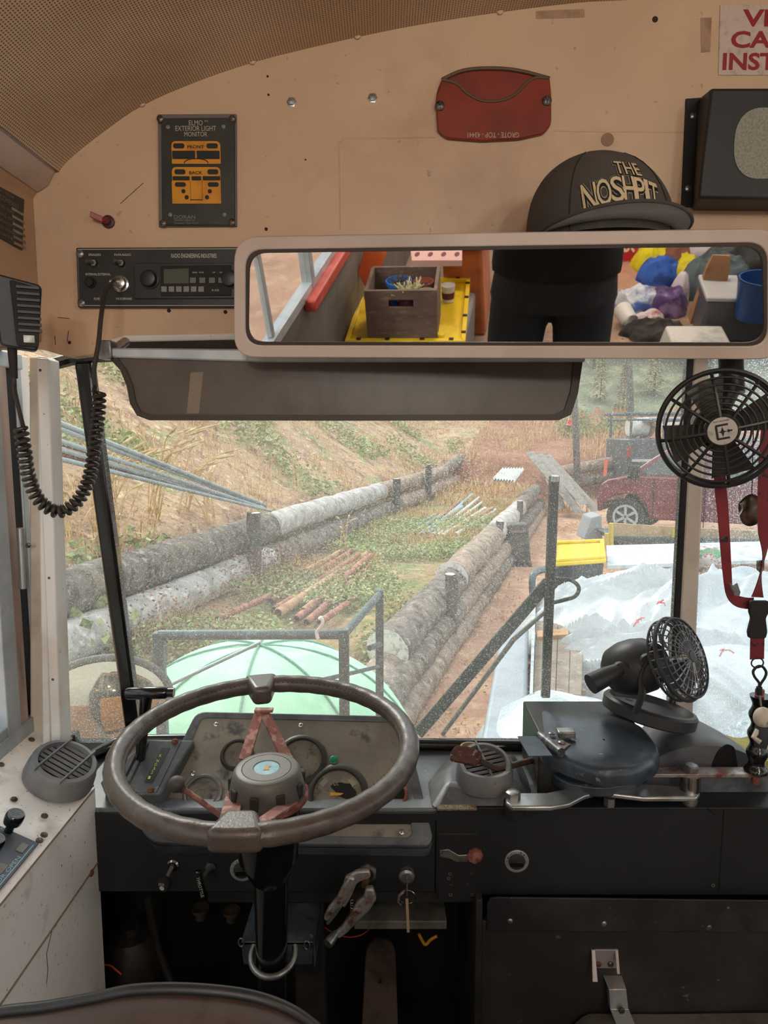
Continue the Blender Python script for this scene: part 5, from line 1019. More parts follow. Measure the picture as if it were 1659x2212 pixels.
# corrugated sheets, planks, bucket
t = T('corrugated_sheets', 'small stack of pale corrugated sheets on the terrace beyond the pipes', 'sheet stack', PT(1095, 1030)); a, b, c_, d_ = P(1063, 1038, y=14.4), P(1112, 1042, y=14.4), P(1133, 1014, y=15.4), P(1085, 1014, y=15.4)
for kz in range(2):
    m = MB(); m.grid(lambda u, v: a.lerp(b, u).lerp(d_.lerp(c_, u), v) + V((0, 0, .03 * kz + .02 * math.sin(u * 50))), 70, 3); t.part('sheet', m, WP, w=True)
BRD = mk('grey_board', '8f8880', .85, 0, [('6e6761', 6, .45, .66, 6), ('aca59c', 12, .52, .7, 5)], (.5, 30, .01))
for i, (x0, y0, x1, y1, w_) in enumerate(((1145, 978, 1252, 1108, .2), (1166, 983, 1262, 1090, .18), (1180, 985, 1288, 1104, .22), (1186, 1035, 1215, 1100, .2), (1210, 1040, 1240, 1072, .16), (1150, 990, 1200, 1050, .16))):
    a = P(x0, y0, y=17.6 + .1 * i); b = P(x1, y1, y=15.6 + .15 * i); d = (b - a).normalized(); s_ = V((1, .2, .15)).normalized() * w_ / 2; m = MB(); m.hexa([a - s_, a + s_, b + s_, b - s_], (.0, .03, .03))
    single('board', m, BRD, 'long grey board leaning beyond the end of the lower log wall', 'board', 'boards leaning past the log wall', at=a)
t = T('excavator_bucket', 'dark toothed excavator bucket standing beside the lower log wall', 'excavator bucket', P(1122, 1220, y=10.5)); BKT = mk('bucket_iron', '4c4a49', .7, .3, [('6e6a67', 9, .5, .7, 5), ('6a4a3a', 7, .58, .74, 4)])
L_ = [P(x, y, y=10.4) for x, y in ((1098, 1134), (1141, 1132), (1148, 1218), (1104, 1220))]; m = MB(); m.hexa(L_, (0, .30, .0)); t.part('shell', m, BKT, w=True, bev=.02)
m = MB(); m.hexa([P(x, y, y=10.38) for x, y in ((1104, 1147), (1136, 1145), (1139, 1150), (1103, 1152))], (0, .03, 0)); t.part('hinge_bar', m, mk('hinge_iron', '7c7370', .6, .4), w=True)
for i in range(4): p = P(1106 + 13 * i, 1220, y=10.36); m = MB(); m.box(p + V((0, 0, .0)), (.05, .14, .08), taper=.6); t.part('tooth', m, BKT, w=True)
# ---- vegetation as stuff
def blades(name, n, src, mat, label, cat, h0, h1, w, lean=.35, curl=.3):
    m = MB(); c = 0
    while c < n:
        p = src()
        if p is None: continue
        c += 1; h = random.uniform(h0, h1); a = random.uniform(0, 2 * PI); d = V((math.cos(a), math.sin(a), 0)); s_ = V((-d.y, d.x, 0)) * w * random.uniform(.6, 1.3) / 2; L_ = random.uniform(0, lean) * h; z_ = V((0, 0, 1))
        q0 = p; q1 = p + d * L_ * .35 + z_ * h * .6; q2 = p + d * L_ * (1 + curl) + z_ * h; k_ = len(m.v); m.v += [q0 - s_, q0 + s_, q1 + s_ * .8, q1 - s_ * .8, q2]; m.f += [(k_, k_ + 1, k_ + 2, k_ + 3), (k_ + 3, k_ + 2, k_ + 4)]
    m.uv = 1; return single(name, m, mat, label, cat, kind='stuff', ang=180)
def leaves(name, n, src, mat, label, cat, s0, s1, hmax):
    m = MB(); c = 0
    while c < n:
        p = src()
        if p is None: continue
        cl_ = p; c += 1
        for q in range(6):
            o = cl_ + V((random.gauss(0, .06), random.gauss(0, .06), random.uniform(.01, hmax))); s = random.uniform(s0, s1); a = V((random.gauss(0, 1), random.gauss(0, 1), random.gauss(0, .5))).normalized(); b = a.cross(V((random.gauss(0, 1), random.gauss(0, 1), random.gauss(0, 1)))).normalized()
            k_ = len(m.v); m.v += [o - a * s, o + b * s * .5, o + a * s, o - b * s * .5]; m.f += [(k_, k_ + 1, k_ + 2, k_ + 3)]
    m.uv = 1; return single(name, m, mat, label, cat, kind='stuff', ang=180)
def vegm(name, c1, c2, c3): return mk(name, c1, .8, 0, [(c2, 7, .42, .6, 4), (c3, 19, .52, .66, 4)])
STRAW = vegm('straw', 'd0b078', 'b08a58', 'e2cc9c'); GREEN = vegm('weed_green', '909c66', 'b5b57c', '6b7d50'); REDW = vegm('dry_weed', '7a4c3c', '9c6a50', '5a3c30')
def rg(x0, x1, y0, y1, cond=None, cl=1.0, th=-.1):
    def f():
        x = random.uniform(x0, x1); y = y0 + (y1 - y0) * random.random() ** 1.3
        if cond and not cond(x, y): return None
        if noise.noise(V((x * cl, y * cl, 4))) < th: return None
        return V((x, y, tz(x, y)))
    return f
ter = lambda x, y: XU(y) + .25 < x < XL(y) - .3
hill = lambda x, y: x < XU(y) - .25
path = lambda x, y: x > XL(y) + .15
blades('dry_grass', 15000, rg(-3, 5, 3.0, 20, ter, .8, .0), STRAW, 'dry straw coloured grass growing between the two log walls', 'grass', .05, .22, .007, .8)
blades('hillside_grass', 22000, rg(-14, 8, 3.0, 28, hill, .7, .02), STRAW, 'dry pale grass tufts over the left hillside', 'grass', .06, .28, .011, .8)
blades('path_straw', 6000, rg(0, 9, 4.0, 16, path, 1.1, .12), vegm('path_straw_m', 'd2ac7c', 'b0855c', 'e0c49a'), 'loose straw and short dry grass on the dirt path', 'straw', .01, .05, .012, 2.2)
leaves('terrace_weeds', 5200, rg(-3, 5, 3.6, 18, lambda x, y: ter(x, y) and y < 12.5, .9, -.12), GREEN, 'low green weeds spreading between the log walls', 'weeds', .012, .030, .16)
leaves('hillside_weeds', 5600, rg(-12, 6, 3.0, 24, hill, .55, .12), GREEN, 'green and yellow weeds in streaks on the left hillside', 'weeds', .02, .06, .2)
leaves('dead_weeds', 700, rg(-4, 2, 3.4, 8, lambda x, y: XU(y) + .15 < x < XU(y) + 1.0, .9, -.3), REDW, 'reddish dead flower heads before the upper log wall', 'weeds', .012, .022, .42)
leaves('fallen_leaves', 900, rg(0, 8, 3.5, 16, lambda x, y: True, .9, -.1), vegm('leaf_litter', 'b58a5c', 'd8b45a', '7a5a40'), 'small fallen leaves scattered on the dirt', 'leaves', .01, .02, .02)
def tall(px, py, h, n, lean, label, seed):
    random.seed(seed); p = PT(px, py); m = MB(); m2 = MB(); t = T('tall_grass', label, 'grass clump', p, 'tall dry grass clumps by the upper wall')
    for i in range(n):
        a = random.uniform(0, 2 * PI); hh = h * random.uniform(.6, 1.05); o = V((math.cos(a) * .06, math.sin(a) * .06, 0)); d = V((random.gauss(lean, .25), random.gauss(0, .2), 0)) * hh
        pts = smooth_path([p + o, p + o + d * .25 + V((0, 0, hh * .5)), p + o + d * .6 + V((0, 0, hh * .88)), p + o + d * 1.1 + V((0, 0, hh))], 3); m.tube(pts, [.0055] * (len(pts) - 2) + [.004, .002], 4)
        e = pts[-1]; b = pts[-3]; m2.tube([b, b.lerp(e, .5), e, e + (e - b) * .4], [.003, .016, .013, .002], 5)
    t.part('stem', m, STRAW, w=True).__setitem__('kind', 'stuff'); t.part('seed_head', m2, vegm('seed_head_%d' % seed, 'd6bd8c', 'b4986a', 'e6d6b0'), w=True).__setitem__('kind', 'stuff')
for i, (px, py, h, n, ln, lb) in enumerate(((250, 1190, .95, 13, .1, 'tall dry grass clump behind the black windshield bar'), (330, 1130, 1.0, 16, .2, 'tallest dry grass clump before the slanting pipes'), (395, 1110, .85, 12, .5, 'tall dry grass leaning right below the slanting pipes'), (160, 1180, .6, 9, 0, 'short dry grass clump next to the white windshield post'), (740, 1200, .5, 6, .1, 'single tall grass tuft left of the pale pipe bundle'), (640, 1065, .6, 8, .1, 'dry grass clump on the hillside above the pale log'), (455, 1130, .7, 10, -.2, 'short dry grass clump at the low end of the slanting pipes'), (215, 1150, .9, 12, .4, 'dry grass clump leaning over the barked log by the black bar'))): tall(px, py, h, n, ln, lb, 50 + i)
random.seed(11)
# ---- outside, nearer and farther things
DKP = mk('speckled_dark_tube', '4a5556', .5, .2, [('6d787a', 40, .55, .7, 3)]); 
t = T('metal_frame', 'dark metal tube frame standing before the bus over the green tent', 'frame', (-.5, 2.5, -.75))
A_ = P(343, 1372, y=2.5); B_ = P(743, 1370, y=2.5); C_ = P(820, 1283, y=3.15); zt = A_.z
t.part('top_rail', MB().cyl(A_, B_, .019), DKP, w=True); t.part('side_rail', MB().cyl(B_, C_, .017), DKP, w=True)
for q, z1 in ((A_, A_.z + .012), (B_, B_.z + .02), (C_, C_.z + .02)):
    m = MB(); m.b2((q.x - .019, q.y - .019, -.76), (q.x + .019, q.y + .019, z1)); t.part('leg', m, DKP, w=True, bev=.004)
t.part('brace', MB().cyl(P(640, 1482, y=2.4), P(818, 1440, y=3.12), .009), DKP, w=True)
t.part('clamp', MB().cyl(P(820, 1392, y=3.1), P(798, 1400, y=3.0), .013), DKP, w=True)
hk = MB(); hk.tube(smooth_path([P(x, y, y=2.46) for x, y in ((687, 1380), (684, 1366), (692, 1355), (697, 1345), (694, 1334), (689, 1337))], 4), .008, 8, flat=.6); single('hook', hk, WP, 'small white hook hanging on the dark frame rail', 'hook')
MINT = mk('mint_tent', 'a9dcb8', .75, 0, [('98cba8', 3, .45, .7, 4), ('b9e6c4', 7, .5, .7, 4)], (.3, 14, .01))
tc_ = P(560, 1395, y=3.75); R_ = .98
def dome(u, v):
    a = 2 * PI * u; ph = PI / 2 * v; r = R_ * math.cos(ph) ** .9 * (1 - .035 * abs(math.cos(3 * a))); z = lerp(-.75, tc_.z, math.sin(ph)); return (tc_.x + r * math.cos(a), tc_.y + r * .9 * math.sin(a), z + .006 * noise.noise(V((a * 3, v * 5, 0))))
t = T('dome_tent', 'mint green dome tent standing directly in front of the bus', 'tent', (tc_.x, tc_.y, -.75)); m = MB(); m.grid(dome, 64, 22); t.part('canopy', m, MINT, w=True, ang=70)
for q in (0, .125, .25, .375):
    m = MB(); m.tube([V(dome((q + (0 if i <= 16 else .5)) % 1, (i if i <= 16 else 32 - i) / 16)) + V((0, 0, .008)) for i in range(33)], .006, 6); t.part('seam_binding', m, mk('tent_binding', '6e9a8a', .6) if q == 0 else bpy.data.materials['tent_binding'], w=True)
m = MB(); m.cyl(P(366, 1480, y=2.72), P(562, 1388, y=2.85), .0075); t.part('pole', m, mk('tent_pole', '8f9ea2', .4, .5), w=True)
# convex mirror of the bus, low at the left
t = T('crossview_mirror', 'big black rimmed convex bus mirror outside the left windshield corner', 'mirror', P(235, 1560, y=1.98))
c_ = P(226, 1512, y=1.98); Mx = axM(c_, (.30, -1, .10)); e1, e2 = .185, .125
m = MB(); m.lathe([(1, 0), (.93, .25), (.8, .43), (.6, .60), (.35, .71), (.1, .75), (.001, .752)], 48, Mx @ Matrix.Diagonal((e1, e2, .09, 1)), False); t.part('convex_glass', m, mk('convex_mirror', '9a917c', .06, 1, [('8f8a7c', 30, .6, .75, 3)]), w=True, ang=60)
m = MB(); m.tube([Mx @ V((e1 * 1.0 * math.cos(2 * PI * i / 48), e2 * 1.0 * math.sin(2 * PI * i / 48), .004)) for i in range(48)], .0125, 12, True); m.lathe([(1.02, -.02), (.9, -.06), (.001, -.08)], 40, Mx @ Matrix.Diagonal((e1, e2, 1, 1)), False); t.part('rubber_rim', m, mk('rim_rubber', '55564f', .7), w=True, ang=60)
m = MB(); m.tube([c_ + V((0, .05, -.03)), c_ + V((.0, .06, -.22)), V((c_.x, 1.66, c_.z - .42))], .016, 10); t.part('stem', m, mk('stem_grey', '9aa39c', .5), w=True)
# windshield wiper
def WO(x, y, o=.035): return WS(x, y) + V((0, o, 0))
t = T('windshield_wiper', 'wiper with an upright dark blade and two slanting arms outside the windshield', 'wiper', WO(950, 1590))
m = MB(); a, b = WO(1208, 1030), WO(1187, 1522); m.hexa([a - V((.0105, 0, 0)), a + V((.0105, 0, 0)), b + V((.0105, 0, 0)), b - V((.0095, 0, 0))], (0, .014, 0)); t.part('blade', m, mk('blade_green_black', '1e2a27', .3, 0, [('33423d', 9, .5, .7, 4)], stretch=(8, 1, .3)), w=True, bev=.003)
m = MB(); m.cyl(WO(1207, 1030, .03), WO(1206, 1042, .03), .008); t.part('blade_cap', m, ALUD, w=True)
ARM = mk('wiper_arm', '3a4644', .5, .1, [('66736f', 60, .58, .7, 3)])
m = MB(); a, b = WO(1200, 1272, .06), WO(905, 1612, .06); s_ = V((.0105, 0, -.0095)); m.hexa([a - s_, a + s_, b + s_, b - s_], (0, .008, 0)); t.part('arm', m, ARM, w=True, bev=.002)
m = MB(); m.tube([WO(1200, 1330, .06), WO(1120, 1400, .06), WO(960, 1612, .06)], [.0045, .006, .0055], 8); t.part('arm', m, mk('wiper_rod', '7f857c', .5, .2), w=True)
m = MB(); m.tube(smooth_path([WO(x, y, .07) for x, y in ((1210, 1265), (1250, 1268), (1270, 1285), (1262, 1305), (1235, 1314), (1210, 1320))], 5), .0045, 8); t.part('hose', m, ARM, w=True)
# grey slide panel, plank platform, bin, lid
def Zq(x, y, z): return P(x, y, z=z)
m = MB(); m.hexa([Zq(1084, 1354, -.42), Zq(1142, 1352, -.42), Zq(1138, 1600, -.42), Zq(1038, 1600, -.42)], (0, 0, -.30)); single('grey_bench', m, mk('grey_plastic', '9aa3ac', .5, 0, [('868f98', 3, .45, .7, 4), ('b8bec2', 30, .7, .76, 3)]), 'long pale grey plastic bench outside between path and plank platform', 'bench', bev=.03)
t = T('plank_platform', 'low weathered plank platform outside under the white tarps', 'platform', (1.6, 6, -.7)); PLK = mk('plank_wood', '86796c', .85, 0, [('665b51', 7, .45, .66, 5), ('a89a8a', 14, .55, .7, 5)], (.5, 30, .01))
def pq(x0, x1, y0, y1, z=-.42): m = MB(); m.hexa([Zq(x0 - (y1 - 1240) * 0, y0, z)] if False else [Zq(x0, y0, z), Zq(x1, y0, z), Zq(x1 - 8, y1, z), Zq(x0 - 8, y1, z)], (0, 0, -.04)); return m
for i, (a, b) in enumerate(((1160, 1184), (1185, 1208), (1209, 1236), (1237, 1264))): t.part('plank', pq(a, b, 1262, 1500), PLK, w=True, bev=.004)
m = MB(); m.hexa([Zq(1153, 1250, -.36), Zq(1159, 1250, -.36), Zq(1151, 1500, -.36), Zq(1144, 1500, -.36)], (0, 0, -.1)); t.part('side_rail', m, ALUD, w=True)
m = MB(); m.hexa([Zq(1160, 1362, -.39), Zq(1228, 1358, -.39), Zq(1228, 1370, -.39), Zq(1160, 1376, -.39)], (0, 0, -.03)); t.part('cross_batten', m, RP2, w=True)
for x, y in ((1165, 1270), (1160, 1490), (1255, 1270), (1250, 1490)): p = Zq(x, y, -.46); m = MB(); m.b2((p.x - .04, p.y - .04, -.76), (p.x + .04, p.y + .04, -.45)); t.part('leg', m, PLK, w=True)
t = T('tube_handle', 'bent black tube handle beside the yellow lidded bin', 'handle', P(1150, 1360, y=6.9)); m = MB(); m.tube(smooth_path([P(x, y, y=d) for x, y, d in ((1215, 1224, 7.3), (1185, 1228, 7.1), (1158, 1236, 6.9), (1150, 1252, 6.8), (1151, 1290, 6.8), (1155, 1330, 6.8))], 4), .035, 10); t.part('tube', m, mk('handle_bluish', '4c5860', .4), w=True); m = MB(); m.cyl(P(1155, 1328, y=6.8), P(1157, 1370, y=6.8), .04, .042); m.cyl(P(1157, 1370, y=6.8), (P(1157, 1370, y=6.8).x, 6.8, -.75), .03); t.part('grip', m, BLKM, w=True)
YL = mk('yellow_plastic', 'e8c81c', .4, 0, [('d0ae18', 4, .5, .7, 4), ('f0dc60', 20, .6, .75, 4)])
q = [Zq(1194, 1173, -.02), Zq(1305, 1168, -.02), Zq(1310, 1207, -.06), Zq(1189, 1216, -.06)]
t = T('lidded_bin', 'black storage bin with a bright yellow lid beside the white tarps', 'bin', q[0]); m = MB(); cc = sum(q, V()) / 4; bq = [cc + (p - cc) * .92 for p in q]; bl = [V((cc.x + (p.x - cc.x) * .8, cc.y + (p.y - cc.y) * .8, -.7)) for p in q]; m.add([p + V((0, 0, -.01)) for p in bq] + bl, [(0, 1, 2, 3), (0, 4, 5, 1), (1, 5, 6, 2), (2, 6, 7, 3), (3, 7, 4, 0), (7, 6, 5, 4)]); t.part('bin_body', m, mk('bin_black', '3a3f42', .5, 0, [('5c6265', 50, .6, .72, 3)]), w=True)
m = MB(); m.hexa(q, (0, 0, -.05)); ld_ = t.part('lid', m, YL, w=True, bev=.015)
iq = [cc + (p - cc) * .82 + V((0, 0, .003)) for p in q]; m = MB()
for i in range(4): a = cc + (q[i] - cc) * .97; b = cc + (q[(i + 1) % 4] - cc) * .97; a2, b2_ = iq[i], iq[(i + 1) % 4]; m.hexa([a, b, b2_, a2], (0, 0, .03))
t.part('lid_rim', m, YL, ld_, w=True, bev=.006)
# white tarps: a large crumpled heap of several sheets
TARP = mk('white_tarp', 'bcc1c4', .5, 0, [('abb3b8', 4, .5, .72, 4), ('c6cbce', 9, .5, .7, 4)], (.5, 5, .06))
def ridg(p): return (1 - min(1, abs(noise.noise(p)) * 2.6)) ** 1.6
def heap(name, label, c, rx, ry, h, seed, mat=TARP, z0=-.72, amp=.24, fr=2.2, cat='tarp', group='white tarps in the heap', rot=0, par=None):
    m = MB(); ca, sa = math.cos(rot), math.sin(rot)
    def f(u, v):
        x = u * 2 - 1; y = v * 2 - 1; X = x * math.sqrt(1 - y * y / 2); Y = y * math.sqrt(1 - x * x / 2); r = math.sqrt(X * X + Y * Y); k = max(0, 1 - r ** 2.6) ** .6
        px, py = c[0] + (X * ca - Y * sa) * rx, c[1] + (X * sa + Y * ca) * ry; ca2, sa2 = math.cos(seed), math.sin(seed); w = V(((px * ca2 - py * sa2) * fr * 1.25, (px * sa2 + py * ca2) * fr * .42, seed)); wx = V((noise.noise(w * .7 + V((3, 0, 0))), noise.noise(w * .6), 0)) * 1.2
        z = z0 + h * k + amp * (.85 * ridg(w * .8 + wx) + .30 * ridg(w * 1.9 + wx * 1.6)) * (.25 + .75 * k); e = .05 * noise.noise(V((X * 2.5, Y * 2.5, seed)))
        return (px + e, py + e * .7, max(z, -.74))
    m.grid(f, 150, 120); return single(name, m, mat, label, cat, group, ang=75, at=(c[0], c[1], z0))
heap('white_tarp', 'largest white tarp spread over the heap at the right outside', (3.0, 6.4), 1.75, 1.25, .50, 1.0)
heap('white_tarp', 'white tarp bunched at the left end of the heap beside the planks', (1.95, 5.55), .62, .85, .26, 5.0, amp=.22, fr=2.8)
heap('white_tarp', 'white tarp lying in front of the heap behind the desk fan', (2.75, 4.9), 1.1, .62, .24, 9.0, amp=.20, fr=2.6)
heap('white_tarp', 'white tarp at the far right of the heap seen past the mullion', (4.7, 6.2), 1.4, 1.2, .5, 14.0)
heap('clear_plastic_sheet', 'milky clear plastic sheet in front of the bus below the plank platform', (1.12, 3.85), .62, .80, .40, 21.0, mk('milky_plastic', 'c3cfd6', .3, 0, [('a9b8c0', 5, .45, .7, 4), ('e2e8ea', 12, .55, .7, 4)], (.6, 12, .03), coat=.4), amp=.05, fr=1.6, cat='plastic sheet', group=None)
heap('clear_plastic_sheet', 'crinkled grey plastic sheet behind the black dome at right', (2.5, 3.5), .8, .75, .5, 25.0, mk('crinkled_plastic', 'a3afb6', .25, 0, [('7f8c94', 8, .45, .65, 5), ('dfe6ea', 16, .56, .68, 5)], (.9, 20, .03), coat=.4), amp=.08, fr=3.4, cat='plastic sheet', group=None)
m = MB(); m.b2((2.62, 3.2, -.7), (3.3, 3.9, -.15)); single('dark_crate', m, mk('dusty_dark_crate', '59646a', .6, 0, [('78838a', 8, .5, .7, 4)]), 'dark dusty crate outside behind the hanging key clip', 'crate', bev=.02)
for i, (x, y, lb) in enumerate(((1425, 1302, 'upper red twine tie on the white tarps'), (1375, 1340, 'small red twine tie at the middle of the white tarps'), (1556, 1404, 'red twine knot on the tarps right of the mullion'))):
    p = P(x, y, y=(5.6, 5.3, 4.8)[i]); m = MB()
    for q in range(4): a = V((random.gauss(0, .03), -.04, random.gauss(0, .03))); m.tube([p, p + a * .5 + V((0, -.03, .02)), p + a], .006, 5)
    single('red_twine', m, mk('red_twine_%d' % i, 'd87a7c', .7), lb, 'twine')
t = T('plastic_toy_bag', 'small red green and white parcel lying behind the white tarps', 'parcel', P(1500, 1200, y=7.9)); m = MB(); c_ = P(1530, 1200, y=7.9); m.ball(c_, (.22, .16, .11), f=lambda d: 1 + .2 * noise.noise(d * 3)); t.part('wrapper', m, mk('parcel_print', 'c9c4ba', .6, 0, [('b8464a', 9, .52, .58, 3), ('5f9a6a', 7, .55, .6, 3)]), w=True)
t = T('foam_board', 'long whitish board behind the white tarps and the yellow lid', 'board', (3.6, 8.3, -.1)); m = MB(); m.hexa([P(1310, 1178, y=8.6), P(1700, 1168, y=9.0), P(1700, 1208, y=8.2), P(1312, 1222, y=7.8)], (0, 0, -.04)); t.part('board', m, mk('foam_white', 'cdd4d8', .6, 0, [('a2abb0', 7, .5, .68, 5)]), w=True)
t = T('flat_trailer', 'low trailer with a tan side board before the red car', 'trailer', (5, 10.3, -.7)); m = MB(); m.hexa([P(1322, 1130, y=10.2), P(1485, 1140, y=10.0), P(1700, 1150, y=9.8), P(1700, 1175, y=9.8), P(1485, 1166, y=10.0), P(1322, 1158, y=10.2)], (0, .05, 0)); t.part('side_board', m, mk('tan_board', 'b09a78', .7, 0, [('8f7a5c', 5, .45, .7, 5)]), w=True)
m = MB(); m.hexa([P(1325, 1160, y=10.1), P(1700, 1168, y=9.7), P(1700, 1186, y=9.7), P(1340, 1176, y=10.1)], (0, .9, 0)); t.part('bed', m, mk('trailer_dark', '4c5458', .6), w=True)
for x, y0, y1 in ((1320, 1130, 1180), (1311, 1152, 1190), (1455, 1143, 1165)): m = MB(); m.cyl(P(x, y0, y=10.05), P(x, y1, y=10.05), .035); t.part('strap_post', m, mk('post_yellow', 'c2b04a', .6), w=True)
for x in (1350, 1600): m = MB(); c_ = P(x, 1180, y=10.5); m.lathe([(.2, -.08), (.24, -.06), (.24, .06), (.2, .08)], 24, axM((c_.x, 10.6, -.5), (1, 0, 0))); t.part('wheel', m, BLKM, w=True)
m = MB(); m.hexa([P(1278, 1118, y=11), P(1300, 1112, y=11), P(1302, 1166, y=11), P(1262, 1166, y=11)], (0, .5, 0)); single('grey_fender', m, mk('fender_grey', '8f9498', .6), 'grey slab leaning by the front wheel of the red car', 'slab', bev=.02)
# red pickup
RED = mk('car_red', '6e2a34', .4, 0, [('82424a', 3, .45, .7, 5)], coat=.2); 
cp_ = P(1300, 1158, y=12.2); CARM = Matrix.Translation((P(1288, 1100, y=13.6).x, 13.6, -.75)) @ Matrix.Rotation(R(-33), 4, 'Z')
t = T('red_car', 'dark red pickup truck parked side on behind the trailer', 'car', CARM)
def sideprism(poly, y0, y1, taper=0, z_t=1): m = MB(); m.v = [V((x, y0 + taper * max(0, z - .95), z)) for x, z in poly] + [V((x, y1 - taper * max(0, z - .95), z)) for x, z in poly]; n = len(poly); m.f = [tuple(range(n)), tuple(range(2 * n - 1, n - 1, -1))] + [(i, i + n, (i + 1) % n + n, (i + 1) % n) for i in range(n)]; return m
body = [(0.02, .45), (0, .75), (.06, .98), (.2, 1.08), (.6, 1.16), (3.1, 1.18), (5.0, 1.16), (5.05, .5), (4.45, .4), (4.35, .72), (4.1, .86), (3.75, .86), (3.5, .72), (3.42, .4), (1.0, .35), (.95, .62), (.74, .82), (.38, .82), (.12, .62), (.08, .45)]
t.part('body', sideprism(body, 0, 1.85), RED, bev=.05)
cab = [(.5, 1.13), (1.0, 1.52), (1.3, 1.72), (1.75, 1.80), (2.65, 1.80), (2.95, 1.70), (3.1, 1.15)]
t.part('cabin', sideprism(cab, .04, 1.81, .22), RED, bev=.03)
GLD = mk('car_window', '3c4444', .12, 0, [('586260', 3, .5, .7, 3)], coat=.5)
def swin(poly): m = MB(); m.v = [V((x, .025 + .22 * max(0, z - .95), z)) for x, z in poly] + [V((x, .04 + .22 * max(0, z - .95), z)) for x, z in poly]; n = len(poly); m.f = [tuple(range(n)), tuple(range(2 * n - 1, n - 1, -1))] + [(i, i + n, (i + 1) % n + n, (i + 1) % n) for i in range(n)]; return m
t.part('side_window', swin([(.78, 1.2), (1.14, 1.52), (1.42, 1.68), (1.9, 1.72), (1.9, 1.2)]), GLD); t.part('side_window', swin([(2.0, 1.2), (2.0, 1.72), (2.6, 1.72), (2.85, 1.62), (2.95, 1.2)]), GLD)
m = MB(); m.box((.72, -.16, 1.26), (.18, .28, .24)); t.part('side_mirror', m, BLKM, bev=.03)
for xx in (.56, 3.92):
    for yy in (.02, 1.65): 
        w_ = t.part('wheel', MB().lathe([(.25, 0), (.36, .03), (.37, .18), (.25, .2)], 32, Matrix.Translation((xx, yy + .2, .37)) @ Matrix.Rotation(R(90), 4, 'X')), mk('tyre', '2b2b2b', .8) if 'tyre' not in bpy.data.materials else bpy.data.materials['tyre'])
        m = MB(); Mw_ = Matrix.Translation((xx, yy - .005, .37)) @ Matrix.Rotation(R(90), 4, 'X'); m.ring(.24, .20, -.01, .02, 28, Mw_)
        for s_ in range(6): m.box((0, .12, 0), (.05, .2, .02), Mw_ @ Matrix.Rotation(R(60 * s_), 4, 'Z'))
        t.part('rim', m, ALUD, w_)
m = MB(); m.box((1.95, -.01, .72), (.012, .02, .9)); m.box((1.06, -.01, .72), (.012, .02, .8)); t.part('door_gap', m, DARKINK); m = MB(); m.box((1.8, -.02, 1.02), (.16, .03, .035)); t.part('door_handle', m, BLKM)
# dark truck with rack and cable spool beyond
tp = P(1355, 1000, y=19.0); TM = Matrix.Translation((tp.x, 19.0, tz(tp.x + 1.2, 18.6, False) if False else -.75))
t = T('rack_truck', 'dark truck with a ladder rack parked behind the red pickup', 'truck', TM); zb = P(1360, 985, y=19).z + .75
m = MB(); m.b2((0, 0, .35), (5.2, 1.9, P(1360, 948, y=19).z + .75)); t.part('body', m, mk('truck_dark', '3f464e', .5, 0, [('5a636b', 6, .5, .7, 4)]), bev=.05)
zr = P(1360, 893, y=19).z + .75; zm = P(1360, 948, y=19).z + .75
m = MB()
for xx in (.1, 1.0, 2.3): 
    for yy in (.1, 1.8): m.cyl((xx, yy, zm - .1), (xx, yy, zr), .035)
for yy in (.1, 1.8): m.cyl((-.1, yy, zr), (3.4, yy, zr), .04); m.cyl((0, yy, zr - .17), (3.4, yy, zr - .17), .03)
t.part('ladder_rack', m, mk('rack_metal', '55606a', .5, .3)); m = MB(); m.b2((.6, .2, zr - .22), (3.6, 1.7, zr - .1)); t.part('cab_roof', m, mk('roof_pale', 'a9bcc6', .4), bev=.05)
m = MB(); m.box((.02, -.03, zm - .35), (.1, .06, .3)); t.part('tail_lamp', m, mk('lamp_red', '8a2428', .4)); m = MB(); m.b2((.1, -.1, zm - .62), (2.6, .0, zm - .55)); t.part('bumper', m, ALUD)
for xx in (.8, 4.2): t.part('wheel', MB().lathe([(.2, 0), (.34, .03), (.34, .2), (.2, .22)], 24, Matrix.Translation((xx, .2, .34)) @ Matrix.Rotation(R(90), 4, 'X')), bpy.data.materials['tyre'])
sx = P(1405, 928, y=19).x - tp.x; t = T('cable_spool', 'wooden cable spool riding on the dark truck', 'spool', TM @ Matrix.Translation((sx, .9, zm + .30)))
for dx in (-.18, .22): t.part('flange', MB().lathe([(.30, -.03), (.30, .03)], 24, axM((dx, 0, 0), (1, .5, 0))), RP2)
t.part('drum', MB().cyl((-.3, -.1, 0), (.2, 0, 0), .24, n=20), WP)
# far log terraces, red bank things
for x0, y0, x1, y1, d, r_, m_, lb in ((1195, 1022, 1480, 968, 20.2, .17, TANL, 'upper log of the near retaining row at the foot of the red bank'), (1215, 1048, 1500, 998, 20.1, .16, BARK, 'lower log of the near retaining row at the foot of the red bank'), (1185, 962, 1400, 925, 26.8, .14, RP2, 'orange toned log high on the red bank'), (1200, 985, 1365, 948, 26.5, .14, RP2, 'second orange toned log below it on the red bank'), (1320, 945, 1480, 915, 26.0, .16, PALEW, 'pale log on the red bank left of the truck rack')):
    log(P(x0, y0, y=d), P(x1, y1, y=d + .3), r_, r_ * .9, m_, lb, 'logs on the red bank')
log(P(1040, 975, y=24.5), P(1160, 963, y=27), .1, .09, RP2, 'thin log at the far end between the walls and the red bank', 'logs on the red bank')
def pole(x0, y0, x1, y1, d, r_, label, mat=POSTM): a = P(x0, y0, y=d); b = P(x1, y1, y=d); m = MB(); m.tube([a, a.lerp(b, .5) + V((.02, 0, 0)), b], [r_ * .8, r_, r_ * 1.1], 10); single('dead_trunk', m, mat, label, 'tree trunk', at=b)
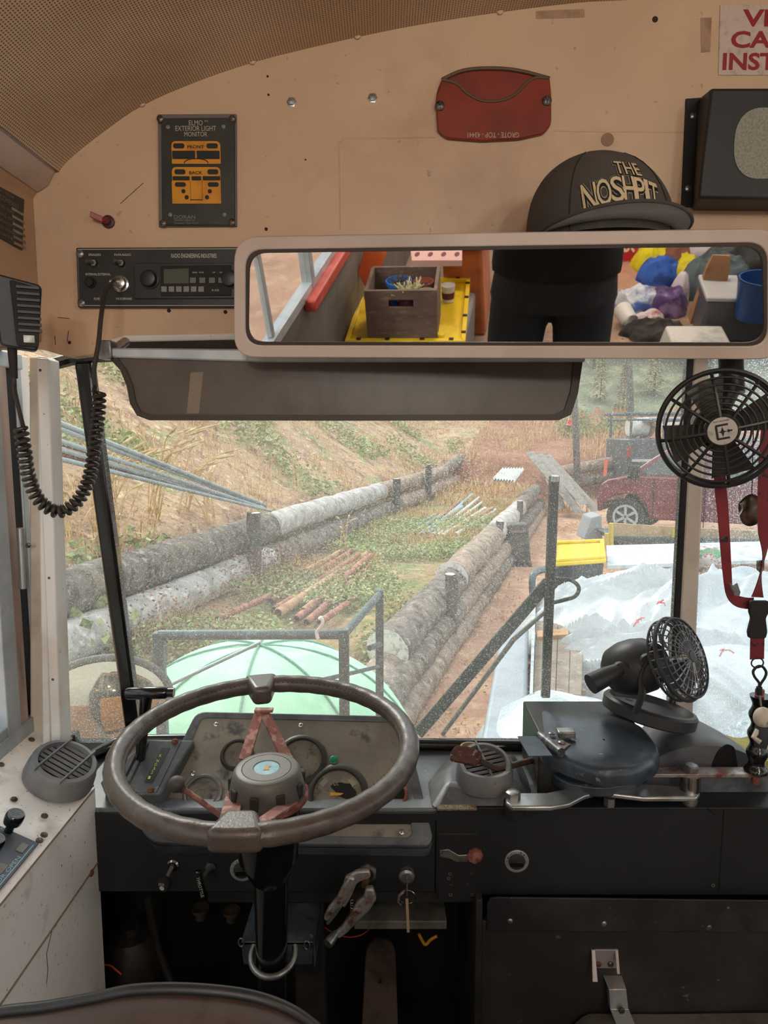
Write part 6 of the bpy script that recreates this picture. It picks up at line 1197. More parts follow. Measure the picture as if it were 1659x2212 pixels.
pole(1236, 760, 1247, 1045, 19.5, .09, 'thin dark bare trunk standing left of the red pickup'); pole(1357, 740, 1362, 955, 23, .12, 'dark bare trunk behind the truck rack')
t = T('orange_stake', 'short orange survey stake by the dirt at the red bank', 'stake', P(1304, 1030, y=18)); m = MB(); m.hexa([P(1307, 991, y=18), P(1313, 992, y=18), P(1310, 1028, y=18), P(1304, 1028, y=18)], (0, .04, 0)); t.part('stake', m, mk('stake_orange', 'd8653a', .6), w=True)
t = T('red_post', 'thin post with a bright red cap on the red bank below the visor corner', 'post', P(1230, 940, y=25)); m = MB(); m.cyl(P(1229, 936, y=25), P(1229, 920, y=25), .05); t.part('post', m, POSTM, w=True); m = MB(); m.lathe([(.09, 0), (.13, .03), (.07, .08), (.08, .2), (.03, .27), (.0001, .28)], 14, Matrix.Translation(P(1230, 920, y=25)), False); t.part('cap', m, mk('cap_red', 'd03038', .4), w=True)
# trees on the far slope
def tree(x, y, h, kind, label):
    z = tz(x, y); t = T('conifer_tree' if kind else 'bare_tree', label, 'tree', (x, y, z - .1), 'trees on the far slope'); m = MB(); m.tube([(x, y, z - .2), (x + .05, y, z + h * .5), (x + .02, y, z + h)], [h * .016, h * .012, .02], 8); t.part('trunk', m, POSTM, w=True)
    m = MB(); n = 900
    for i in range(n):
        f = random.random(); zz = z + h * (.12 + .88 * f) ; r = h * .20 * (1 - f) ** .8 * random.uniform(.3, 1) + .05; a = random.uniform(0, 2 * PI); c = V((x + r * math.cos(a), y + r * math.sin(a), zz - r * .25)); s = h * .03 * random.uniform(.5, 1.2)
        d1 = V((math.cos(a), math.sin(a), -.4)) * s; d2 = V((-math.sin(a), math.cos(a), random.uniform(-.3, .3))) * s * .6; k_ = len(m.v); m.v += [c - d1, c + d2, c + d1, c - d2]; m.f += [(k_, k_ + 1, k_ + 2, k_ + 3)]
    m.uv = 1; t.part('foliage', m, CONM if kind else DRYM, w=True, ang=180)
CONM = vegm('conifer_green', '56705a', '3f5646', '7a8a66'); DRYM = vegm('dry_foliage', '9a9468', 'b8a878', '6f7a50')
for i, (px, d, h, kd) in enumerate(((1275, 33, 5, 0), (1310, 36, 8, 1), (1345, 34, 6.5, 0), (1385, 38, 9, 1), (1420, 34, 8, 1), (1452, 37, 9, 1), (1480, 33, 7.5, 1), (1530, 35, 9, 1), (1575, 33, 8, 1), (1620, 36, 9, 1), (1665, 33, 8, 1), (1700, 37, 9, 1), (1290, 29.5, 2.2, 0), (1340, 29, 1.8, 0), (1405, 30, 2.4, 0), (1750, 34, 9, 1))):
    x = (px - 829.5) / F * d; tree(x, d, h, kd, ('green conifer on the far slope seen through the dirty glass' if kd else 'dry pale bushy tree on the far slope right of the visor'))
def bush(px, py, d, r, lb): 
    p = P(px, py, y=d); z = tz(p.x, d); m = MB()
    for i in range(700):
        o = V((random.gauss(0, r * .5), random.gauss(0, r * .5), abs(random.gauss(0, r * .5)))); s = random.uniform(.03, .07); a = V((random.gauss(0, 1), random.gauss(0, 1), random.gauss(0, 1))).normalized() * s; b = a.cross(V((0, 1, .3))); k_ = len(m.v); c = V((p.x, d, z)) + o; m.v += [c - a, c + b, c + a, c - b]; m.f += [(k_, k_ + 1, k_ + 2, k_ + 3)]
    m.uv = 1; single('bush', m, GREEN, lb, 'bush', 'bushes on the slopes', ang=180)
bush(1250, 860, 25.5, .7, 'green bush right beside the visor corner'); bush(1320, 950, 25.9, .5, 'green bush between the far logs'); bush(110, 1080, 5.2, .35, 'leafy green bush beside the white windshield post')
# more straw on the red bank
blades('bank_grass', 3500, rg(-2, 12, 17, 29, lambda x, y: x > XU(y), .5, .02), STRAW, 'pale dry grass tufts along the red bank', 'grass', .15, .5, .02, .8)
# ---------------------------------------------------------------- door mechanism on the dash top
DMB = mk('blue_black_steel', '3a424b', .33, .35, [('6a7682', 5, .45, .72, 6, .8), ('8a949c', 60, .66, .72, 4, .8), ('15181c', 9, .55, .7, 5)], (.3, 50))
t = T('door_motor', 'dusty black door motor with a rounded lid on the right dash top', 'door motor', Z(1290, 1690))
bz = DZ + .105
q = [P(1160, 1522, y=1.40), P(1330, 1530, y=1.40)]; zt_ = q[0].z
m = MB(); X0 = P(1163, 1640, y=1.265).x; m.b2((X0, 1.265, DZ + .0), (X0 + .20, 1.42, zt_ - .0)); t.part('housing', m, mk('housing_dark', '2a2826', .5, 0, [('45413c', 9, .5, .7, 4)]), w=True, bev=.003)
lidz = .74; LP = [P(x, y, z=lidz + .03) for x, y in ((1160, 1528), (1300, 1535), (1390, 1565), (1428, 1615), (1420, 1640), (1378, 1660), (1300, 1665), (1220, 1640), (1168, 1612))]
LP2 = rpoly([(p.x, p.y) for p in LP], .02, 4)
m = MB(); cxl = sum(p[0] for p in LP2) / len(LP2); cyl_ = sum(p[1] for p in LP2) / len(LP2); n = len(LP2); rings = [(1.0, 0), (1.0, .016), (.965, .027), (.90, .032), (.5, .034), (.02, .0345)]
for k_, zz in rings: m.v += [V((cxl + (x - cxl) * k_, cyl_ + (y - cyl_) * k_, lidz + zz)) for x, y in LP2]
m.f = [(j * n + i, j * n + (i + 1) % n, (j + 1) * n + (i + 1) % n, (j + 1) * n + i) for j in range(len(rings) - 1) for i in range(n)] + [tuple(range(n))]; t.part('lid', m, DMB, w=True, ang=50)
m = MB(); lz = .668; LQ = rpoly([(p.x, p.y) for p in [P(x, y, z=lz + .02) for x, y in ((1175, 1600), (1300, 1590), (1410, 1610), (1420, 1645), (1380, 1690), (1300, 1705), (1210, 1690), (1172, 1650))]], .03, 4); m.prism(LQ, lz, lz + .022); t.part('lower_disc', m, DMB, w=True, bev=.004)
m = MB(); m.cyl((cxl + .01, cyl_ + .045, lz), (cxl + .01, cyl_ + .045, lidz), .035); t.part('spindle', m, VOID, w=True)
hz = lidz + .036
m = MB(); m.tube([P(1166, 1588, z=hz), P(1212, 1626, z=hz)], .0085, 12); hg = t.part('hinge', m, mk('hinge_worn', '4a4a4c', .4, .4, [('8a8c90', 60, .5, .62, 4)]), w=True)
m = MB(); m.hexa([P(x, y, z=hz) for x, y in ((1118, 1590), (1163, 1590), (1193, 1632), (1142, 1633))], (0, 0, -.002)); t.part('hinge_leaf', m, DMB, hg, w=True)
m = MB(); m.hexa([P(x, y, z=hz) for x, y in ((1190, 1598), (1214, 1598), (1232, 1607), (1210, 1624), (1182, 1602))], (0, 0, -.003)); t.part('hinge_leaf', m, mk('leaf_rusty', '6a5f5a', .5, .3, [('8a5a48', 40, .55, .65, 4)]), hg, w=True)
m = MB(); a = P(1222, 1583, z=hz + .008); m.box(a, (.032, .022, .012), Matrix()); t.part('catch', m, STEEL, w=True, bev=.002)
for x, y in ((1192, 1585), (1213, 1604), (1237, 1596)): m = MB(); screw(m, Matrix.Translation(P(x, y, z=hz + .001)), 0, 0, .0065); t.part('rivet', m, STEEL, w=True)
# rusted paddle arm
t = T('release_paddle', 'rusted flat paddle on a bent rod over the right dash vent', 'lever', P(1010, 1630, y=1.24)); pz = P(1010, 1630, y=1.24)
m = MB(); m.tube(smooth_path([P(x, y, y=d) for x, y, d in ((1035, 1642, 1.24), (1060, 1655, 1.25), (1080, 1660, 1.26), (1120, 1650, 1.29), (1178, 1635, 1.33))], 5), .0062, 10); t.part('rod', m, mk('rod_brown', '4c443e', .45, .3, [('6a4436', 30, .52, .66, 4)]), w=True)
pdl = rpoly([(p.x, p.y, p.z) for p in [P(x, y, y=d) for x, y, d in ((972, 1625, 1.235), (985, 1609, 1.245), (1012, 1612, 1.245), (1042, 1622, 1.245), (1040, 1640, 1.235), (1026, 1653, 1.228), (1000, 1645, 1.228), (972, 1640, 1.228))]], .006); m = MB(); m.hexa(pdl, (0, .002, -.006)); t.part('paddle', m, RUSTB, w=True, bev=.0015)
# linkage bar with bolts
t = T('linkage_bar', 'polished aluminium linkage bar with big bolts along the dash edge', 'linkage', P(1300, 1745, y=1.2)); bzv = DZ + .030
top = [(1092, 1722), (1100, 1712), (1180, 1712), (1215, 1705), (1245, 1690), (1290, 1680), (1380, 1692), (1505, 1700), (1512, 1712), (1505, 1722), (1390, 1722), (1290, 1710), (1262, 1718), (1230, 1735), (1190, 1742), (1105, 1742), (1092, 1733)]
YB = 1.17; q = [P(x, y, z=bzv) for x, y in top]; m = MB(); m.hexa(q, (0, 0, -.010)); t.part('bar', m, ALU, w=True, bev=.003)
m = MB(); c_ = P(1112, 1733, z=bzv - .01); m.cyl(c_, c_ + V((0, 0, -.026)), .021, .019, 20); t.part('bushing', m, BLKM, w=True)
m = MB(); c_ = P(1108, 1722, z=bzv); m.lathe([(.014, 0), (.014, .010), (.011, .012), (.0001, .012)], 6, Matrix.Translation(c_), False); t.part('hex_bolt', m, STEEL, w=True)
m = MB(); c_ = P(1111, 1735, z=bzv - .034); m.lathe([(.013, -.022), (.013, 0)], 6, Matrix.Translation(c_)); t.part('hex_nut', m, STEEL, w=True)
bt = P(1490, 1660, z=DZ + .075); bb = P(1490, 1705, z=bzv - .0)
m = MB(); m.cyl((bb.x, bb.y, bzv), (bb.x, bb.y, P(1490, 1672, y=bb.y).z), .0185, n=24); t.part('spacer', m, CHROME, w=True)
m = MB(); m.lathe([(.013, -.02), (.015, -.008), (.013, 0)], 16, Matrix.Translation((bb.x, bb.y, bzv - .012))); t.part('acorn_nut', m, STEEL, w=True); m = MB(); m.lathe([(.011, -.016), (.011, 0)], 6, Matrix.Translation(P(1317, 1722, z=bzv - .012))); t.part('hex_nut', m, STEEL, w=True)
RSA = mk('rust_streaked_steel', '9a9492', .4, .6, [('7a4a3c', 30, .47, .6, 6), ('c2bebb', 18, .58, .7, 4)], (.4, 80))
t = T('door_lever', 'rust streaked steel lever bar with a black ridged grip at the right', 'lever', P(1500, 1660, y=bb.y)); zl_ = P(1490, 1672, y=bb.y).z
m = MB(); yb_ = bb.y; m.hexa([(P(1385, 1665, y=yb_).x, yb_ - .012, zl_ + .006), (P(1665, 1660, y=yb_).x, yb_ - .012, zl_ + .006), (P(1665, 1650, y=yb_).x, yb_ + .016, zl_ + .006), (P(1385, 1650, y=yb_).x, yb_ + .016, zl_ + .006)], (0, 0, -.007)); t.part('bar', m, RSA, w=True, bev=.001)
m = MB(); m.lathe([(.0145, 0), (.0145, .010), (.011, .0125), (.0001, .0125)], 6, Matrix.Translation((bb.x, bb.y, zl_ + .006)), False); t.part('hex_bolt', m, STEEL, w=True)
gx_ = P(1634, 1650, y=yb_); m = MB(); pr = []
hgt = P(1634, 1510, y=yb_).z - zl_; 
for i in range(41): f = i / 40; pr.append((.0165 + .0028 * math.cos(f * 2 * PI * 4.0) + (.002 if f < .06 else 0), .006 + f * hgt))
pr = [(.0001, .006)] + pr + [(.0001, hgt + .006)]; m.lathe(pr, 24, Matrix.Translation((gx_.x, yb_, zl_)), False); t.part('grip', m, BLKG, w=True, ang=80)
m = MB(); m.cyl((gx_.x, yb_, zl_ - .018), (gx_.x, yb_, zl_), .007); m.cyl((gx_.x - .003, yb_, zl_ + hgt), (gx_.x - .003, yb_, zl_ + hgt + .018), .008); t.part('stud', m, RUST, w=True)
# right vent on the dash, its moulded mound, tape tub, velcro strip
mc = Z(1040, 1690)
m = MB(); lo = [Z(x, y) for x, y in ((935, 1745), (925, 1690), (955, 1650), (985, 1630), (1110, 1630), (1130, 1660), (1150, 1710), (1120, 1745))]; hi = [P(x, y, z=DZ + .028) for x, y in ((965, 1690), (968, 1660), (985, 1640), (1005, 1628), (1095, 1628), (1108, 1650), (1120, 1690), (1105, 1715))]; m.add(lo + hi, [tuple(range(8, 16))] + [(i, (i + 1) % 8, (i + 1) % 8 + 8, i + 8) for i in range(8)]); struct('slab_vent_mound', m, DASH, .012)
Mv2 = Matrix.Translation(P(1046, 1692, z=DZ + .02)) @ Matrix.Rotation(R(0), 4, 'Z')
vent('air_vent', 'grey round louvre vent on the dash top behind the rusted paddle', Mv2, .054, VENTG, tilt=R(22), nslat=8, bars=1, turn=R(14), h=.038)
t = T('tape_tub', 'small tan rimmed tub with yellow pieces on the windshield ledge', 'tub', P(1016, 1625, y=1.42)); c_ = P(1016, 1612, y=1.42); m = MB(); m.lathe([(.020, DZ - c_.z), (.022, 0), (.018, .0), (.0175, -.014), (.0001, -.014)], 28, Matrix.Translation(c_), False); t.part('cup', m, mk('tub_tan', '9a8a6c', .5), w=True)
m = MB()
for i in range(9): m.box(c_ + V((random.uniform(-.011, .011), random.uniform(-.011, .011), -.009)), (.006, .004, .006), Matrix())
o_ = t.part('contents', m, mk('bits_yellow', 'd8c23a', .5), w=True); o_['kind'] = 'stuff'
t = T('velcro_strip', 'short tan ribbed strip stuck on the front edge of the dash top', 'strip', Z(988, 1747)); m = MB(); m.hexa([Z(x, y, DZ + .002) for x, y in ((946, 1741), (1030, 1741), (1030, 1751), (944, 1751))], (0, 0, .0025)); t.part('pad', m, mk('velcro_tan', '7a6c52', .9, 0, [('4c4434', 300, .45, .6, 2)]), w=True)
# grey dome cover and mesh cloth at the right
t = T('defroster_dome', 'rounded grey plastic cover with a torn edge right of the door motor', 'cover', Z(1500, 1700)); cd_ = V((Z(1500, 1690).x, 1.37, DZ)); rd = .125; hd_ = P(1500, 1556, y=1.37).z - DZ
m = MB(); m.grid(lambda u, v: (cd_.x + rd * math.cos(PI * u) * (1 - .25 * v ** 2), cd_.y - .10 + .18 * (1 - math.cos(v * PI / 2) ) * .5 + .05 * v, cd_.z + hd_ * (math.sin(PI * u) ** .75 if 0 < u < 1 else 0) * (.93 + .07 * math.sin(PI * v))), 48, 10)
n0 = len(m.v); loop = [(cd_.x + rd * math.cos(PI * i / 48), cd_.y - .10, cd_.z + hd_ * .93 * (math.sin(PI * i / 48) ** .75 if 0 < i < 48 else 0)) for i in range(49)]; m.add(loop, [tuple(range(49))]); t.part('shell', m, mk('dome_grey', '55585c', .38, 0, [('6d7175', 5, .45, .7, 4), ('3c3e40', 14, .56, .7, 4)]), w=True, ang=50, bev=.004)
m = MB(); m.prism(rpoly([pp(wallM((0, cd_.y - .101, 0)), *p) for p in ((1535, 1660), (1548, 1625), (1568, 1606), (1586, 1612), (1594, 1662))], .01)[::-1], 0, .002, wallM((0, cd_.y - .1005, 0))); t.part('torn_opening', m, VOID, w=True)
t = T('mesh_cloth', 'folded yellow green mesh cloth at the right end of the dash', 'cloth', Z(1640, 1640)); m = MB(); m.grid(lambda u, v: (lerp(Z(1585, 1640).x, Z(1860, 1640).x, u), lerp(1.34, 1.455, v), DZ + .022 + .008 * math.sin(u * 14 + v * 3) + .012 * v), 40, 12); m.grid(lambda u, v: (lerp(Z(1585, 1640).x, Z(1860, 1640).x, u), 1.34, DZ + .001 + (.021 + .008 * math.sin(u * 14)) * v), 40, 3); t.part('fabric', m, mk('mesh_yellow', 'b5ad6a', .8, 0, [('8a8448', 250, .5, .6, 2), ('6f6a4a', 12, .55, .7, 4)]), w=True)
m = MB(); m.tube([Z(1598, 1640, DZ + .001) , Z(1640, 1745, DZ + .001)], .001, 5); m.tube([Z(1515, 1735, DZ + .001), Z(1545, 1760, DZ + .001)], .001, 5); struct('trim_22', m, VOID)
# ---------------------------------------------------------------- round fan above
FNB = mk('fan_black', '1f1f20', .4, 0, [('2f2d2b', 12, .5, .7, 4)])
fc = P(1556, 928, y=1.0); Mf = axM(fc, V((-.28, -.93, -.10)), (0, 0, 1))
t = T('round_cab_fan', 'round black cab fan with a white centre badge hanging below the mirror end', 'fan', Mf); fr_ = .083
def ringt(r, z, rad, M=None): m = MB(); m.tube([(r * math.cos(2 * PI * i / 56), r * math.sin(2 * PI * i / 56), z) for i in range(56)], rad, 8, True); return m
t.part('outer_ring', ringt(fr_, -.004, .0038), FNB); t.part('outer_ring', ringt(fr_ * .985, -.028, .0030), FNB)
for i, r in enumerate((.074, .0645, .055, .046, .038, .030)): t.part('guard_ring', ringt(r, .004 + .012 * (1 - (r / .0885) ** 2), .0016), FNB)
for i in range(8):
    a = R(12 + 45 * i); d = V((math.cos(a), math.sin(a), 0)); m = MB(); m.tube([d * .02 + V((0, 0, .017)), d * .05 + V((0, 0, .012)), d * .071 + V((0, 0, .006)), d * fr_ + V((0, 0, -.004)), d * fr_ * .985 + V((0, 0, -.028))], .0027, 6); t.part('guard_spoke', m, FNB)
t.part('hub', MB().lathe([(.024, .010), (.024, .017), (.021, .019), (.0205, .0185), (.0001, .0185)], 36, None, False), FNB)
bd = t.part('badge', MB().lathe([(.0195, .0187), (.0001, .0191)], 36, None, False), mk('badge_white', 'b9b4ac', .5, 0, [('8f8880', 60, .5, .7, 3)]))
m = MB(); Mr = Matrix.Rotation(R(12), 4, 'Z')
for bx in ((0, .0085, .016, .0028), (0, -.0105, .016, .0028), (-.0075, -.001, .0028, .019), (.0075, -.001, .0022, .004), (.010, -.001, .005, .002)): m.box((bx[0], bx[1] - .0, .0194), (bx[2], bx[3], .0003), Mr)
m.prism([(0, .006), (.002, 0), (.006, -.001), (.002, -.002), (0, -.008), (-.002, -.002), (-.006, -.001), (-.002, 0)], .0192, .0196, Mr); m.text('ELECTROFAN', .0, .0142, .02, .0022, .0195, Mr); t.part('badge_mark', m, DARKINK, bd)
for i in range(4):
    m = MB(); Mb_ = Matrix.Rotation(R(20 + 90 * i), 4, 'Z'); m.grid(lambda u, v: ((.015 + .055 * u), (v - .5) * (.022 + .035 * u) , -.015 + (v - .5) * .022), 8, 6, Mb_); t.part('blade', m, mk('fan_blade', '3c3936', .4, 0, [('5a554e', 20, .5, .7, 3)]) if i == 0 else bpy.data.materials['fan_blade'], bev=0)
t.part('motor', MB().lathe([(.0001, -.075), (.028, -.073), (.033, -.06), (.033, -.03), (.02, -.02)], 28, None, False), FNB)
pt = P(1585, 770, y=1.05); m = MB(); m.cyl(pt + V((0, .02, .05)), P(1582, 850, y=1.05), .0175, n=20); m.tube([P(1582, 840, y=1.05), Mf @ V((0, 0, -.06))], .012, 10); t.part('mount', m, BLK, w=True)
# desk fan
t = T('desk_fan', 'small black desk fan tilted on a round base on top of the door motor', 'fan', P(1402, 1570, y=1.32)); DF = mk('desk_fan_black', '2b2c2f', .42, 0, [('3c3e41', 14, .5, .7, 4)])
bc = P(1402, 1535, y=1.32); Mb = axM(bc, V((.22, .10, 1)))
t.part('base', MB().lathe([(.0001, -.0135), (.082, -.0135), (.089, -.010), (.090, .010), (.086, .0145), (.080, .0155), (.077, .010), (.074, .003), (.0001, .003)], 48, Mb, False), DF, w=True)
t.part('base_hole', MB().lathe([(.009, .0031), (.0001, .0035)], 16, Mb @ Matrix.Translation((.05, .005, 0)), False), VOID, w=True)
mcn = P(1372, 1440, y=1.30); fd = V((.62, -.66, .42)).normalized()
for sgn in (-1, 1):
    sdv = fd.cross(V((0, 0, 1))).normalized() * sgn; o1 = P(1400, 1430, y=1.25) if sgn > 0 else mcn + (mcn - P(1400, 1430, y=1.25)) * .6 + V((.06, 0, -.02)); 
    b_ = P(1372, 1540, y=1.25) if sgn > 0 else P(1450, 1515, y=1.38)
    if sgn < 0: o1 = P(1458, 1440, y=1.36)
    m = MB(); pts = smooth_path([b_, b_.lerp(o1, .35) + V((.004, 0, 0)), b_.lerp(o1, .7) + V((-.004, 0, .002)), o1], 4); m.tube(pts, .0125, 10, flat=.4); m.lathe([(.0001, -.004), (.0165, -.004), (.0165, .006), (.0001, .007)], 24, axM(o1, V((0, -1, 0)) * sgn), False); t.part('bracket', m, DF, w=True)
Mm = axM(mcn, fd)
t.part('motor_housing', MB().lathe([(.0001, -.062), (.030, -.058), (.044, -.045), (.052, -.02), (.0535, .004), (.050, .028), (.040, .045), (.034, .055), (.0001, .055)], 40, Mm, False), DF, w=True)
m = MB(); hh = P(1340, 1445, y=1.26); h2 = P(1276, 1478, y=1.24); m.tube([hh, hh.lerp(h2, .5), h2], [.012, .0175, .019], 20); m.lathe([(.0001, -.004), (.014, -.004), (.014, .006), (.0001, .007)], 24, axM(hh, (0, -1, 0)), False); t.part('tilt_clamp', m, DF, w=True)
gc = P(1462, 1424, y=1.255); Mg = axM(gc, fd, (0, 0, 1)); gr_ = .0745
for z_, rr_ in ((-.012, 1), (.004, 1.02), (.018, .985)): 
    m = MB(); m.tube([Mg @ V((gr_ * rr_ * math.cos(2 * PI * i / 48), gr_ * rr_ * math.sin(2 * PI * i / 48), z_)) for i in range(48)], .0022 if z_ != .004 else .0042, 8, True); t.part('guard_ring', m, DF, w=True)
for r in (.012, .030, .046, .060): 
    m = MB(); m.tube([Mg @ V((r * math.cos(2 * PI * i / 40), r * math.sin(2 * PI * i / 40), .030 - .012 * (r / .07) ** 2)) for i in range(40)], .0013, 6, True); t.part('guard_ring', m, mk('wire_grey', '6a6e72', .35, .5) if r == .012 else bpy.data.materials['wire_grey'], w=True)
for i in range(30):
    a = 2 * PI * i / 30; d = V((math.cos(a), math.sin(a), 0)); m = MB(); m.tube([Mg @ p for p in (d * .011 + V((0, 0, .030)), d * .04 + V((0, 0, .027)), d * .066 + V((0, 0, .021)), d * .0745 + V((0, 0, .014)), d * .0765 + V((0, 0, .004)), d * .074 + V((0, 0, -.012)), d * .05 + V((0, 0, -.024)))], .0013, 5); t.part('guard_wire', m, bpy.data.materials['wire_grey'] if i % 1 == 0 else DF, w=True)
t.part('guard_cap', MB().lathe([(.011, .029), (.010, .032), (.0001, .033)], 20, Mg, False), DF, w=True)
for i in range(4): m = MB(); m.grid(lambda u, v: ((.012 + .052 * u), (v - .5) * (.02 + .035 * u), (v - .5) * .018), 8, 6, Mg @ Matrix.Rotation(R(90 * i + 30), 4, 'Z')); t.part('blade', m, DF, w=True)
# lanyard
LAN = mk('lanyard_red', '6a1620', .7, 0, [('7f1e28', 12, .45, .65, 4), ('2a0d12', 55, .62, .68, 3)], (.3, 400, .0005))
def ribbon(pts, w, tw=None):
    pts = smooth_path(pts, 5); m = MB(); n = len(pts)
    for i, p in enumerate(pts):
        a = pts[max(i - 1, 0)]; b = pts[min(i + 1, n - 1)]; d = (b - a).normalized(); an = (tw or (lambda f: 0))(i / (n - 1)); s_ = d.cross(V((math.sin(an), -math.cos(an), 0))).normalized() * w / 2; nn = s_.cross(d).normalized() * .0007
        m.v += [p - s_ - nn, p + s_ - nn, p + s_ + nn, p - s_ + nn]
    m.f = [(i * 4 + j, i * 4 + (j + 1) % 4, i * 4 + 4 + (j + 1) % 4, i * 4 + 4 + j) for i in range(n - 1) for j in range(4)]; return m
t = T('lanyard', 'dark red lanyard with pins and a black buckle hanging from the round fan', 'lanyard', P(1600, 1050, y=1.05))
LYD = 1.06
t.part('strap', ribbon([P(x, y, y=LYD + .01) for x, y in ((1562, 860), (1553, 960), (1556, 1050), (1561, 1100), (1566, 1170), (1571, 1240), (1576, 1280), (1590, 1297), (1612, 1303), (1628, 1302))], .018, lambda f: 0 if f < .3 else (f - .3) * 1.6 if f < .8 else .8), LAN, w=True)
t.part('strap', ribbon([P(x, y, y=LYD) for x, y in ((1665, 860), (1655, 960), (1650, 1060), (1650, 1130), (1652, 1190), (1642, 1245), (1636, 1290))], .019, lambda f: .0 if f < .55 else 1.0 * math.sin((f - .55) / .45 * PI)), LAN, w=True)
m = MB(); Mk = wallM(P(1637, 1335, y=LYD)); m.prism(rpoly([(-.014, .028), (.014, .028), (.015, .010), (.011, .0), (.015, -.022), (.013, -.032), (-.013, -.032), (-.015, -.022), (-.011, 0), (-.015, .010)], .003), -.004, .004, Mk); bk = t.part('buckle', m, BLKM, w=True, bev=.0015)
t.part('strap', ribbon([P(x, y, y=LYD) for x, y in ((1637, 1350), (1636, 1380), (1635, 1424))], .022), LAN, w=True)
m = MB(); c_ = P(1636, 1432, y=LYD); m.tube([c_ + V((.0095 * math.cos(2 * PI * i / 24), 0, .008 * math.sin(2 * PI * i / 24))) for i in range(24)], .0012, 6, True); t.part('ring', m, BLKM, w=True)
m = MB(); m.tube(smooth_path([P(x, y, y=LYD) for x, y in ((1638, 1490), (1640, 1476), (1630, 1462), (1627, 1450), (1636, 1440), (1647, 1440), (1655, 1452), (1652, 1464), (1643, 1478), (1640, 1492))], 4), .0021, 8); m.cyl(P(1640, 1484, y=LYD), P(1640, 1500, y=LYD), .0045); t.part('clip', m, BLKM, w=True)
PIN = mk('pin_pewter', '8a8a86', .35, .7, [('55544f', 60, .5, .62, 3)])
for x, y, pts, mt, lb in ((1564, 1165, ((-8, 0), (-2, 6), (4, 9), (8, 3), (6, -6), (-4, -5)), BLKM, 'small black pin on the left strap'), (1584, 1272, ((-10, 14), (-2, 8), (6, 14), (14, -6), (12, -16), (0, -14), (-6, 0)), PIN, 'pewter pin at the bend of the strap'), (1640, 1222, ((-8, 12), (8, 14), (9, -8), (2, -16), (-7, -8)), PIN, 'grey pin on the right strap')):
    m = MB(); m.prism([(a * .0007 , b * .0007) for a, b in pts], .001, .004, wallM(P(x, y, y=LYD - .002))); t.part('pin', m, mt, label=lb, w=True, bev=.0006)
t = T('oval_ornament', 'dark oval metal ornament hanging behind the right lanyard strap', 'ornament', P(1622, 1100, y=1.10)); m = MB(); m.ball(P(1622, 1100, y=1.10), (.020, .006, .026), 28, 14, f=lambda d: 1 + .06 * math.sin(5 * d.z)); t.part('shell', m, mk('bronze_dark', '4c443c', .3, .8, [('8a7f70', 20, .52, .65, 4)]), w=True); m = MB(); m.tube([P(1600 + 4 * math.sin(i), 1088 + i * 6, y=1.091) for i in range(5)], .0015, 6); t.part('relief', m, PIN, w=True)
m = MB(); m.cyl(P(1624, 1072, y=1.10), P(1628, 900, y=1.08), .0008, n=6); t.part('cord', m, DARKINK, w=True)
t = T('figure_charm', 'small white and dark figure charm hanging from the lanyard clip', 'charm', P(1646, 1560, y=LYD)); c_ = P(1648, 1550, y=1.06)
m = MB(); m.ball(c_, (.015, .012, .017), 20, 12); t.part('head', m, mk('charm_white', 'bdb5a8', .6, 0, [('8a8278', 60, .55, .66, 3)]), w=True); m = MB(); m.tube([c_ + V((0, 0, -.014)), c_ + V((0, 0, -.03)), c_ + V((0, 0, -.048))], [.010, .012, .009], 14); t.part('body', m, mk('charm_dark', '2c3136', .6), w=True)
m = MB(); m.tube([c_ + V((-.008, -.002, -.02)), c_ + V((-.016, -.006, -.03)), c_ + V((-.008, -.012, -.036))], .0042, 8); t.part('arm', m, bpy.data.materials['charm_white'], w=True); m = MB(); m.tube([P(1641, 1500, y=LYD), P(1644, 1525, y=LYD)], .0016, 6); t.part('chain', m, CHROME, w=True)
# ---------------------------------------------------------------- behind the camera: what the rear-view mirror shows
CRW = mk('crate_wood', '6f5c52', .7, 0, [('5a4a42', 5, .45, .66, 6), ('8a766a', 14, .55, .7, 5)], (.3, 30, .003), stretch=(1, 1, 4))
GY = mk('tote_grey', '77787a', .5)
lz_ = .33
t = T('storage_tote', 'grey storage tote behind the driver carrying the yellow lid', 'tote', (-.40, -1.45, 0)); m = MB(); m.b2((-.68, -1.10, 0), (-.10, -1.84, lz_ - .03)); t.part('body', m, GY, w=True, bev=.02)
q = [RM(745, 745, z=lz_), RM(1005, 745, z=lz_), RM(1016, 606, z=lz_), RM(790, 606, z=lz_)]
t = T('yellow_tote_lid', 'yellow plastic lid with ribbed rim under the wooden crate seen in the mirror', 'lid', q[0]); m = MB(); m.hexa(q, (0, 0, -.03)); t.part('panel', m, YL, w=True, bev=.01); cc = sum(q, V()) / 4; m = MB()
for i in range(4): a, b = q[i], q[(i + 1) % 4]; m.hexa([a, b, cc + (b - cc) * .92, cc + (a - cc) * .92], (0, 0, .022))
t.part('rim', m, YL, w=True, bev=.004)
for f in (.1, .35, .65, .9):
    for i in (0, 1, 2): p = q[i].lerp(q[(i + 1) % 4], f); p = cc + (p - cc) * .96; m = MB(); m.box(p + V((0, 0, .024)), (.022, .016, .008)); t.part('clip_slot', m, DARKINK, w=True)
for f in (.2, .5, .8): p = q[0].lerp(q[1], f); p = cc + (p - cc) * .86; m = MB(); m.box(p + V((0, 0, .02)), (.08, .03, .03)); t.part('rib', m, YL, w=True, bev=.005)
c0 = RM(795, 738, z=lz_ + .002); c1_ = RM(945, 738, z=lz_ + .002); cw = (c1_ - c0).length; Mcr = Matrix.Translation(c0) @ Matrix.Rotation(math.atan2((c1_ - c0).y, (c1_ - c0).x), 4, 'Z')
ch = .262; cdp = .30
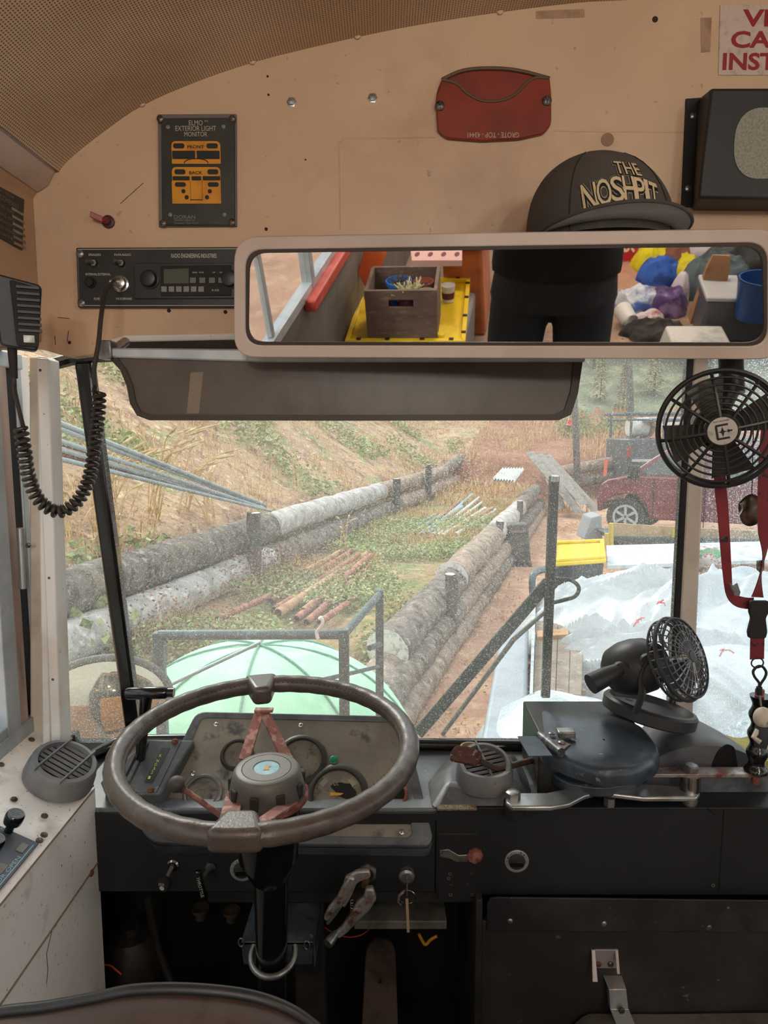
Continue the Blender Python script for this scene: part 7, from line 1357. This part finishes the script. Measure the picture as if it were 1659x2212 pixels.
t = T('wooden_crate', 'brown stained wooden crate with a slot handle holding plant pots in the mirror', 'crate', Mcr); fz = ch * .80
m = MB(); m.b2((0, -.016, 0), (cw, 0, ch - .085)); m.b2((0, -.016, ch - .045), (cw, 0, ch)); m.b2((0, -.016, ch - .085), (cw / 2 - .06, 0, ch - .045)); m.b2((cw / 2 + .06, -.016, ch - .085), (cw, 0, ch - .045)); t.part('front_board', m, CRW)
m = MB(); m.b2((0, -cdp, 0), (cw, -cdp + .016, ch)); t.part('back_board', m, CRW)
for x in (0, cw - .016): m = MB(); m.b2((x, -cdp + .016, 0), (x + .016, -.016, ch)); t.part('side_board', m, CRW)
m = MB(); m.b2((.016, -cdp + .016, 0), (cw - .016, -.016, .012)); t.part('bottom_board', m, CRW)
def pot(x, y, r, h, col, name, label, z=.11):
    c = Mcr @ V((x, y, z)); t = T('plant_pot', label, 'pot', c, 'pots in the wooden crate'); t.part('pot', MB().lathe([(r * .75, 0), (r, h), (r * 1.06, h), (r * 1.06, h - .015), (r * .96, h - .012), (r * .9, h - .01), (r * .8, h - .03), (.0001, h - .03)], 28, None, False), mk('pot_' + name, col, .5)); 
    m = MB(); m.grid(lambda u, v: (r * .82 * v * math.cos(2 * PI * u), r * .82 * v * math.sin(2 * PI * u), h - .026 + .008 * noise.noise(V((u * 20, v * 20, x * 50)))), 20, 6); t.part('soil', m, mk('soil_' + name, '3f3028', .95, 0, [('a59c90', 70, .55, .6, 3)])); return c, t
def sprigs(t, n, r, h0, h1, col, w=.003, name='sprig'):
    m = MB(); mt = mk(name, col, .8, 0, [('e0d8b8' if col > '9' else '8a7a5a', 60, .5, .6, 3)])
    for i in range(n):
        a = random.uniform(0, 2 * PI); rr = random.uniform(0, r); p = V((rr * math.cos(a), rr * math.sin(a), h0)); d = V((random.gauss(0, .4), random.gauss(0, .4), random.uniform(.5, 1))) * h1; m.tube([p, p + d * .5 + V((0, 0, .006)), p + d], [w, w * .9, w * .5], 5)
    t.part('sprig', m, mt)['kind'] = 'stuff'
c, t = pot(cw * .42, -.20, .062, .12, '2c6fc4', 'blue', 'blue plant pot with dry stems in the wooden crate'); sprigs(t, 45, .05, .09, .07, '4a3a30', .0016, 'dead_stem')
c, t = pot(cw * .77, -.21, .048, .11, '9a5240', 'clay', 'terracotta pot of speckled soil in the wooden crate')
c, t = pot(cw * .58, -.085, .062, .10, '5a2440', 'plum', 'plum pot overflowing with pale green succulents in the crate'); sprigs(t, 70, .06, .08, .075, 'b0b080', .006, 'succulent')
c, t = pot(cw * .22, -.075, .045, .09, '4a2c34', 'brown', 'small dark pot with a white ring at the left front of the crate'); sprigs(t, 20, .035, .07, .04, '9a8a6a', .0016, 'twig')
c, t = pot(cw * .84, -.085, .045, .11, 'b8b8a4', 'pale', 'pale rimmed pot at the right front of the crate')
# orange lids and tub, carton, cup
ORG = mk('orange_plastic', 'd9622a', .4, 0, [('c4521f', 5, .5, .7, 4)])
def rquad(name, label, cat, pts, mat, th=(0, -.02, 0), group=None, bev=.006, lift=None):
    m = MB(); m.hexa([RM(*p[:2], y=p[2]) for p in pts], th); return single(name, m, mat, label, cat, group, bev=bev, at=RM(pts[0][0], pts[0][1], y=pts[0][2]))
rquad('orange_tray', 'orange plastic tray standing on edge left of the wooden crate in the mirror', 'tray', ((788, 535, -1.62), (838, 538, -1.62), (800, 640, -1.52), (772, 590, -1.55)), ORG)
t = T('orange_bin', 'orange tinted bin behind and right of the wooden crate in the mirror', 'bin', (RM(1000, 700, z=0))); a, b, c_, d_ = RM(962, 745, y=-1.9), RM(1030, 745, y=-1.9), RM(1040, 620, y=-1.95), RM(960, 600, y=-1.95)
m = MB(); m.hexa([V((a.x, -1.9, 0)), V((b.x + .05, -1.9, 0)), V((c_.x, -1.9, .52)), V((a.x - .02, -1.9, .52))], (0, -.45, 0)); t.part('body', m, mk('bin_orange_clear', 'b8693e', .4, 0, [('8a4a2c', 5, .45, .7, 4)]), w=True, bev=.02)
m = MB(); m.hexa([V((a.x - .05, -1.86, .52)), V((c_.x + .03, -1.86, .52)), V((c_.x + .03, -2.4, .52)), V((a.x - .05, -2.4, .52))], (0, 0, .04)); t.part('lid', m, ORG, w=True, bev=.012)
lt_ = .565
t = T('seedling_carton', 'pinkish carton with dark purple prints on the orange bin lid', 'carton', RM(960, 565, z=lt_)); m = MB(); qq = [RM(890, 575, z=lt_), RM(998, 575, z=lt_), RM(998, 525, z=lt_), RM(885, 525, z=lt_)]; m.hexa(qq, (0, 0, .03)); t.part('box', m, mk('carton_pink', 'c9a29a', .7), w=True)
m = MB()
for i in range(7):
    p = qq[0].lerp(qq[1], .12 + .13 * i).lerp(qq[3].lerp(qq[2], .12 + .13 * i), .25 + .4 * (i % 2)); m.lathe([(.022, 0), (.0001, .0005)], 12, Matrix.Translation(p + V((0, 0, .0305))) @ Matrix.Diagonal((.6, 1.5, 1, 1)), False)
t.part('print', m, mk('purple_print', '5c2038', .6), w=True)
t = T('paper_cup', 'white tub with a purple band between the crate and the yellow lid rim', 'tub', RM(966, 645, z=lz_)); c_ = RM(968, 650, z=lz_ + .002); m = MB(); m.lathe([(.030, 0), (.036, .085), (.038, .085), (.038, .09), (.0001, .088)], 24, Matrix.Translation(c_), False); t.part('cup', m, WP, w=True); m = MB(); m.lathe([(.0325, .018), (.0358, .055)], 24, Matrix.Translation(c_), False); t.part('band', m, bpy.data.materials['purple_print'], w=True)
# red strip under the rear side window
m = MB(); m.b2((WX + .001, -.62, SILL - .05), (WX + .05, -1.55, SILL + .0)); single('red_rail', m, mk('red_rail', 'b8483c', .45, 0, [('d0685a', 12, .5, .7, 4)]), 'salmon red padded rail under the side window in the mirror', 'rail', bev=.008)
# heap of clothes and things on the floor at the right of the mirror
def cl(name, label, cat, px, py, rx, ry, h, col, z0=0.0, amp=.04, fr=7, c2=None, group='clothes on the bus floor', n=44):
    p = RM(px, py, z=z0 + h * .5); m = MB(); sd = px * .37 + py
    def f(u, v):
        x = u * 2 - 1; y = v * 2 - 1; X = x * math.sqrt(1 - y * y / 2); Y = y * math.sqrt(1 - x * x / 2); r = math.sqrt(X * X + Y * Y); k = max(0, 1 - r ** 2.4) ** .6; w = V((X * rx * fr, Y * ry * fr, sd)); wx = V((noise.noise(w * .6), noise.noise(w * .7 + V((5, 0, 0))), 0))
        g_ = 1 + .22 * noise.noise(V((X * 2, Y * 2, sd))); return (p.x + X * rx * g_, p.y + Y * ry * g_, max(z0 + .002, z0 + h * k + amp * (.9 * ridg(w + wx) + .4 * ridg(w * 2.2)) * (.2 + .8 * k)))
    m.grid(f, n, n); mt = mk(name + '_m%d' % px, col, .8, 0, [(c2 or col, 9, .48, .6, 4)], (.3, 40, .005)); return single(name, m, mt, label, cat, group, ang=75, at=(p.x, p.y, z0))
m = MB(); m.hexa([RM(1310, 640, z=.004), RM(1440, 640, z=.004), RM(1425, 560, z=.004), RM(1310, 560, z=.004)], (0, 0, .006)); single('cardboard_sheet', m, mk('cardboard', 'b28a72', .8, 0, [('9a745e', 5, .45, .7, 4)]), 'brown cardboard sheet on the floor below the red bag in the mirror', 'cardboard')
t = T('red_bag', 'red shopping bag with white numerals 1985 on the floor in the mirror', 'bag', RM(1352, 560, z=.12)); qb = [RM(1318, 565, z=.02), RM(1388, 562, z=.02)]; by = (qb[0].y + qb[1].y) / 2
m = MB(); x0_, x1_ = qb[0].x, qb[1].x; m.grid(lambda u, v: (lerp(x0_, x1_, u), by - .02 * math.sin(PI * u) * (1) - .10 * v, .005 + .34 * v + .0 * u + .01 * noise.noise(V((u * 5, v * 5, 0)))), 20, 14); m.grid(lambda u, v: (lerp(x0_, x1_, u), by - .22 + .10 * v, .005 + .34 * v), 20, 14)
t.part('bag', m, mk('bag_red', 'c8242c', .45), w=True); m = MB(); Mq = frame(((x0_ + x1_) / 2, by - .035, .13), (1, 0, 0), (0, -.28, 1)); Mq2 = Matrix((( -1, 0, 0, 0), (0, 1, 0, 0), (0, 0, -1, 0), (0, 0, 0, 1)))
m.text('1985', 0, 0, (x1_ - x0_) * .72, .095, 0.004, frame(((x0_ + x1_) / 2, by + .006, .13), (-1, 0, 0), (0, -.28, 1)), bold=.03); t.part('numerals', m, WHITEINK, w=True)
cl('yellow_cloth', 'bright yellow towel heap beside the red bag in the mirror', 'cloth', 1413, 555, .14, .13, .16, 'd8cc1e', c2='b8aa10')
cl('yellow_cloth', 'second yellow cloth between the brown and dark clothes in the mirror', 'cloth', 1480, 585, .10, .16, .13, 'c4b81c', c2='8f8510')
cl('blue_cloth', 'blue cloth heap below the yellow towel in the mirror', 'cloth', 1425, 588, .15, .11, .12, '2c5ab0', c2='1c3c80')
cl('brown_cloth', 'brown cloth heap right of the yellow towel in the mirror', 'cloth', 1458, 556, .10, .17, .18, '6e4538', c2='54322a')
cl('grey_shirt', 'dark grey shirts piled at the upper right of the mirror', 'cloth', 1620, 560, .34, .16, .20, '4a4d50', c2='33363a', amp=.06)
cl('teal_jacket', 'teal grey jacket draped over the pile at the right of the mirror', 'cloth', 1545, 600, .22, .17, .20, '53646a', c2='3c4a50', amp=.06)
cl('white_cloth', 'white and lilac clothes at the top edge of the mirror', 'cloth', 1530, 535, .16, .12, .14, 'c9c4cc', c2='9a7aa8')
cl('plaid_shirt', 'purple plaid shirt in the middle of the mirror floor pile', 'cloth', 1440, 650, .13, .12, .12, '4a3566', c2='8f7fae')
cl('striped_cloth', 'white striped cloth folded over the purple plaid shirt', 'cloth', 1470, 622, .06, .08, .18, 'c8c4cc', c2='a5a2b4', amp=.015)
cl('white_bag', 'white and blue plastic bag on the floor next to the person', 'bag', 1378, 648, .16, .13, .10, 'c4ccd6', c2='4a6ab0')
cl('dark_rag', 'black rags and scraps on the floor below the plastic bag', 'cloth', 1420, 715, .20, .10, .06, '2a2826', c2='4a4644')
cl('clear_wrap', 'crumpled clear wrapping with red specks on the floor', 'wrapper', 1400, 690, .10, .08, .05, 'c8bfc0', c2='a5484c')
t = T('paper_bag', 'tall brown paper bag standing in the mirror pile', 'bag', RM(1522, 700, z=0)); pb = RM(1520, 700, z=.0); m = MB(); m.v = [pb + V(v) for v in ((-.075, 0, 0), (.075, 0, 0), (.075, -.10, 0), (-.075, -.10, 0), (-.06, .0, .33), (.06, .01, .33), (.06, -.05, .33), (-.06, -.04, .33), (-.04, -.02, .40), (.05, -.01, .40), (.05, -.03, .40), (-.04, -.03, .40))]; m.f = [(0, 1, 2, 3)] + [(a + i, a + (i + 1) % 4, a + 4 + (i + 1) % 4, a + 4 + i) for a in (0, 4) for i in range(4)] + [(8, 9, 10, 11)]; t.part('bag', m, mk('kraft_paper', 'a07a58', .8, 0, [('80603f', 7, .5, .7, 4)]), w=True)
t = T('white_basket', 'white perforated plastic basket turned over at the bottom of the mirror', 'basket', RM(1505, 740, z=0)); wb = RM(1505, 728, z=.10); Mw2 = Matrix.Translation((wb.x, wb.y, 0)) @ Matrix.Rotation(R(-4), 4, 'Z')
m = MB(); m.box((0, 0, .06), (.33, .22, .12), Mw2, taper=.9); t.part('shell', m, WP, w=True, bev=.012); m = MB()
for i in range(15):
    for j in range(5): m.box((-.14 + i * .02, .1085 - .002 * j, .02 + j * .018), (.009, .002, .009), Mw2)
t.part('hole', m, mk('hole_grey', '5c6064', .7), w=True)['kind'] = 'stuff'
t = T('blue_bucket', 'blue plastic tub at the right edge of the mirror', 'tub', RM(1640, 650, z=.2)); c_ = RM(1645, 640, z=.30); m = MB(); m.lathe([(.0001, -.12), (.10, -.12), (.14, .10), (.145, .10), (.13, .10), (.09, -.09), (.0001, -.09)], 28, Matrix.Translation(c_), False, 1, .8); t.part('tub', m, mk('tub_blue', '1f4a86', .4), w=True)
t = T('grey_tote', 'dark grey tote with a white lid at the lower right of the mirror', 'tote', RM(1600, 700, z=0)); g0 = RM(1598, 705, z=.1); m = MB(); m.b2((g0.x - .2, g0.y - .3, 0), (g0.x + .2, g0.y, .24)); t.part('body', m, mk('tote_smoky', '55585c', .4), w=True, bev=.02); m = MB(); m.b2((g0.x - .21, g0.y - .31, .24), (g0.x + .21, g0.y + .01, .265)); t.part('lid', m, mk('lid_frost', 'b5b8ba', .4), w=True, bev=.008)
t = T('white_pail', 'small white pail lying on its side next to the person in the mirror', 'pail', RM(1362, 700, z=.05)); c_ = RM(1362, 695, z=.06); m = MB(); m.lathe([(.045, 0), (.055, .12), (.05, .12), (.04, .005)], 24, axM(c_, (-.4, -1, .2)), False); t.part('pail', m, WP, w=True)
# ---------------------------------------------------------------- the person holding the phone
PX, PY = .275, -.30
SKIN = mk('skin', 'c08a6c', .55, 0, [('b07a5c', 14, .5, .7, 4)]); SHIRT = mk('black_shirt', '191a1d', .9, 0, [('24262a', 9, .5, .7, 4)], (.3, 30, .004)); TROU = mk('black_trousers', '2b2c31', .85, 0, [('37383d', 7, .5, .7, 4)], (.3, 24, .004))
def chain(m, pts, n=14):
    for i in range(len(pts) - 1):
        (a, ra), (b, rb) = pts[i], pts[i + 1]; a = V(a); b = V(b); fl = 1.0; m.tube([a, a.lerp(b, .5), b], [ra, (ra + rb) / 2, rb], n)
        m.ball(a, ra * .999, n, 8); m.ball(b, rb * .999, n, 8)
def W_(x, y, z): return (PX + x, PY + y, z)
def torso(m, secs):
    n = 28; k0 = len(m.v)
    for (z, rx, ry, dy) in secs:
        for i in range(n): a = 2 * PI * i / n; m.v.append(V(W_(rx * math.copysign(abs(math.cos(a)) ** .85, math.cos(a)), dy + ry * math.sin(a), z)))
    m.f += [(k0 + j * n + i, k0 + j * n + (i + 1) % n, k0 + (j + 1) * n + (i + 1) % n, k0 + (j + 1) * n + i) for j in range(len(secs) - 1) for i in range(n)] + [tuple(range(k0, k0 + n))[::-1], tuple(range(k0 + (len(secs) - 1) * n, k0 + len(secs) * n))]
def remesh(o, v): r = o.modifiers.new('skin', 'REMESH'); r.mode = 'VOXEL'; r.voxel_size = v; r.use_smooth_shade = True; s = o.modifiers.new('soft', 'SMOOTH'); s.factor = .5; s.iterations = 3; return o
LH = V((-.042, -.030, 1.245)); RH = V((.088, -.030, 1.285))           # wrists near the phone
t = T('person', 'person in black shirt and trousers holding up a phone, reflected in the mirror', 'person', W_(0, 0, 0))
m = MB(); torso(m, [(.97, .16, .105, 0), (1.0, .165, .11, .0), (1.15, .14, .10, 0), (1.30, .16, .11, 0), (1.42, .17, .10, 0), (1.47, .10, .08, 0)])
chain(m, [(W_(0, 0, 1.44), .06), (W_(0, .01, 1.54), .053)]); hd = V(W_(0, .025, 1.645))
m.ball(hd, (.074, .094, .112), 28, 18, f=lambda d: 1 - .12 * max(0, -d.z) * (1 - abs(d.y))); m.ball(hd + V((0, .088, -.012)), (.014, .018, .020), 12, 8); m.ball(hd + V((0, .07, -.085)), (.035, .028, .025), 14, 8)
for s in (-1, 1): m.ball(hd + V((s * .075, -.005, -.005)), (.010, .022, .032), 12, 8)
m.tube([hd + V((-.022, .092, -.047)), hd + V((0, .098, -.047)), hd + V((.022, .092, -.047))], [.006, .009, .006], 8)
for s in (-1, 1):
    chain(m, [(W_(s * .098, 0, .97), .075), (W_(s * .105, .01, .50), .055), (W_(s * .105, -.02, .10), .036)]); chain(m, [(W_(s * .105, -.02, .06), .035), (W_(s * .11, .12, .04), .03)])
SHL = V(W_(-.19, 0, 1.41)); SHR = V(W_(.19, 0, 1.41)); ELL = V((-.05, -.24, 1.27)); ELR = V(W_(.22, .10, 1.30))
chain(m, [(SHL, .05), (ELL, .040)]); chain(m, [(ELL, .039), (LH, .026)]); chain(m, [(SHR, .05), (ELR, .040)]); chain(m, [(ELR, .039), (RH, .026)])
for s, wr, tgt in ((-1, LH, V((-.030, -.018, 1.30))), (1, RH, V((.066, -.018, 1.315)))):
    palm = wr.lerp(tgt, .6) + V((s * .010, -.006, 0)); chain(m, [(wr, .024), (palm, .026)]); chain(m, [(palm + V((0, 0, -.012)), .02), (palm + V((0, 0, .026)), .021)])
    ex = -.012 if s < 0 else .058                                            # phone edges
    for k_, L_ in enumerate((.9, 1.0, .95, .78)):
        b0 = palm + V((s * .004, -.010, .030 - .019 * k_)); b1 = V((ex + s * .020, -.034, b0.z + .004)); b2 = V((ex - s * .006, -.036, b0.z + .006)); b3 = V((ex - s * .022 * L_, -.034, b0.z + .006)); chain(m, [(b0, .0095), (b1, .009), (b2, .0085), (b3, .0075)], 10)
    chain(m, [(palm + V((s * .0, .006, -.012)), .012), (V((ex + s * .012, -.004, palm.z + .002)), .0105), (V((ex - s * .004, -.001, palm.z + .020)), .0085)], 10)
remesh(t.part('body', m, SKIN, w=True), .0065)
m = MB(); torso(m, [(1.055, .205, .135, .0), (1.12, .20, .135, 0), (1.22, .19, .13, 0), (1.34, .20, .13, 0), (1.42, .20, .115, 0), (1.475, .12, .085, 0), (1.485, .075, .07, 0)])
chain(m, [(SHL, .065), (SHL.lerp(ELL, .62), .060)]); chain(m, [(SHR, .065), (SHR.lerp(ELR, .62), .060)]); remesh(t.part('shirt', m, SHIRT, w=True), .011)
m = MB(); torso(m, [(.945, .195, .125, 0), (.97, .205, .135, 0), (1.04, .195, .13, 0), (1.09, .185, .12, 0)])
for s in (-1, 1): chain(m, [(W_(s * .103, 0, .93), .100), (W_(s * .112, .0, .78), .096), (W_(s * .112, .0, .68), .092), (W_(s * .108, .01, .48), .078), (W_(s * .11, -.02, .10), .066)])
remesh(t.part('trousers', m, TROU, w=True), .012)
m = MB(); m.ball(hd + V((0, -.018, .022)), (.084, .094, .104), 24, 16, f=lambda d: 1 if d.y < .45 else .86); t.part('hair', m, mk('hair_brown', '3a2a20', .7, 0, [('4c382a', 30, .5, .7, 4)]), w=True)
for s in (-1, 1):
    m = MB(); m.ball(hd + V((s * .031, .083, .012)), .0115, 14, 10); e = t.part('eye', m, mk('eye_white', 'e0dcd6', .3) if s < 0 else bpy.data.materials['eye_white'], w=True); m = MB(); m.ball(hd + V((s * .031, .0925, .012)), (.005, .003, .005), 10, 6); t.part('iris', m, DARKINK, e, w=True)
    m = MB(); m.ball(W_(s * .112, .05, .045), (.048, .135, .05), 20, 12, f=lambda d: 1 if d.z > -.6 else .92); t.part('shoe', m, BLKM, w=True)
t = T('mobile_phone', 'dark mobile phone held up in both hands taking the picture', 'phone', (.022, -.016, 1.30)); m = MB(); m.prism(rrect(.072, .150, .010, 5, (.022, 1.300)), .014, .022, frame((0, 0, 0), (1, 0, 0), (0, 0, 1))); t.part('case', m, BLKG, w=True, bev=.002)
